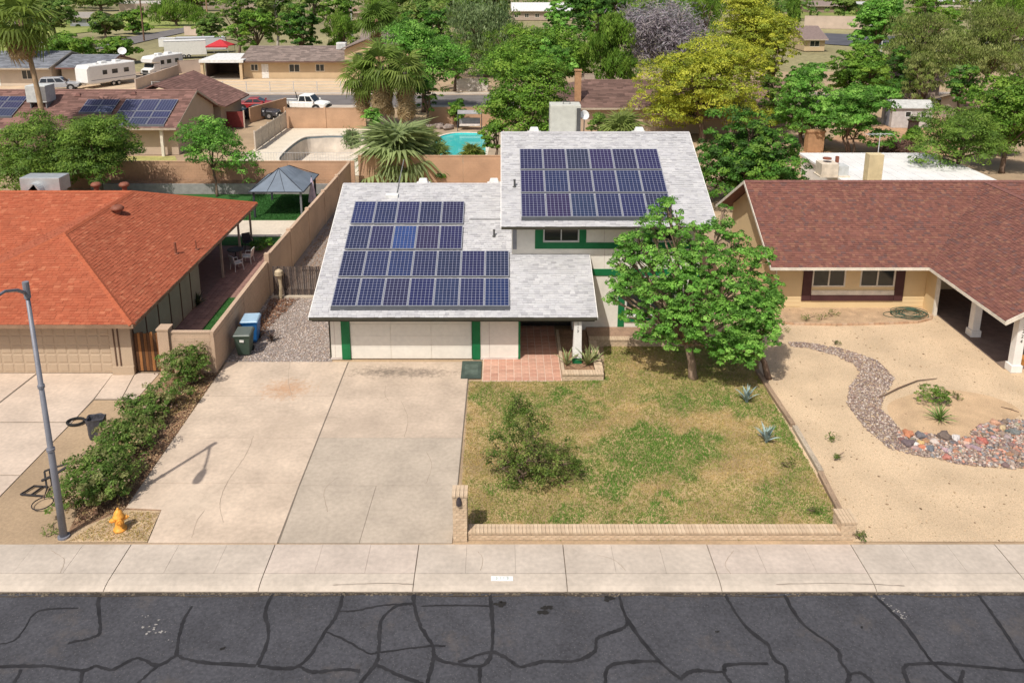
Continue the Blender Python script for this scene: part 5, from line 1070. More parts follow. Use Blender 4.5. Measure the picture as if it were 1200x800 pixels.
def bin_(label, x, y, rz, body, lid, h=1.06, w=.62, dp=.72, paper=False):
    t = E('wheelie_bin', label, 'trash bin', (x, y, 0), rz); mb_ = M('bin_'+body[0], body[1], rough=.45, na=.08); ml_ = M('bin_lid_'+lid[0], lid[1], rough=.4, na=.1)
    bm = MB(); a = .36; 
    bm.hexa([(-w*a,-dp*.33,.06),(w*a,-dp*.33,.06),(w*a,dp*.4,.06),(-w*a,dp*.4,.06)],[(-w/2,-dp/2,h-.1),(w/2,-dp/2,h-.1),(w/2,dp*.5,h-.1),(-w/2,dp*.5,h-.1)]); bm.obj('body', mb_, t, bevel=.03)
    bx(-w/2-.03,w/2+.03,-dp/2-.03,dp/2+.02,h-.12,h-.06).obj('rim', mb_, t, bevel=.01)
    MB().hexa([(-w/2-.03,-dp/2-.05,h-.06),(w/2+.03,-dp/2-.05,h-.06),(w/2+.03,dp/2+.03,h-.05),(-w/2-.03,dp/2+.03,h-.05)],[(-w/2+.03,-dp/2,h),(w/2-.03,-dp/2,h),(w/2-.03,dp/2,h+.04),(-w/2+.03,dp/2,h+.04)]).obj('lid', ml_, t, bevel=.02)
    MB().cyl((-w/2,dp/2+.06,h-.1),(w/2,dp/2+.06,h-.1),.02,8).obj('handle', ml_, t)
    for s in (-1, 1): MB().cyl((s*w*.32,dp*.42,.12),(s*w*.42,dp*.42,.12),.12,14).obj('wheel', M('tyre'), t)
    if paper:
        MB().hexa([(-.1,-dp*.47-.02,.72),(.08,-dp*.47-.02,.7),(.1,-dp*.47-.04,.82),(-.08,-dp*.47-.04,.84)],[(-.1,-dp*.47-.012,.72),(.08,-dp*.47-.012,.7),(.1,-dp*.47-.03,.82),(-.08,-dp*.47-.03,.84)]).obj('sticker', M('paint_white'), t)
    return t
M('tyre', (.02,.02,.02), rough=.8)
x, y = G(285, 418); bin_('dark green wheeled trash bin in front of the blue one', x, y+.3, .05, ('green', (.055,.085,.065)), ('greyg', (.11,.13,.115)), paper=True, w=.7, dp=.78)
x, y = G(292, 405); bin_('blue wheeled recycling bin with pale blue lid behind the green one', x, y+.45, .08, ('blue', (.02,.13,.36)), ('pblue', (.34,.48,.60)), h=1.14, w=.74, dp=.8)
x, y = G(357/4*1.0, 495); x, y = G(89, 495); t = E('rubber_tyre_ring', 'small black rubber hose ring lying on the dirt', 'hose', (x, y, 0)); MB().tube([(.3*math.cos(a*.3307),.24*math.sin(a*.3307),.05) for a in range(20)], .045, 8).obj('ring', M('tyre'), t, smooth=True)
x, y = G(115, 512); t = E('trash_bag', 'dark torn plastic sack standing open behind the hedge', 'trash bag', (x, y, 0), .1); t.scale = (.68, .68, .85); r = np.random.default_rng(3); b = MB(); rings = []
for i, (z, s, q) in enumerate(((0,.34,.3),(.25,.38,.33),(.6,.42,.36),(.85,.44,.37),(.93,.46,.38),(.9,.38,.30),(.72,.33,.26))):
    ring = []
    for a in range(20):
        an = a*math.pi/10; c_, s_ = math.cos(an), math.sin(an); k = 1/max(abs(c_), abs(s_))**.75; j_ = 1+r.uniform(-.05, .05); ring.append((c_*s*k*j_, s_*q*k*j_, z+r.uniform(-.035, .035)*(z > .5)))
    rings.append(ring)
b.loft(rings).obj('sack', M('bag_black', (.06,.06,.07), rough=.4, ns=9, na=.3, bump=.5, bs=12), t)
x, y = G(58, 572); t = E('basketball_hoop', 'black metal basketball hoop frame lying on its side by the lamp', 'basketball hoop', (x, y, 0), world=False); FB = M('frame_black', (.03,.028,.03), rough=.5)
def gp(px, py, z=0): q = G(px, py, z); return (q[0]-x, q[1]-y, z)
def bars(name, pts, r_=.03): MB().tube(pts, r_, 6).obj(name, FB, t)
bars('frame_bar', [gp(24,579,.03), gp(40,569,.03), gp(55,570,.03)]); bars('frame_bar', [gp(24,579,.03), gp(52,581,.03), gp(56,570,.05)]); bars('frame_bar', [gp(36,580,.03), gp(50,570,.03)])
bars('backboard_edge', [gp(52,552,.5), gp(55,572,.1), gp(61,568,.1), gp(58,550,.5)]); bars('pole', [gp(49,563,.3), gp(62,557,.45), gp(78,547,.6)], .045); bars('brace', [gp(52,552,.55), gp(65,547,.65), gp(80,543,.7)])
MB().tube([tuple(Vector(gp(50,590,.05))+Vector((.3*math.cos(a*.35),.32*math.sin(a*.35),.02))) for a in range(19)], .018, 6).obj('rim', FB, t)
# patio set, gazebo, umbrella
def chair(label, x, y, rz, col, mat=None):
    t = E('patio_chair', label, 'chair', (x, y, 0), rz); m = mat or M('chair_'+col[0], col[1], rough=.5)
    bx(-.25,.25,-.25,.25,.4,.44).obj('seat', m, t); MB().hexa([(-.25,.21,.44),(.25,.21,.44),(.25,.25,.44),(-.25,.25,.44)],[(-.24,.3,.88),(.24,.3,.88),(.24,.34,.88),(-.24,.34,.88)]).obj('backrest', m, t)
    for s in (-1, 1):
        for u in (-1, 1): MB().cyl((s*.23,u*.22,.4),(s*.27,u*.26,0),.022,6).obj('leg', m, t)
        MB().tube([(s*.27,.24,.62),(s*.28,-.2,.62),(s*.26,-.22,.42)], .022, 6).obj('armrest', m, t)
    return t
chair('white patio chair nearest the porch post under the red eave', *G(278,316), 2.4, ('white', (.62,.6,.57))); chair('white patio chair on the outer side of the patio', *G(291,308), -1.6, ('white', (.62,.6,.57)))
chair('dark patio chair behind the white patio chairs', *G(291,291), .6, ('dark', (.04,.04,.045)))
x, y = G(281,306); t = E('patio_table', 'small dark patio table between the patio chairs', 'table', (x-.2, y, 0)); MB().cyl((0,0,.68),(0,0,.72),.45,18).obj('tabletop', M('chair_dark', (.04,.04,.045)), t); MB().cyl((0,0,0),(0,0,.68),.04).obj('leg', M('chair_dark'), t)
for i, (px, py, lab) in enumerate([(302,294,'round dark shrub in the turf at the end of the patio'),(312,290,'second round dark shrub right of the patio post')]): x, y = G(px, py); tree('low_shrub', lab, (x, y), [(x,y,.3,.4,.35,.3)], 'dark', 700, sd=.08, per=12, seed=240+i, cat='shrub', size=.09, trunk_r=.02)
x, y = G(232, 358); blades_plant('potted_palm', 'dark leafy plant against the side wall of the tan house', (x, y, 0), 26, .75, .05, [(.05,.075,.03),(.08,.10,.04),(.035,.05,.025)], 245, up=(15, 85))
gA = G(354, 255); gB = G(375, 234.5); gw = 3.1; zt = ZY(224, gA[1]); GD = M('gazebo_dark', (.035,.04,.05), rough=.6)
t = E('gazebo', 'gazebo with blue grey hipped top on dark posts over the turf', 'gazebo', (gA[0]-gw/2, gA[1]+2, 0), world=True)
X_, Y_ = (gA[0]-gw, gA[0]), (gA[1], gB[1])
for xx in X_:
    for yy in Y_: bx(xx-.06,xx+.06,yy-.06,yy+.06,0,zt).obj('post', M('gazebo_post', (.17,.18,.19)) if (xx == X_[1] and yy == Y_[0]) else GD, t)
o_ = .25; C4 = [(X_[0]-o_,Y_[0]-o_,zt),(X_[1]+o_,Y_[0]-o_,zt),(X_[1]+o_,Y_[1]+o_,zt),(X_[0]-o_,Y_[1]+o_,zt)]; ap = [( (X_[0]+X_[1])/2-.25,(Y_[0]+Y_[1])/2-.4,zt+1.15),((X_[0]+X_[1])/2+.25,(Y_[0]+Y_[1])/2+.4,zt+1.15)]
CN = M('gazebo_cloth', (.17,.205,.25), ns=1.5, na=.1, rough=.8)
b = MB()
def pane_(e0, e1, top):
    n = 5
    for i in range(n):
        A = Vector(e0).lerp(Vector(e1), i/n); B = Vector(e0).lerp(Vector(e1), (i+1)/n); TA = Vector(top[0]).lerp(Vector(top[-1]), i/n); TB = Vector(top[0]).lerp(Vector(top[-1]), (i+1)/n)
        MA = A.lerp(TA, .5)-Vector((0,0,.07)); M_ = B.lerp(TB, .5)-Vector((0,0,.07)); b.face([A,B,M_,MA]); b.face([MA,M_,TB,TA])
pane_(C4[0],C4[1],[ap[0]]); pane_(C4[1],C4[2],[ap[0],ap[1]]); pane_(C4[2],C4[3],[ap[1]]); pane_(C4[3],C4[0],[ap[1],ap[0]])
o = b.obj('canopy', CN, t); so_ = o.modifiers.new('thick', 'SOLIDIFY'); so_.thickness = .02
b = MB()
for k in range(4): b.tube([C4[k], ap[0] if k < 2 else ap[1]], .025, 6); b.tube([C4[k], C4[(k+1)%4]], .04, 6)
for f_ in (.33, .66): A = Vector(C4[0]).lerp(Vector(C4[1]), f_); b.tube([A, A.lerp(Vector(ap[0]),.5)-Vector((0,0,.06)), ap[0]], .018, 5)
b.obj('frame', GD, t)
x, y = G(367, 244); t = E('patio_umbrella', 'folded pale lavender umbrella beside the gazebo', 'umbrella', (x, y, 0)); b = MB(); rings = []
for z, s in ((.45,.30),(.7,.28),(1.2,.2),(1.8,.1),(2.2,.03)): rings.append([(math.cos(a*math.pi/8)*s*(1 if a % 2 else .7), math.sin(a*math.pi/8)*s*(1 if a % 2 else .7), z) for a in range(16)])
b.loft(rings).obj('cloth', M('lavender_cloth', (.55,.46,.56), na=.1), t); MB().cyl((0,0,0),(0,0,2.3),.025).obj('pole', GD, t); MB().lathe([(.28,0),(.28,.06),(.06,.1)]).obj('base', GD, t)
blades_plant('wall_plant', 'dark leafy clump beside the slat gate and side wall', (*G(318,400),0), 18, .5, .04, [(.10,.06,.05),(.14,.09,.06),(.07,.05,.04)], 246, up=(20,80))
# ------------------------------------------------------------------ vehicles
def ring_sec(x, w, z0, z1, ch=.08): return [(x,-w+ch,z0),(x,w-ch,z0),(x,w,z0+ch),(x,w,z1-ch),(x,w-ch,z1),(x,-w+ch,z1),(x,-w,z1-ch),(x,-w,z0+ch)]
def wheel(t, x, y, r=.36, w=.24):
    s = 1 if y > 0 else -1
    o = MB().lathe([(r*.6,-w/2),(r*.92,-w/2),(r,-w*.35),(r,w*.35),(r*.92,w/2),(r*.6,w/2)], n=20).obj('wheel', M('tyre', (.02,.02,.02), rough=.8), t, smooth=False); o.rotation_euler = (math.pi/2, 0, 0); o.location = (x, y, r)
    h = MB().lathe([(.05,s*-w*.53),(r*.55,s*-w*.5),(r*.62,s*-w*.4),(r*.62,0)], n=14).obj('rim', M('rim_silver', (.45,.45,.46), metal=.6, rough=.35), o)
def glass_quad(t, pts, name='window', th=.012):
    n = (Vector(pts[1])-Vector(pts[0])).cross(Vector(pts[3])-Vector(pts[0])).normalized()*th
    MB().hexa([tuple(Vector(p)-n) for p in pts], [tuple(Vector(p)+n) for p in pts]).obj(name, M('car_glass', (.02,.025,.03), rough=.08, na=0, na2=0, spec=.6), t)
def car(label, x, y, rz, paint, kind='suv', L=4.7, z=0):
    t = E({'pickup': 'pickup_truck'}.get(kind, 'parked_car'), label, {'pickup': 'pickup truck'}.get(kind, 'car'), (x, y, z), rz); h = L/2; m = M('paint_'+paint[0], paint[1], rough=.25, na=.04, spec=.5); w = .95 if kind != 'pickup' else 1.0
    belt = .98 if kind == 'car' else 1.1; roof = {'car': 1.42, 'suv': 1.75, 'pickup': 1.85}[kind]; zb = .3 if kind == 'car' else .42
    cab = {'car': (-h*.62, -h*.3, h*.12, h*.45), 'suv': (-h*.95, -h*.82, h*.12, h*.42), 'pickup': (-h*.12, -h*.06, h*.36, h*.55)}[kind]
    hood = belt-.08
    b = MB(); b.loft([ring_sec(-h,w*.88,zb+.1,belt-.08),ring_sec(-h+.15,w,zb,belt),ring_sec(cab[0],w,zb,belt),ring_sec(cab[3],w,zb,belt),ring_sec(h-.5,w*.98,zb,hood),ring_sec(h-.1,w*.93,zb,hood-.08),ring_sec(h,w*.82,zb+.1,hood-.22)]); b.obj('body', m, t, bevel=.03)
    tw_ = w*.78; a, r0, r1, f = cab
    MB().hexa([(a,-w*.95,belt-.01),(f,-w*.95,belt-.01),(f,w*.95,belt-.01),(a,w*.95,belt-.01)],[(r0,-tw_,roof),(r1,-tw_,roof),(r1,tw_,roof),(r0,tw_,roof)]).obj('cabin', m, t, bevel=.05)
    def side(s, u0, u1):
        P = []
        for u, v in ((u0,.12),(u1,.12),(u1,.85),(u0,.85)): lo = a+(f-a)*u; hi = r0+(r1-r0)*u; P.append((lo+(hi-lo)*v, s*((w*.95)+(tw_-w*.95)*v+.006), belt+(roof-belt)*v))
        glass_quad(t, P if s < 0 else P[::-1])
    for s in (-1, 1):
        for u0, u1 in (((.06,.48),(.53,.94)) if kind != 'suv' else ((.05,.3),(.34,.62),(.66,.95))): side(s, u0, u1)
    lerp = lambda v: (f+(r1-f)*v+.01, belt+(roof-belt)*v)
    (xa, za), (xb, zb_) = lerp(.08), lerp(.9); glass_quad(t, [(xa,-w*.85,za),(xa,w*.85,za),(xb,tw_*.9,zb_),(xb,-tw_*.9,zb_)], 'windscreen')
    lr = lambda v: (a+(r0-a)*v-.01, belt+(roof-belt)*v); (xa, za), (xb, zb_) = lr(.1), lr(.88); glass_quad(t, [(xa,w*.8,za),(xa,-w*.8,za),(xb,-tw_*.88,zb_),(xb,tw_*.88,zb_)], 'rear_window')
    for xx in (-h*.6, h*.62):
        for s in (-1, 1): wheel(t, xx, s*(w-.1), .36 if kind == 'car' else .42); MB().cyl((xx,s*(w-.22),.4),(xx,s*(w+.006),.4),.43 if kind == 'car' else .5,18).obj('wheel_arch', DARK, t)
    for s in (-1, 1): bx(h-.1,h+.005,s*w*.72-.17,s*w*.72+.17,hood-.36,hood-.2).obj('headlight', M('lens', (.7,.7,.68), rough=.2), t); bx(-h-.008,-h+.1,s*w*.72-.13,s*w*.72+.13,belt-.4,belt-.15).obj('taillight', M('lens_red', (.35,.02,.02), rough=.2), t); MB().hexa(*[[(f-.15,s*w,belt+.05+k*.17),(f+.02,s*w,belt+.05+k*.17),(f+.02,s*(w+.2),belt+.05+k*.17),(f-.15,s*(w+.2),belt+.05+k*.17)][::s] for k in (0, 1)]).obj('mirror', m, t)
    bx(h-.02,h+.03,-w*.5,w*.5,hood-.5,hood-.24).obj('grille', M('grille_black', (.03,.03,.03)), t); bx(h-.08,h+.08,-w*.92,w*.92,zb+.02,zb+.2).obj('bumper', M('bumper_dark', (.10,.10,.10)), t); bx(-h-.08,-h+.08,-w*.92,w*.92,zb+.05,zb+.22).obj('bumper', M('bumper_dark'), t)
    if kind == 'pickup':
        bx(-h+.12,cab[0]-.06,-w*.82,w*.82,belt-.001,belt+.004).obj('truck_bed', M('bed_grey', (.22,.22,.22)), t)
        for s in (-1, 1): bx(-h+.05,cab[0]-.03,s*w*.9-.07,s*w*.9+.07,belt-.02,belt+.06).obj('bed_rail', m, t)
        bx(-h+.02,-h+.1,-w*.88,w*.88,belt-.02,belt+.06).obj('tailgate', m, t); MB().cyl((-h+2.0,.5,belt),(-h+1.8,.55,belt+.9),.05,6).obj('stake', DARK, t)
    return t
WP = ('white', (.80,.80,.80))
x, y = G(354, 131); car('white crew cab pickup truck parked behind the pool wall', x, y+1, -.16, WP, 'pickup', 5.9)
x, y = G(297, 131); car('red sedan with dark windows beside the brown roof house', x, y+1.2, .1, ('red', (.35,.03,.035)), 'car', 4.5)
x, y = G(66, 107); car('silver sport utility vehicle parked in front of the travel trailer', x, y+1, .25, ('silver', (.36,.37,.39)), 'suv', 4.9)
x, y = G(304, 136); car('dark car partly hidden behind the low block wall', x+.3, y-1.2, .0, ('charcoal', (.06,.06,.07)), 'car', 4.4)
x, y = G(55, 60); car('white van like car parked beyond the grey roof house', x, y, .2, WP, 'suv', 5.2)
def rv(label, name, cat, x, y, rz, L, Wd, H_, motor, zb=.55):
    t = E(name, label, cat, (x, y, 0), rz); m = M('rv_white', (.78,.77,.74), rough=.4, na=.04); w = Wd/2
    if motor:
        MB().loft([ring_sec(-L/2,w,zb,H_,.12),ring_sec(L/2-1.9,w,zb,H_,.12)]).obj('body', m, t, bevel=.03)
        MB().loft([ring_sec(L/2-1.9,w,1.95,H_,.12),ring_sec(L/2-.9,w*.97,1.98,H_-.05,.15),ring_sec(L/2-.45,w*.9,2.1,H_-.3,.18)]).obj('cab_over', m, t, bevel=.03)
        MB().loft([ring_sec(L/2-1.9,w*.85,.5,1.94,.1),ring_sec(L/2-1.0,w*.82,.5,1.9,.1),ring_sec(L/2-.75,w*.8,.5,1.3,.1),ring_sec(L/2,w*.72,.55,1.1,.1)]).obj('cab', m, t, bevel=.03)
        glass_quad(t, [(L/2-.99,-w*.72,1.9),(L/2-.74,-w*.72,1.34),(L/2-.74,w*.72,1.34),(L/2-.99,w*.72,1.9)][::-1], 'windscreen')
        bx(L/2-.02,L/2+.02,-w*.45,w*.45,.65,1.0).obj('grille', M('grille_black', (.03,.03,.03)), t)
        for s in (-1, 1): bx(L/2-.03,L/2+.012,s*w*.58-.1,s*w*.58+.1,.72,.95).obj('headlight', M('lens', (.7,.7,.68), rough=.2), t)
        bx(L/2-.02,L/2+.1,-w*.8,w*.8,.42,.6).obj('bumper', M('bumper_dark', (.1,.1,.1)), t); wx_ = (-L*.22, L/2-1.0)
    else:
        MB().loft([ring_sec(-L/2,w,zb,H_,.14),ring_sec(L/2-.35,w,zb,H_,.14),ring_sec(L/2,w*.96,zb+.25,H_-.35,.14)]).obj('body', m, t, bevel=.03); wx_ = (-.1, -.95)
        MB().tube([(L/2-.1,-w*.5,zb),(L/2+1.2,0,zb),(L/2-.1,w*.5,zb)], .05, 6).obj('hitch', M('bumper_dark', (.1,.1,.1)), t)
    for s in (-1, 1):
        for xx in wx_: wheel(t, xx, s*(w-.12), .36)
        for x0, ww in ((-L*.36,.8),(-L*.12,.9),(L*.1,.7)): bx(x0,x0+ww,s*w-.012,s*w+.012,1.7,2.3).obj('window', M('car_glass', (.02,.025,.03), rough=.08, na=0, na2=0, spec=.6), t)
        bx(-L/2+.1,L/2-1.95 if motor else L/2-.5,s*w-.006,s*w+.006,1.05,1.13).obj('stripe', M('rv_stripe', (.22,.22,.26)), t)
    bx(-L*.02+1.7 if not motor else -L*.02,-L*.02+(2.35 if not motor else .62),-w-.014,-w+.01,.75,2.5).obj('door', m, t)
    for xx in (-L*.3, 0): bx(xx,xx+.9,-.4,.4,H_-.02,H_+.28).obj('roof_unit', m, t, bevel=.05)
    bx(L*.15,L*.15+.5,-.25,.25,H_-.02,H_+.12).obj('roof_vent', m, t)
    return t
x, y = G(182, 90); rv('white motorhome with overhanging cab beside the travel trailer', 'motorhome', 'motorhome', x, y+2.6, math.radians(250), 6.8, 2.4, 3.0, True)
x, y = G(113, 104); rv('long white travel trailer with two axles behind the brown roof house', 'travel_trailer', 'trailer', x, y+3.2, math.radians(243), 7.6, 2.5, 3.1, False)
def box_trailer(label, x, y, rz, L, w, h, col, name='cargo_trailer', cat='trailer', zb=.5):
    t = E(name, label, cat, (x, y, 0), rz); m = M('box_'+col[0], col[1], rough=.5, na=.06)
    MB().loft([ring_sec(-L/2,w/2,zb,h,.06),ring_sec(L/2,w/2,zb,h,.06)]).obj('body', m, t); bx(-L/2-.03,L/2+.03,-w/2-.03,w/2+.03,h-.1,h-.04).obj('trim', M('rv_stripe', (.22,.22,.26)), t); bx(L/2-.01,L/2+.02,-w*.42,w*.42,zb+.1,h-.2).obj('door', m, t)
    for s in (-1, 1): wheel(t, -.3, s*(w/2-.1), .34); wheel(t, .5, s*(w/2-.1), .34)
    return t
x, y = G(203, 72); box_trailer('white cargo trailer behind the motorhome', x, y+6, .35, 7, 2.5, 3.1, ('white', (.74,.73,.70)))
x, y = G(228, 64); box_trailer('pale grey cargo trailer with white top beside the red canopy', x, y+4, .25, 9, 2.6, 2.9, ('grey', (.55,.56,.58)))
x, y = G(246, 50); box_trailer('low white covered boat like trailer left of the beige shed', x-2, y-14, .1, 5.5, 2.2, 2.2, ('white', (.74,.73,.70)))

# ------------------------------------------------------------------ neighbouring and distant buildings
def ghouse(label, x0, x1, ye, run, ze, t, roofc, wallc, name='house', yb=None, hip=(0, 0), wins=(), door=None, chim=None, over=.7, fasc=(.45,.38,.3), rows=None, shing=True, texp=.3, trims=None):
    """a house whose ridge runs left-right: eave line at ye facing the street, ridge run metres behind; hip = hip length left, right"""
    H_ = E(name, label, 'house', ((x0+x1)/2, ye+run, 0), world=True); zr_ = ze+t*run; yr = ye+run; yb = yr+run; hl, hr = hip
    rm = M('roof_'+'%d_%d' % (roofc[0]*1000, roofc[2]*1000), roofc, ns=2.5, na=.15, ns2=25, na2=.15, bump=.4, bs=12, stretch=(1,1,3)); wm = M('wall_%d_%d' % (wallc[0]*1000, wallc[2]*1000), wallc, ns=1, na=.06)
    F_ = [(x0,ye,ze),(x1,ye,ze),(x1-hr,yr,zr_),(x0+hl,yr,zr_)]; b = MB(); b.slab(F_, .12); b.slab([(x1,yb,ze),(x0,yb,ze),(x0+hl,yr,zr_-.003),(x1-hr,yr,zr_-.003)], .12)
    if hl: b.slab([(x0,yb,ze),(x0,ye,ze),(x0+hl,yr,zr_-.001)], .12)
    if hr: b.slab([(x1,ye,ze),(x1,yb,ze),(x1-hr,yr,zr_-.001)], .12)
    ro_ = b.obj('roof', rm, H_); cc = [tuple(c*f for c in roofc) for f in (1., .85, 1.15, .72)]
    if shing:
        shingles(F_, cc, SH, ro_, expo=texp, wid=(.4,1.0), th=(.01,.03))
        if hr: shingles([(x1,ye,ze),(x1,yb,ze),(x1-hr,yr,zr_)], cc, SH, ro_, expo=texp, wid=(.4,1.0), th=(.01,.03))
        cap_line(ro_, (x0+hl,yr,zr_), (x1-hr,yr,zr_), rm, .18, .5)
    wy = ye+over; wx0_, wx1_ = x0+(over if hl else .35), x1-(over if hr else .35); zw_ = ze+t*over-.14; w = MB()
    ops = [(a, c, d, e) for a, c, d, e in wins]; wall_open(w, wx0_, wx1_, 0, zw_, wy, .15, ops)
    for xx, hh in ((wx0_, hl), (wx1_-.15, hr)):
        prof = [(wy+.15,0),(yb-over,0),(yb-over,zw_)]+([(yr,zr_-.2)] if not hh else [])+[(wy+.15,zw_)]; n = len(prof)
        w.add([(xx,y,z) for y, z in prof]+[(xx+.15,y,z) for y, z in prof], [tuple(range(n-1,-1,-1)), tuple(range(n,2*n))]+[(i,(i+1)%n,n+(i+1)%n,n+i) for i in range(n)])
    w.box(wx0_+.15,wx1_-.15,yb-over-.15,yb-over,0,zw_); w.obj('wall', wm, H_)
    for a, c, d, e in wins: window(H_, a, c, d, e, wy, .08, fm=CRT if trims is None else trims)
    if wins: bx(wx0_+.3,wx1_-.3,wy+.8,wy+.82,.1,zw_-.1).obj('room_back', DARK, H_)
    if door: d = bx(door,door+1.0,wy-.03,wy-.001,.02,2.1).obj('door', M('door_white', (.72,.71,.68)), H_); bx(door+.82,door+.9,wy-.07,wy-.031,1.0,1.08).obj('handle', DARK, d)
    f = M('fasc_%d' % (fasc[0]*1000), fasc); b = MB(); b.box(x0,x1,ye-.04,ye-.004,ze-.2,ze-.01)
    for xx, hh in ((x0-.03, hl), (x1+.004, hr)):
        if not hh: b.slab([(xx,ye,ze),(xx+.026,ye,ze),(xx+.026,yr,zr_),(xx,yr,zr_)], .2); b.slab([(xx,yr,zr_),(xx+.026,yr,zr_),(xx+.026,yb,ze),(xx,yb,ze)], .2)
    b.obj('fascia', f, H_)
    if chim: cx_, cy_, cz_, cw_, cc_ = chim; o = bx(cx_-cw_/2,cx_+cw_/2,cy_-cw_/2,cy_+cw_/2,1.5,cz_).obj('chimney', M('chim_%d' % (cc_[0]*1000), cc_, ns=3, na=.15, bump=.4, bs=30), H_); bx(cx_-cw_/2-.06,cx_+cw_/2+.06,cy_-cw_/2-.06,cy_+cw_/2+.06,cz_+.002,cz_+.12).obj('cap', M('chim_%d' % (cc_[0]*1000)), o)
    return H_, ro_
BRN = (.21,.115,.095)
# brown roof house with panels, back left
LBx = -28.1; LB, lbr = ghouse('brown roofed house with solar panels behind the left back wall', -62, LBx, 69.4, 5.7, 2.6, .43, BRN, (.50,.39,.30), over=1.0, fasc=(.42,.35,.28))
bx(-31.5,-28.5,70.45,70.5,.3,2.2).obj('carport_shadow_wall', M('wall_dark', (.22,.17,.14)), LB) if False else None
for px, py in ((201,178),): x, y = G(px, py); bx(x-.12,x+.12,69.7,69.95,0,2.5).obj('post', CRT, LB)
for xx, zz in ((-33.2,1.1),(-32.9,1.5)): bx(xx-.3,xx+.3,70.3,70.395,zz-.3,zz+.35).obj('meter_box', M('box_tan', (.42,.33,.26)), LB)
# rear wing of the same house
wgp = [(-27.4,80.4,2.6),(-27.4,88.2,2.6),(-33.2,88.2,5.2),(-33.2,77.5,5.2)]; b = MB(); b.slab(wgp, .12); b.slab([(-39,88.2,2.6),(-39,77.5,2.6),(-33.2,77.5,5.197),(-33.2,88.2,5.197)], .12)
wr = b.obj('roof', M('roof_210_95'), LB); shingles(wgp, [tuple(c*f for c in BRN) for f in (1,.85,1.15)], SH, wr, expo=.3, wid=(.4,1.), th=(.01,.03)); bx(-38.4,-28.2,81.2,87.8,0,2.5).obj('wall', M('wall_500_300'), LB); bx(-28.19,-28.1,81.3,87.7,.0,.8).obj('base_board', BRW, LB)
y0, z0, t0 = 69.4, 2.6, .43
def yk(r): return on_slope(150, r, y0, z0+.15, t0)[1]
xk = on_slope(192, 146.5, y0, z0+.15, t0)[0]; solar_far = []
k0 = on_slope(128, 146, y0, z0+.15, t0)[0]
def bsolar(label, px0, px1, rows_, n):
    x0 = on_slope(px0, rows_[0][0], y0, z0+.15, t0)[0]; x1 = on_slope(px1, rows_[0][0], y0, z0+.15, t0)[0]
    return solar(label, y0, z0, t0, x0, (x1-x0)/n, [(yk(a), yk(c), n) for a, c in rows_], 8, loc_h=.15, wfac=.97)
bsolar('deeper block of solar panels at the right of the back left roof', 128, 192.5, [(146,138),(137.6,130.5),(130,116.5)], 3)
bsolar('shallow block of solar panels at the middle of the back left roof', 92, 131, [(131.5,124),(123.6,116.5)], 2)
bsolar('solar panels at the left picture edge on the back left roof', -30, 14, [(136,127),(126.6,119),(118.5,113)], 2)
for i, (px, py, lab) in enumerate(((28,112,'small brown vent on the back left roof near the picture edge'),(92,112,'small brown vent on the back left roof beside the cooler'),(157,110,'small brown vent on the back left roof right of the panels'))): q = on_slope(px, py, y0, z0, t0); vent_box(lab, *q, wd=.5, h=.2, mat=M('vent_brown', (.2,.10,.085)))
q = on_slope(50, 122, y0, z0, t0); t = E('rooftop_cooler', 'pale grey box cooler on the brown back left roof behind the palm', 'air conditioner', (q[0], q[1], q[2])); bx(-.95,.85,-.8,.8,.25,1.75).obj('cabinet', M('cooler_grey', (.52,.54,.53)), t, bevel=.03); bx(.2,.86,-.82,-.801,.4,1.65).obj('grille', M('pipe_grey'), t); 
for s in (-1, 1): bx(s*.7-.05,s*.7+.05,-.7,.7,-.5,.25).obj('leg', M('pipe_grey'), t)
# grey roof house, far left
ghouse('grey roofed ranch house at the far left behind the trailers', -84, -61.5, 111.2, 6.5, 2.6, .25, (.19,.20,.225), (.58,.49,.39), wins=[(-63.9,-62.2,.9,2.1)] if False else [(-66,-64.5,.9,2.2)], door=-70, over=1.2)
ghouse('lower grey roofed wing beside the travel trailer', -61.4, -54.5, 112.5, 5, 2.5, .25, (.19,.20,.225), (.58,.49,.39), over=1.0, fasc=(.20,.10,.08))
# tan house with gable wing, carport
ghouse('long tan house with low brown roof beyond the pickup truck', -38.2, -21, 119.2, 6.2, 2.6, .26, (.25,.195,.17), (.54,.41,.26), wins=[(-36.8,-35.7,1.1,2.1),(-31.2,-29.6,.9,2.1),(-27.3,-26,1.,2.1)], door=-35.2, over=.9, fasc=(.15,.09,.07))
T2 = E('house', 'two tone tan gabled wing with cooler at the end of the long house', 'house', (-22, 122, 0), world=True)
y_ = 119.6; xl, xr = XY(404,y_,3.), XY(459,y_,3.); xm = (xl+xr)/2; ze_, za_ = ZY(57,y_), ZY(45,y_)
b = MB(); b.slab([(xl-.4,y_-.6,ze_),(xl-.4,y_+13,ze_),(xm,y_+13,za_),(xm,y_-.6,za_)], .14); b.slab([(xr+.4,y_-.6,ze_),(xr+.4,y_+13,ze_),(xm,y_+13,za_-.003),(xm,y_-.6,za_-.003)], .14); b.obj('roof', M('roof_250_170'), T2)
b = MB(); b.add([(xl,y_,0),(xr,y_,0),(xr,y_,ze_-.15),(xm,y_,za_-.2),(xl,y_,ze_-.15),(xl,y_+12,0),(xr,y_+12,0),(xr,y_+12,ze_-.15),(xm,y_+12,za_-.2),(xl,y_+12,ze_-.15)], [(4,3,2,1,0),(5,6,7,8,9),(0,1,6,5),(1,2,7,6),(2,3,8,7),(3,4,9,8),(4,0,5,9)]); b.obj('wall', M('wall_540_260'), T2)
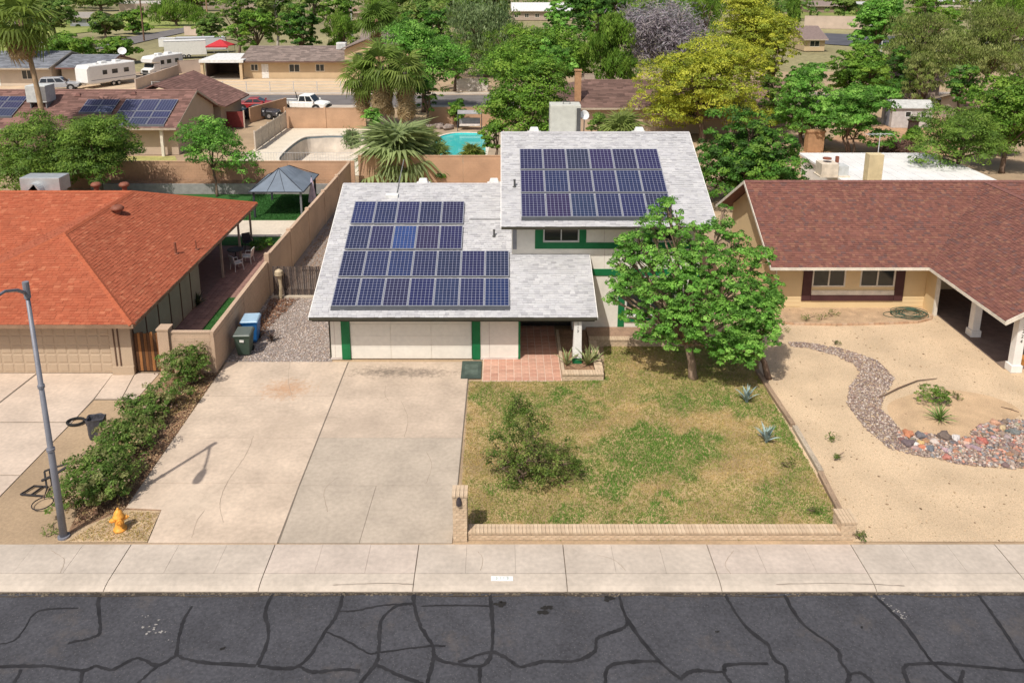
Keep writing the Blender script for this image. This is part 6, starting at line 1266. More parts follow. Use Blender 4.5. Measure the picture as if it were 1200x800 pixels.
bx(xl+1.6,xl+2.6,y_-.04,y_-.001,ze_-1.6,ze_-.6).obj('window', GLASS, T2); x_ = XY(405,y_+8,5); t = E('rooftop_cooler', 'white evaporative cooler on the roof of the long tan house', 'air conditioner', (x_, 124.2, 3.7)); bx(-.7,.7,-.6,.6,.15,1.15).obj('cabinet', VW, t, bevel=.03); bx(-.6,.6,-.62,-.601,.3,1.0).obj('grille', M('cooler_grey'), t)
ghouse('far brown roofed house rising behind the gabled wing', -26, -16, 150, 6, 3.0, .3, (.25,.195,.17), (.50,.34,.22), shing=False)
cpx0, cpx1 = XY(234,119,2.6), XY(286,119,2.6); t = E('carport', 'open carport with white front beam beside the long tan house', 'carport', (cpx0+3, 122, 0), world=True)
bx(cpx0,cpx1-.01,118.6,118.7,2.45,2.85).obj('beam', VW, t); MB().slab([(cpx0,118.7,2.86),(cpx1-.02,118.7,2.86),(cpx1-.02,127,2.95),(cpx0,127,2.95)], .15).obj('roof', VW, t); bx(cpx0,cpx1,126.8,126.95,0,2.7).obj('wall', M('wall_dark', (.12,.09,.075)), t); bx(cpx0,cpx0+.15,121,126.8,0,2.7).obj('wall', M('wall_dark'), t)  # wall colour darkened for deep interior shade; side wall added to deepen it
for xx in (cpx0+.3, cpx1-.5): bx(xx-.2,xx+.2,118.8,119.2,0,2.45).obj('post', M('wall_540_260'), t)
bx(cpx0+.2,cpx1-.3,118.9,126.7,-.02,.03).obj('slab', M('carport_floor_painted_shade', (.25,.21,.17)), t)  # floor colour darkened to paint in the shade under the carport
x, y = G(246, 72); t = E('canopy_tent', 'red pop up canopy between the trailers and carport', 'canopy', (x, y+6, 0)); MB().add([(-2,-2,2.2),(2,-2,2.2),(2,2,2.2),(-2,2,2.2),(-.1,0,3.2),(.1,0,3.2)], [(0,1,5,4),(1,2,5),(2,3,4,5),(3,0,4)]).obj('top', M('canopy_red', (.50,.04,.05), na=.1), t)
for s in (-1, 1):
    for u in (-1, 1): MB().cyl((s*1.9,u*1.9,0),(s*1.9,u*1.9,2.2),.04,6).obj('leg', ALU, t); 
    bx(-2,2,s*2-.015,s*2+.015,1.95,2.22).obj('valance', M('canopy_red'), t)
# roof with chimney behind the white house
ghouse('brown roofed house with tall brick chimney behind the white house', 3.0, 26, 79, 5.5, 2.7, .36, (.165,.10,.082), (.5,.38,.28), hip=(5.5,5.5), chim=(XY(677.5,80,4.), 80.5, ZY(83,80.5), .62, (.42,.24,.13)), over=.6)
# white flat roofed building, antenna, chimney, cooler
fy0, fy1 = 53.5, 63.5; fx0, fx1 = XY(942,fy1,3.), XY(1142,58,3.); zf = ZY(182,fy1)
t = E('flat_roof_building', 'long white flat roofed building behind the brown roof house', 'building', ((fx0+fx1)/2, 58, 0), world=True); bx(fx0,fx1,fy0,fy1,0,zf).obj('wall', WHITE2, t); bx(fx0-.2,fx1+.2,fy0-.3,fy1+.2,zf+.002,zf+.15).obj('roof', M('white_roof', (.72,.71,.69), ns=1, na=.08, rough=.8), t)
for i in range(12): x = fx0+(fx1-fx0)*(i+.5)/12; bx(x-.02,x+.02,fy0-.28,fy1+.18,zf+.151,zf+.18).obj('seam', M('white_roof'), t)
x = XY(1021,53.0,zf+1.); o = bx(x-.48,x+.48,52.5,53.17,0.,ZY(180,52.9)).obj('chimney', M('chimney_cream', (.66,.55,.33), ns=3, na=.1), t)
t = E('tv_antenna', 'thin rooftop television antenna beside the cream chimney', 'antenna', (XY(1028,61.6,zf), 61.6, zf+.15)); za = ZY(156,61.6)-zf-.15; MB().cyl((0,0,0),(0,0,za),.03,6).obj('mast', ALU, t); MB().cyl((-1.1,0,za-.1),(1.0,.2,za-.1),.022,6).obj('boom', ALU, t)
for k in range(7): MB().cyl((-1.+.32*k,-.5+.03*k,za-.1),(-1.+.32*k,.5-.03*k+.1,za-.1),.014,5).obj('element', ALU, t)
x = XY(975,56.5,zf+.8); t = E('rooftop_cooler', 'beige box cooler on the white flat roof near the chimney', 'air conditioner', (x, 56.5, zf+.15)); bx(-.95,.25,-.6,.6,.1,ZY(190,56.5)-zf-.15).obj('cabinet', M('cooler_cream', (.66,.58,.47)), t, bevel=.02); bx(.3,1.0,-.5,.5,.05,ZY(193,56.5)-zf-.15).obj('side_unit', M('cooler_grey'), t, bevel=.02); MB().cyl((-.4,0,1.2),(-.4,0,1.3),.3).obj('fan_ring', M('vent_red'), t); bx(-1.05,1.1,-.65,.65,0,.1).obj('base', M('cooler_cream'), t); bx(.3,.5,.1,.3,.9,1.35).obj('pipe', M('vent_red'), t)
# shed and small roofs to the right
x, y = G(1066, 150); sh = E('garden_shed', 'pale grey garden shed with two small windows', 'shed', (x, y, 0)); w = MB(); SHW = M('shed_wall', (.52,.49,.47)); wall_open(w, -1.9, 2.1, 0, 2.1, 0, .1, [(-.6,.0,1.1,1.7),(.95,1.5,1.1,1.7)]); w.add([(-1.9,.1,0),(-1.9,2.6,0),(-1.9,2.6,2.1),(-1.9,1.3,2.6),(-1.9,.1,2.1),(-1.8,.1,0),(-1.8,2.6,0),(-1.8,2.6,2.1),(-1.8,1.3,2.6),(-1.8,.1,2.1)], [(0,4,3,2,1),(5,6,7,8,9),(0,1,6,5),(1,2,7,6),(2,3,8,7),(3,4,9,8),(4,0,5,9)]); w.box(2.0,2.1,.1,2.6,0,2.1); w.box(-1.8,2,2.5,2.6,0,2.1); w.obj('wall', SHW, sh)
b = MB(); b.slab([(-2.1,-.2,2.1),(2.3,-.2,2.1),(2.3,1.3,2.72),(-2.1,1.3,2.72)], .08); b.slab([(2.3,2.8,2.1),(-2.1,2.8,2.1),(-2.1,1.3,2.718),(2.3,1.3,2.718)], .08); b.obj('roof', M('shed_roof', (.50,.50,.48)), sh)
for a, c in ((-.6,0),(.95,1.5)): window(sh, a, c, 1.1, 1.7, 0, .05, mull=0, fm=VW)
bx(-1.93,-1.902,.6,1.9,.05,1.9).obj('door', M('shed_door', (.20,.21,.25)), sh); sh.rotation_euler = (0, 0, -.05)
for i, (px, py, s, c) in enumerate(((1066,153,.9,(.05,.035,.03)),)): x, y = G(px, py); t = E('trash_bag', 'dark brown bin of rubbish in front of the garden shed', 'trash bin', (x, y-.6, 0)); MB().lathe([(.4,0),(.5,.2),(.48,1.0),(.62,1.2),(.3,1.35),(.45,1.5)], n=9).obj('bag', M('bag_brown', c, rough=.6, ns=6, na=.3), t)
ghouse('low brown roof partly hidden at the right behind the shed', 48, 56, 84, 3, 2.0, .3, (.25,.14,.11), (.5,.42,.34), shing=False); ghouse('small brown roof right of the garden shed among trees', 56.5, 64, 83, 2.5, 2.0, .3, (.25,.14,.11), (.5,.42,.34), shing=False)
ghouse('brown shed roof behind the garden shed below the trees', 47, 55, 101, 3, 2.2, .35, (.20,.13,.115), (.4,.3,.24), shing=False)
ghouse('brown roof peeking between the citrus and green trees', 21.5, 31, 82.5, 4.5, 2.6, .36, (.21,.13,.105), (.3,.22,.18), shing=False)
x, y = G(953, 178); t = E('brick_chimney_stub', 'short brown brick barbecue chimney beside the green trees', 'chimney', (x, y, 0)); bx(-.72,.72,-.45,.45,0,1.85).obj('stack', M('chim_420', (.42,.24,.13)), t); bx(-.8,.8,-.52,.52,1.852,2.0).obj('cap', M('chim_420'), t)
x, y = G(1052, 178); t = E('brush_pile', 'pile of dry brown brush behind the white flat roof', 'brush pile', (x, y, 0), world=True); rg2 = np.random.default_rng(77); cen, out, li = lobes_clumps([(x,y,.4,2.0,1.0,.6)], 160, rg2); V, F, C = leaf_cloud(cen, out, 14, .2, .5, [(.22,.13,.10),(.30,.20,.16),(.15,.09,.07)], rg2, aspect=.1); V[:, 2] = np.maximum(V[:, 2], .02); link('twigs', npmesh('twigs', V, F, leaf_mat(), C), t, 'stuff')
# far houses
def far_xy(px, py): return G(px, py)
def fhouse(label, p0, p1, base, eave, ridge, roofc, wallc, t=.3, wins=0, hip=0):
    x0, y = G(p0, base); x1, _ = G(p1, base); ze_ = max(2.3, ZY(eave, y)); run = 6; zr_ = ZY(ridge, y+run); t_ = max(.12, (zr_-ze_)/run); wd = [(x0+(x1-x0)*(i+.3)/wins, x0+(x1-x0)*(i+.7)/wins, .8, 2.0) for i in range(wins)]
    return ghouse(label, x0, x1, y-.7, run, ze_, t_, roofc, wallc, wins=wd, shing=False, over=.7, hip=(hip, hip))
fhouse('distant white roofed house with dark porch windows at the top', 599, 672, 24, 13, 3, (.62,.62,.62), (.42,.33,.27), wins=6)
fhouse('distant grey house on the green field at the left', 81, 113, 31, 22, 14, (.30,.27,.24), (.30,.31,.33), wins=2)
fhouse('tan outbuilding with brown roof near the upper right street', 940, 968, 60, 46, 30, (.22,.165,.15), (.56,.43,.27), wins=1)
fhouse('distant brown house across the upper right street', 946, 992, 15, 8, 1, (.25,.2,.17), (.30,.22,.17), wins=3); fhouse('distant red brick garage across the upper right street', 1002, 1028, 13, 6, 2, (.5,.5,.5), (.40,.16,.12))
fhouse('distant pale house at the top behind the far trees', 140, 190, 12, 6, 1, (.45,.42,.38), (.45,.38,.32), wins=3); fhouse('distant white roofed house at the top right', 1098, 1150, 9, 3, -3, (.62,.62,.62), (.5,.45,.4), wins=3); fhouse('distant brown roofed house behind the palm at the top', 392, 470, 24, 18, 8, (.30,.2,.15), (.5,.4,.3))
# streets, fields, pools, walls behind
structure('back_street', MB().face([(x, y, -.02) for x, y in [(-130,96.3),(60,96.3),(60,104.5),(-130,104.5)]]).mesh('back_street', M('old_asphalt', (.17,.155,.15), ns=.6, na=.15, ns2=20, na2=.15)))
for nm, ya, yb2 in (('back_sidewalk', 94.6, 96.2), ('far_sidewalk', 104.7, 106.4)): structure(nm, MB().box(-130,60,ya,yb2,-.05,.08).mesh(nm, CW))
cf = E('chain_fence', 'low post and rail fence in front of the long tan house', 'fence', (-38, 107.2, 0), world=True)
for i in range(11): x = -46+3.1*i; bx(x-.04,x+.04,107.16,107.24,0,1.35).obj('post', M('fence_grey'), cf)
for z in (.15, .5, .9, 1.28): bx(-46,-15,107.18,107.22,z,z+.03).obj('rail', M('fence_grey'), cf)
structure('tan_yard', MB().face([(x, y, -.012) for x, y in [(-50,106.5),(-14,106.5),(-14,119.8),(-50,119.8)]]).mesh('tan_yard', M('tan_soil', (.62,.47,.31), ns=.5, na=.12)))
structure('trailer_yard', MB().face([(x, y, -.014) for x, y in [(-90,84),(-50.2,84),(-47,118),(-52,128),(-90,114)]]).mesh('trailer_yard', M('trailer_soil', (.55,.42,.29), ns=.4, na=.15)))
fld = M('field', (.24,.27,.075), ns=.06, na=.35, ns2=1.5, na2=.2, rough=1)
structure('field', MB().face([(x, y, -.01) for x, y in gpoly((40,62),(60,42),(150,33),(235,33),(240,24),(180,20),(0,26),(-60,60))]).mesh('field', fld))
structure('far_road', MB().face([(x, y, -.005) for x, y in gpoly((110,58),(120,50),(160,42),(218,32),(222,37),(180,46),(150,53))]).mesh('far_road', M('old_asphalt')))
structure('right_street', MB().face([(x, y, -.01) for x, y in gpoly((900,47),(900,36),(1260,52),(1260,72))]).mesh('right_street', M('dark_street', (.10,.10,.115), ns=.3, na=.2)))
structure('right_lawn', MB().face([(x, y, -.008) for x, y in gpoly((930,22),(1040,22),(1040,13),(935,14))]).mesh('right_lawn', M('field')))
structure('yard_grass', MB().face([(x, y, -.01) for x, y in gpoly((120,196),(212,196),(205,183),(130,183))]).mesh('yard_grass', M('yard_grass', (.36,.34,.12), ns=1, na=.25, ns2=9, na2=.2)))
structure('green_verge', MB().face([(x, y, -.008) for x, y in gpoly((1030,85),(1160,80),(1160,70),(1040,72))]).mesh('green_verge', M('verge', (.17,.25,.07), ns=.2, na=.3)))
structure('red_dirt_yard', MB().face([(x, y, -.012) for x, y in gpoly((930,183),(1130,183),(1120,140),(1000,150))]).mesh('red_dirt_yard', M('red_dirt', (.46,.28,.165), ns=.4, na=.2, ns2=3, na2=.15)))
def wall_px(label, pts, h, mat, pan=5, pier=False, name=None):
    for a, c in zip(pts, pts[1:]): block_wall(label, G(*a), G(*c), h, mat, pan=pan, pier=pier, blk=False, course=.4)
BW3 = M('block_wall_pale', (.55,.44,.36), ns=.5, na=.1, bump=.2)
wall_px('tan block wall across the upper right street', [(942,33),(1010,34)], 3.2, BW3)
wall_px('low pink block wall behind the far road', [(216,41),(246,42)], 2.0, BW3)
wall_px('grey brown block wall across the far end of the field', [(140,13),(300,9)], 2.4, BW3)
wall_px('pale block wall behind the roof with the chimney', [(680,104),(745,104)], 2.0, BW3)
wall_px('white walled fence behind the grey green trees', [(535,107),(572,107)], 1.7, M('block_white', (.62,.56,.5)))
wall_px('tan block wall behind the empty pool', [(335,150),(428,150)], 2.05, BW2, pan=3.4, pier=True); wall_px('brown low wall in front of the dark car', [(294,144),(337,131)], 1.6, BW2, pan=6)
wall_px('brown block wall behind the patio swing', [(500,147),(600,147)], 1.9, BW2)
wall_px('tan block wall beside the carport and motorhome yard', [(206,86),(236,84)], 1.9, BW3); wall_px('pale wall in front of the motorhome drive', [(160,106),(210,88)], 1.5, BW3)
# vinyl fence by the empty pool
a = Vector(G(300,177)); c = Vector(G(336,151)); d = c-a; L = d.length; vf = E('vinyl_fence', 'pale slatted side fence left of the empty pool', 'fence', (a.x, a.y, 0), math.atan2(d.y, d.x)); VF = M('vinyl', (.55,.48,.40)); n = 34
for i in range(n): bx(L*i/n+.02,L*(i+1)/n-.02,0,.03,.08,1.75).obj('slat', VF, vf)
for i in range(6): bx(L*i/5-.06,L*i/5+.06,-.03,.09,0,1.85).obj('post', VF, vf)
for z in (.3, 1.55): bx(0,L,.035,.07,z,z+.1).obj('rail', VF, vf)
rgx = E('red_gate', 'dark red solid gate beside the brown roof house', 'gate', (*G(277,150), 0)); bx(-.9,.8,-.03,.03,.05,1.7).obj('panel', M('red_paint', (.24,.05,.045)), rgx)
for s in (-.96, .86): bx(s-.06,s+.06,-.06,.06,0,1.8).obj('post', BW3, rgx)
# empty pool: deck with a sunk basin; turquoise pool
dk = conc('pool_deck', (.66,.585,.47), .08)
def basin(t, loop, z0, z1, mat, name='basin'):
    b = MB(); n = len(loop); c = Vector((sum(p[0] for p in loop)/n, sum(p[1] for p in loop)/n)); lo = [(c.x+(p[0]-c.x)*.96, c.y+(p[1]-c.y)*.96, z1) for p in loop]
    b.add([(x, y, z0) for x, y in loop]+lo, [(i,(i+1)%n,n+(i+1)%n,n+i) for i in range(n)]+[tuple(range(n,2*n))]); return b.obj(name, mat, t)
def coping(t, loop, z, mat, w=.35):
    n = len(loop); k = 0; acc = 0
    b = MB(); c = Vector((sum(p[0] for p in loop)/n, sum(p[1] for p in loop)/n)); O = [tuple(Vector(p)+(Vector(p)-c).normalized()*w) for p in loop]
    b.add([(x, y, z) for x, y in loop]+[(x, y, z) for x, y in O]+[(x, y, z-.06) for x, y in loop], [(i,(i+1)%n,n+(i+1)%n,n+i) for i in range(n)]+[(i,2*n+i,2*n+(i+1)%n,(i+1)%n) for i in range(n)]); return b.obj('coping', mat, t)
deck_hole('pool_deck', [(-22.6,63),(-10,63),(-10.5,82.3),(-22.4,82.3)], el, .008, dk)
t = E('empty_pool', 'drained swimming pool with pale plaster basin', 'pool', (*G(380,180), 0), world=True); basin(t, el, .0, -1.7, M('plaster', (.60,.53,.45), ns=1, na=.2)); b = MB(); n = len(el); b.add([(x, y, -.06) for x, y in el]+[(c_[0], c_[1], -.24) for c_ in inset(el, .03)]+[(c_[0], c_[1], -.06) for c_ in inset(el, .03)], [(i,(i+1)%n,n+(i+1)%n,n+i) for i in range(n)]+[(n+i,n+(i+1)%n,2*n+(i+1)%n,2*n+i) for i in range(n)]); b.obj('tile_band', M('pool_tile', (.16,.20,.22)), t); coping(t, el, .02, M('coping_cream', (.68,.62,.52)))
pf_ = E('pool_fence', 'thin white bar fence in front of the empty pool', 'fence', (-20, 65.2, 0), world=True); x0_, x1_ = -22.2, -11.5; n = 48
m_ = M('fence_grey', (.50,.48,.45))
for i in range(n): x = x0_+(x1_-x0_)*i/n; bx(x-.007,x+.007,65.193,65.207,.05,1.4).obj('bar', m_, pf_)
for z in (.1, 1.36): bx(x0_,x1_,65.185,65.215,z+.01,z+.035).obj('rail', m_, pf_)
deck_hole('pool_surround', [(-8.8,62.2),(1,62.2),(1,82),(-8.8,82)], tl, .006, M('surround', (.40,.31,.22), ns=.8, na=.2))
t = E('turquoise_pool', 'turquoise swimming pool behind the orange back wall', 'pool', (*G(540,170), 0), world=True); basin(t, tl, .0, -1.0, M('pool_blue', (.05,.52,.52), ns=1, na=.08)); coping(t, tl, .02, M('coping_cream'))
def water_mat():
    m = bpy.data.materials.new('pool_water'); m.use_nodes = True; N = m.node_tree.nodes; L = m.node_tree.links; b = N['Principled BSDF']; b.inputs['Base Color'].default_value = (.05,.50,.50,1); b.inputs['Roughness'].default_value = .05
    n = N.new('ShaderNodeTexNoise'); n.inputs['Scale'].default_value = 3; bp = N.new('ShaderNodeBump'); bp.inputs['Strength'].default_value = .25; L.new(n.outputs[0], bp.inputs['Height']); L.new(bp.outputs[0], b.inputs['Normal'])
    n2 = N.new('ShaderNodeTexNoise'); n2.inputs['Scale'].default_value = 1.2; r = N.new('ShaderNodeMix'); r.data_type = 'RGBA'; r.inputs['A'].default_value = (.03,.40,.42,1); r.inputs['B'].default_value = (.09,.60,.58,1); L.new(n2.outputs[0], r.inputs['Factor']); L.new(r.outputs['Result'], b.inputs['Base Color']); return m
o = MB().face([(x, y, -.09) for x, y in tl]).obj('water', water_mat(), t)
x, y = G(551, 150); t = E('patio_swing', 'grey cushioned patio swing with curved canopy beyond the pool', 'swing seat', (x, y-1, 0)); 
GR = M('swing_cloth', (.30,.29,.30)); CU = M('cushion', (.62,.55,.50))
b = MB(); b.loft([[(-1.2+.0,-.5+1.0*k/6,1.75+.28*math.sin(math.pi*k/6)+zz) for k in range(7)]+[(-1.2,.5-1.0*k/6,1.70+.28*math.sin(math.pi*(6-k)/6)+zz) for k in range(7)] for zz in (0,)]+[[(1.2,-.5+1.0*k/6,1.75+.28*math.sin(math.pi*k/6)) for k in range(7)]+[(1.2,.5-1.0*k/6,1.70+.28*math.sin(math.pi*(6-k)/6)) for k in range(7)]]); b.obj('canopy', GR, t)
bx(-1.05,1.05,-.35,.3,.42,.58).obj('seat', CU, t, bevel=.04); MB().hexa([(-1.05,.25,.55),(1.05,.25,.55),(1.05,.38,.55),(-1.05,.38,.55)],[(-1.05,.4,1.15),(1.05,.4,1.15),(1.05,.52,1.15),(-1.05,.52,1.15)]).obj('backrest', GR, t)
for s in (-1, 1): MB().tube([(s*1.2,-.8,0),(s*1.2,0,1.75),(s*1.2,.8,0)], .035, 6).obj('side_frame', GD, t)
for i in range(3): x, y = G(505+i*12, 150+i%2); rock('grey brown boulder beyond the turquoise pool, %s' % ['leftmost of three','middle one of three','rightmost of three'][i], 503+i*11, 152-(i%2), .7, (.30,.24,.21), i+2)
# poles
def pole(label, px, py_base, py_top, r_, mat, name='utility_pole', cross=0):
    x, y = G(px, py_base); h = ZY(py_top, y); t = E(name, label, 'utility pole', (x, y, 0)); MB().tube([(0,0,0),(0,0,h)], [r_, r_*.7], 8).obj('pole', mat, t)
    if cross: bx(-1.2,1.2,-.06,.06,h-.6,h-.45).obj('crossarm', mat, t)
    return t
WDP = M('pole_wood', (.17,.10,.065), ns=3, na=.2); pole('dark wooden utility pole by the field left of the trailers', 169, 48, -30, .2, WDP, cross=1); pole('light brown wooden utility pole by the pink wall', 245, 43, -10, .2, M('pole_light', (.36,.24,.14)))
pole('slim grey metal pole behind the long tan house', 413, 48, -5, .16, M('cooler_grey'))
x, y = G(1032, 66); h = ZY(30, y); t = E('street_lamp', 'distant grey street lamp with curved arm between green trees', 'street lamp', (x, y, 0)); MB().tube([(0,0,0),(0,0,h-1.2),(-.3,0,h-.3),(-1.0,0,h),(-2.0,0,h+.1)], [.13,.1,.08,.07,.06], 8).obj('pole', M('cooler_grey'), t); bx(-2.6,-1.95,-.14,.14,h+.02,h+.16).obj('luminaire', VW, t)
x, y = G(147, 88); t = E('satellite_dish', 'white satellite dish on a post beside the motorhome', 'satellite dish', (x, y, 0)); o = MB().lathe([(.05,-.12),(.4,-.05),(.62,.1),(.6,.11),(.4,-.02),(.05,-.09)]).obj('dish', VW, t, smooth=True); o.location = (0,-.2,3.6); o.rotation_euler = (math.radians(55),0,.4); MB().cyl((0,0,0),(0,0,3.5),.05,6).obj('mast', M('pipe_grey'), t)

# ------------------------------------------------------------------ trees and palms behind
px_ = tree_px
px_('feathery_tree', 'feathery olive green tree at the left edge behind the red roof', -8, 92, 132, 226, 56.5, 'olive', 27000, 301, k=13, sd=.36, size=.19)
px_('feathery_tree', 'feathery olive green tree in front of the solar roof house', 66, 160, 138, 216, 56, 'olive', 27000, 302, k=13, sd=.35, size=.19)
px_('young_tree', 'small bright green young tree behind the red roof corner', 206, 294, 138, 218, 57, 'bright', 11200, 303, sd=.3, k=7, trunk_r=.09)
px_('round_tree', 'large rounded green tree left of the rooftop air conditioner', 561, 672, 62, 196, 67, 'green', 27200, 304, sd=.42)
px_('leafy_tree', 'bright green leafy tree right of the fan palms', 452, 540, 26, 140, 92, 'bright', 22400, 305, size=.28, sd=.5)
px_('willowy_tree', 'grey green willowy tree above the patio swing', 524, 616, 4, 82, 122, 'grey', 19200, 306, size=.5, sd=.7)
px_('leafy_tree', 'wide dark green tree right of the willowy tree', 590, 692, 36, 100, 104, 'green', 20800, 307, size=.36, sd=.6)
px_('conical_tree', 'pointed light green tree in front of the distant white house', 634, 670, -2, 60, 132, 'bright', 8000, 308, size=.4, k=5)
px_('weeping_tree', 'weeping green tree left of the lilac grey tree', 690, 744, 16, 96, 98, 'weep', 14400, 309, size=.42)
px_('weeping_tree', 'tall dark green tree behind the weeping tree at the top', 660, 745, -20, 40, 150, 'dark', 8000, 310, size=.55)
px_('lilac_tree', 'leafless lilac grey tree behind the yellow green tree', 728, 838, 8, 84, 104, 'lilac', 15000, 311, size=.7, sd=.9, bark_c=(.25,.2,.2))
px_('yellow_tree', 'large yellow green tree behind the white house roof', 741, 912, 48, 162, 76, 'yellow', 54000, 312, sd=.4, k=15, size=.21)
px_('yellow_tree', 'second yellow green tree at the top, farther back', 842, 922, -14, 76, 100, 'yellow', 34000, 313, sd=.5, size=.27, k=13)
px_('citrus_tree', 'dense glossy dark green citrus tree beside the white house', 808, 944, 132, 236, 55.5, 'dark', 36000, 314, sd=.25, k=20, shell=.95)
px_('green_tree', 'bright green tree in front of the white flat roof, left one', 906, 985, 74, 178, 74, 'bright', 19200, 315, size=.22)
px_('green_tree', 'bright green multi stemmed tree left of the garden shed', 962, 1046, 98, 180, 70, 'bright', 19200, 316, size=.22, multi=3)
px_('green_tree', 'taller green tree rising behind the multi stemmed tree', 975, 1045, 52, 120, 84, 'green', 19200, 317, size=.26)
px_('green_tree', 'light green tree at the top right behind the far street lamp', 1002, 1062, -8, 55, 135, 'bright', 16000, 318, size=.4)
px_('mesquite_tree', 'grey green mesquite tree above the garden shed', 1036, 1120, 18, 104, 100, 'mesquite', 19200, 319, size=.3, sd=.55)
px_('mesquite_tree', 'tall open mesquite tree leaning at the right edge', 1100, 1196, 8, 118, 90, 'mesquite', 20800, 320, size=.28, sd=.6, lean=(1.2,0))
px_('feathery_tree', 'drooping olive tree over the right end of the white flat roof', 1078, 1172, 132, 204, 60, 'olive', 17600, 321, sd=.35, size=.2)
px_('green_tree', 'green tree at the right edge beside the brown roof', 1140, 1225, 92, 212, 64, 'green', 22400, 322, sd=.4)
px_('far_tree', 'olive tree at the top right corner behind the mesquites', 1130, 1240, -20, 60, 140, 'mesquite', 14400, 323, size=.5)
px_('far_tree', 'dark tree left of the grey roofed house beside the tall palm', 40, 84, -4, 34, 165, 'far', 8000, 331)
px_('dense_bush', 'dense green hedge bush behind the grey roofed house', 54, 112, 40, 66, 137, 'green', 9600, 332, size=.4, k=11)
px_('dense_bush', 'round green bush left of the motorhome', 124, 158, 44, 70, 140, 'green', 7200, 333, size=.4)
for i, (a, c, d, e, yy, lab) in enumerate([(104,140,14,48,190,'light green field tree right of the grey house'),(135,176,14,44,200,'field tree beside the dark utility pole'),(172,240,0,36,225,'wide dark field tree in the middle of the green field'),(230,258,14,46,170,'small field tree left of the light brown pole'),(255,300,-8,60,152,'sunlit tree left of the white tree trunks'),(296,350,-14,62,156,'tall tree with pale trunks behind the carport'),(340,382,-16,60,150,'dark tall tree behind the long tan house'),(372,420,-8,56,158,'sunlit tall tree left of the slim grey pole'),(422,470,-4,50,160,'dark tree behind the slender palm'),(462,520,-6,44,170,'dark olive tree above the leafy tree'),(505,545,-10,40,190,'dark tree left of the willowy tree at the top'),(540,600,-14,30,215,'far tree behind the willowy tree at the top'),(730,790,-12,40,165,'green tree behind the lilac tree, left'),(770,850,-16,34,150,'grey green tree behind the lilac tree, right'),(924,938,-8,20,205,'dark far tree beside the second yellow tree'),(970,1010,-8,18,260,'far tree beside the red brick garage'),(1060,1110,-14,40,150,'dark green tree behind the grey mesquite'),(0,44,-12,22,250,'far tree at the upper left corner'),(84,150,-14,16,300,'far dark tree above the grey house'),(196,262,-16,14,300,'far tree above the green field'),(1160,1215,-8,40,125,'olive far tree at the right edge top'),(690,720,40,92,112,'tree left of the roof with the chimney')]):
    px_('far_tree', lab, a, c, d, e, yy, ['far','green','weep','far','yellow' if i == 99 else 'olive','far'][i % 6], 5600, 340+i, size=min(.75, yy*.0032), k=8, bark_c=(.5,.45,.4) if i == 5 else (.16,.11,.08))
for i, (a, c, d, e, yy, k_, lab) in enumerate([
 (276,322,8,66,140,'green','dark bushy tree under the sunlit tree by the white trunks'),(330,372,4,62,142,'dark','dark tree directly behind the ridge of the long tan house'),(384,420,14,58,146,'weep','drooping tree beside the slim grey pole'),
 (480,528,4,70,128,'dark','dark tree between leafy tree and willowy tree'),(506,560,34,98,108,'olive','olive tree in front of the willowy tree, left'),(575,625,26,84,116,'weep','drooping green tree right of the willowy tree'),
 (618,668,48,104,96,'bright','light green tree left of the brick chimney'),(655,700,34,98,112,'green','green tree between pointed tree and weeping tree'),(686,720,-10,40,140,'dark','dark upright tree left of the lilac tree'),
 (722,770,-6,36,135,'olive','olive green tree above the lilac tree'),(806,846,-12,40,130,'weep','grey weeping tree between lilac and yellow trees'),(893,922,34,96,92,'yellow','smaller yellow green tree right of the two yellow trees'),
 (880,935,84,140,80,'olive','olive tree between citrus and yellow trees'),(922,955,74,112,92,'bright','bright low tree below the tan outbuilding'),(1018,1070,56,112,96,'dark','dark green tree above the garden shed, left'),
 (1056,1106,66,128,92,'mesquite','shaggy grey tree right behind the garden shed'),(1108,1150,78,128,82,'dark','dark tree behind the small brown roofs'),(1150,1200,128,200,70,'dark','dark green tree at the right edge, lower one'),
 (1168,1214,60,120,95,'mesquite','pale mesquite at the right edge above the brown roof'),(1075,1125,-10,40,120,'green','green tree at the top right between the mesquites'),(1010,1050,-14,30,170,'far','far tree right of the red brick garage'),
 (440,485,-12,26,200,'far','far tree above the slender palm'),(560,605,-14,16,260,'far','far tree left of the distant white house'),(672,700,-10,30,170,'dark','dark tree at the right end of the distant white house'),
 (860,900,-20,12,190,'far','far green tree above the second yellow tree'),(300,345,-18,20,230,'far','far tree behind the white trunks')]):
    px_('background_tree', lab, a, c, d, e, yy, k_, 6000, 450+i, size=min(.6, yy*.003), k=9)
# a soft belt of far trees that closes the view
rng = np.random.default_rng(400)
t_l = []
for i in range(80):
    yy = rng.uniform(240, 640); t_l.append((rng.uniform(-.62,.66)*yy, yy, rng.uniform(2.0,4.5), rng.uniform(5,13), rng.uniform(4,8), rng.uniform(2.5,4.5)))
cen, out, li = lobes_clumps(t_l, 3000, rng); cen[:, 2] = np.maximum(cen[:, 2], .3); V, F, C = leaf_cloud(cen, out, 12, 1.0, 1.6, KIND['far'][0], rng); V[:, 2] = np.maximum(V[:, 2], 0); o = link('far_woodland', npmesh('far_woodland', V, F, leaf_mat(), C), None, 'stuff'); o['label'] = 'hazy belt of far trees along the top of the view'
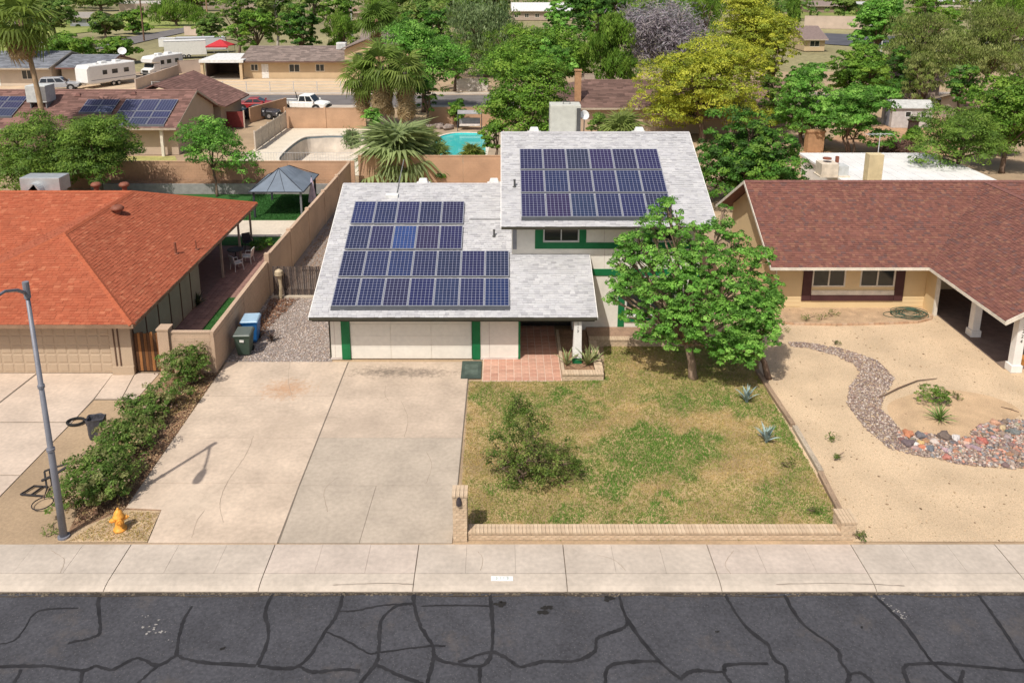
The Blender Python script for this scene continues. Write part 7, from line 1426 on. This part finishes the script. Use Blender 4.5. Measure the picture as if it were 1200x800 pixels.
# shrubs round the pools and the wall
for i, (a, c, d, e, yy, k_, lab) in enumerate([(500,532,190,216,61.2,'dark','dark shrub against the orange wall beside the big fan palm'),(566,592,140,186,66,'green','green vine like shrub right of the turquoise pool'),(527,546,118,140,88,'dark','dark round shrub left of the patio swing'),(482,516,92,150,82,'dark','dark tree between palms and patio swing'),(524,545,124,150,83,'green','small shrub on the left of the patio swing'),(400,424,150,182,73,'grey','grey green shrub at the end of the empty pool'),(690,716,132,160,62,'olive','olive shrub behind the upper roof ridge'),(545,568,178,190,63,'green','low green shrub at the near end of the turquoise pool'),(425,448,128,150,80,'bright','bright small tree under the fan palms'),(1060,1085,150,170,72,'green','green shrub right of the dark rubbish bin')]):
    px_('garden_shrub', lab, a, c, d, e, yy, k_, 2600, 420+i, cat='shrub', k=6, size=.2, sd=.2)
# palms
def palm_px(label, px, base, top, y, Rpx, nf, seed, **kw):
    z = ZY(top, y); x = XY(px, y, z); return palm(label, (x, y), z, Rpx/(FPX/(y*math.cos(PITCH)+(CAMH-z)*math.sin(PITCH))), nf, seed, **kw)
palm_px('tall fan palm with shaggy crown at the left edge', 36, 125, 22, 66, 34, 23, 501, sk=.3, skirt=9, tr=.19, lean=(-1.0,.2), down=-58, col=(.20,.28,.05), bc=(.36,.25,.15))
palm_px('fan palm with hanging dead skirt, left of the palm cluster', 424, 140, 88, 83, 23, 26, 502, skirt=14, tr=.24, col=(.19,.28,.05), down=-50)
palm_px('tallest fan palm of the cluster with a thick brown skirt', 447, 142, 77, 82, 27, 30, 503, skirt=30, tr=.28, col=(.18,.27,.05), down=-50)
palm_px('fan palm with hanging dead skirt, right of the palm cluster', 475, 142, 84, 81, 24, 26, 504, skirt=34, tr=.26, col=(.21,.28,.06), down=-45)
palm_px('slender tall palm rising in front of the gabled wing', 441, 78, 22, 113, 20, 30, 505, skirt=6, tr=.24, col=(.13,.22,.035), bc=(.34,.2,.13))
palm_px('big low palm with arching pale fronds behind the garage ridge', 466, 215, 187, 62, 47, 96, 506, kind='fan', trunk=True, tr=.35, up=86, down=-38, col=(.33,.41,.17), smin=.45, ej=24)
palm_px('small low palm right of the big arching palm', 513, 205, 184, 64, 15, 26, 507, kind='fan', tr=.2, up=85, down=-10, col=(.24,.32,.09))
palm_px('low bright fan palm behind the upper roof ridge', 728, 170, 157, 58, 25, 26, 508, kind='fan', tr=.25, up=80, down=0, col=(.24,.31,.08))
palm_px('small palm at the near edge of the turquoise pool', 553, 192, 183, 63, 13, 22, 509, kind='fan', tr=.12, up=85, down=5, col=(.24,.29,.06))
palm_px('dark palm shrub beside the turquoise pool, far left end', 500, 170, 166, 72, 17, 20, 510, kind='fan', tr=.12, up=80, down=0, col=(.18,.20,.05))
for i, (px, py) in enumerate(((20,20),)): palm_px('smaller fan palm behind the tall palm at the left edge', 18, 60, 24, 115, 22, 24, 511, skirt=10, tr=.2)
# repeats share a group phrase
GROUPS = {'shade_tree': 'bright green front yard trees', 'flowering_bush': 'flowering bushes between the driveways', 'feathery_tree': 'feathery olive trees', 'leafy_tree': 'leafy green trees', 'weeping_tree': 'weeping trees', 'yellow_tree': 'yellow green trees', 'green_tree': 'green trees behind the brown roof house', 'mesquite_tree': 'mesquite trees', 'far_tree': 'far trees along the top of the view', 'background_tree': 'trees filling the back lots', 'garden_shrub': 'shrubs round the pools and walls', 'dense_bush': 'dense bushes by the field', 'low_shrub': 'round shrubs at the patio end', 'fan_palm': 'palms', 'weed': 'weeds in the gravel and lawn', 'agave': 'blue agaves in the lawn', 'spiky_plant': 'spiky plants in the porch planter', 'roof_vent': 'roof vents', 'vent_pipe': 'roof vent pipes', 'rooftop_cooler': 'rooftop coolers', 'solar_array': 'solar panel arrays', 'wheelie_bin': 'wheeled trash bins', 'patio_chair': 'patio chairs', 'rock': 'boulders of the dry pond', 'block_wall': 'block walls', 'brick_pillar': 'brick pillars of the front wall', 'brick_planter': 'brick planters', 'parked_car': 'parked cars', 'cargo_trailer': 'cargo trailers', 'utility_pole': 'utility poles', 'house': 'houses of the neighbourhood', 'street_lamp': 'street lamps', 'fallen_branch': 'fallen branches', 'hose': 'hoses', 'trash_bag': 'rubbish bags', 'satellite_dish': 'satellite dishes'}
for o in bpy.data.objects:
    if o.get('category') and not o.get('group'):
        g_ = GROUPS.get(o.name.split('.')[0])
        if g_: o['group'] = g_
    if '_w' in o: del o['_w']
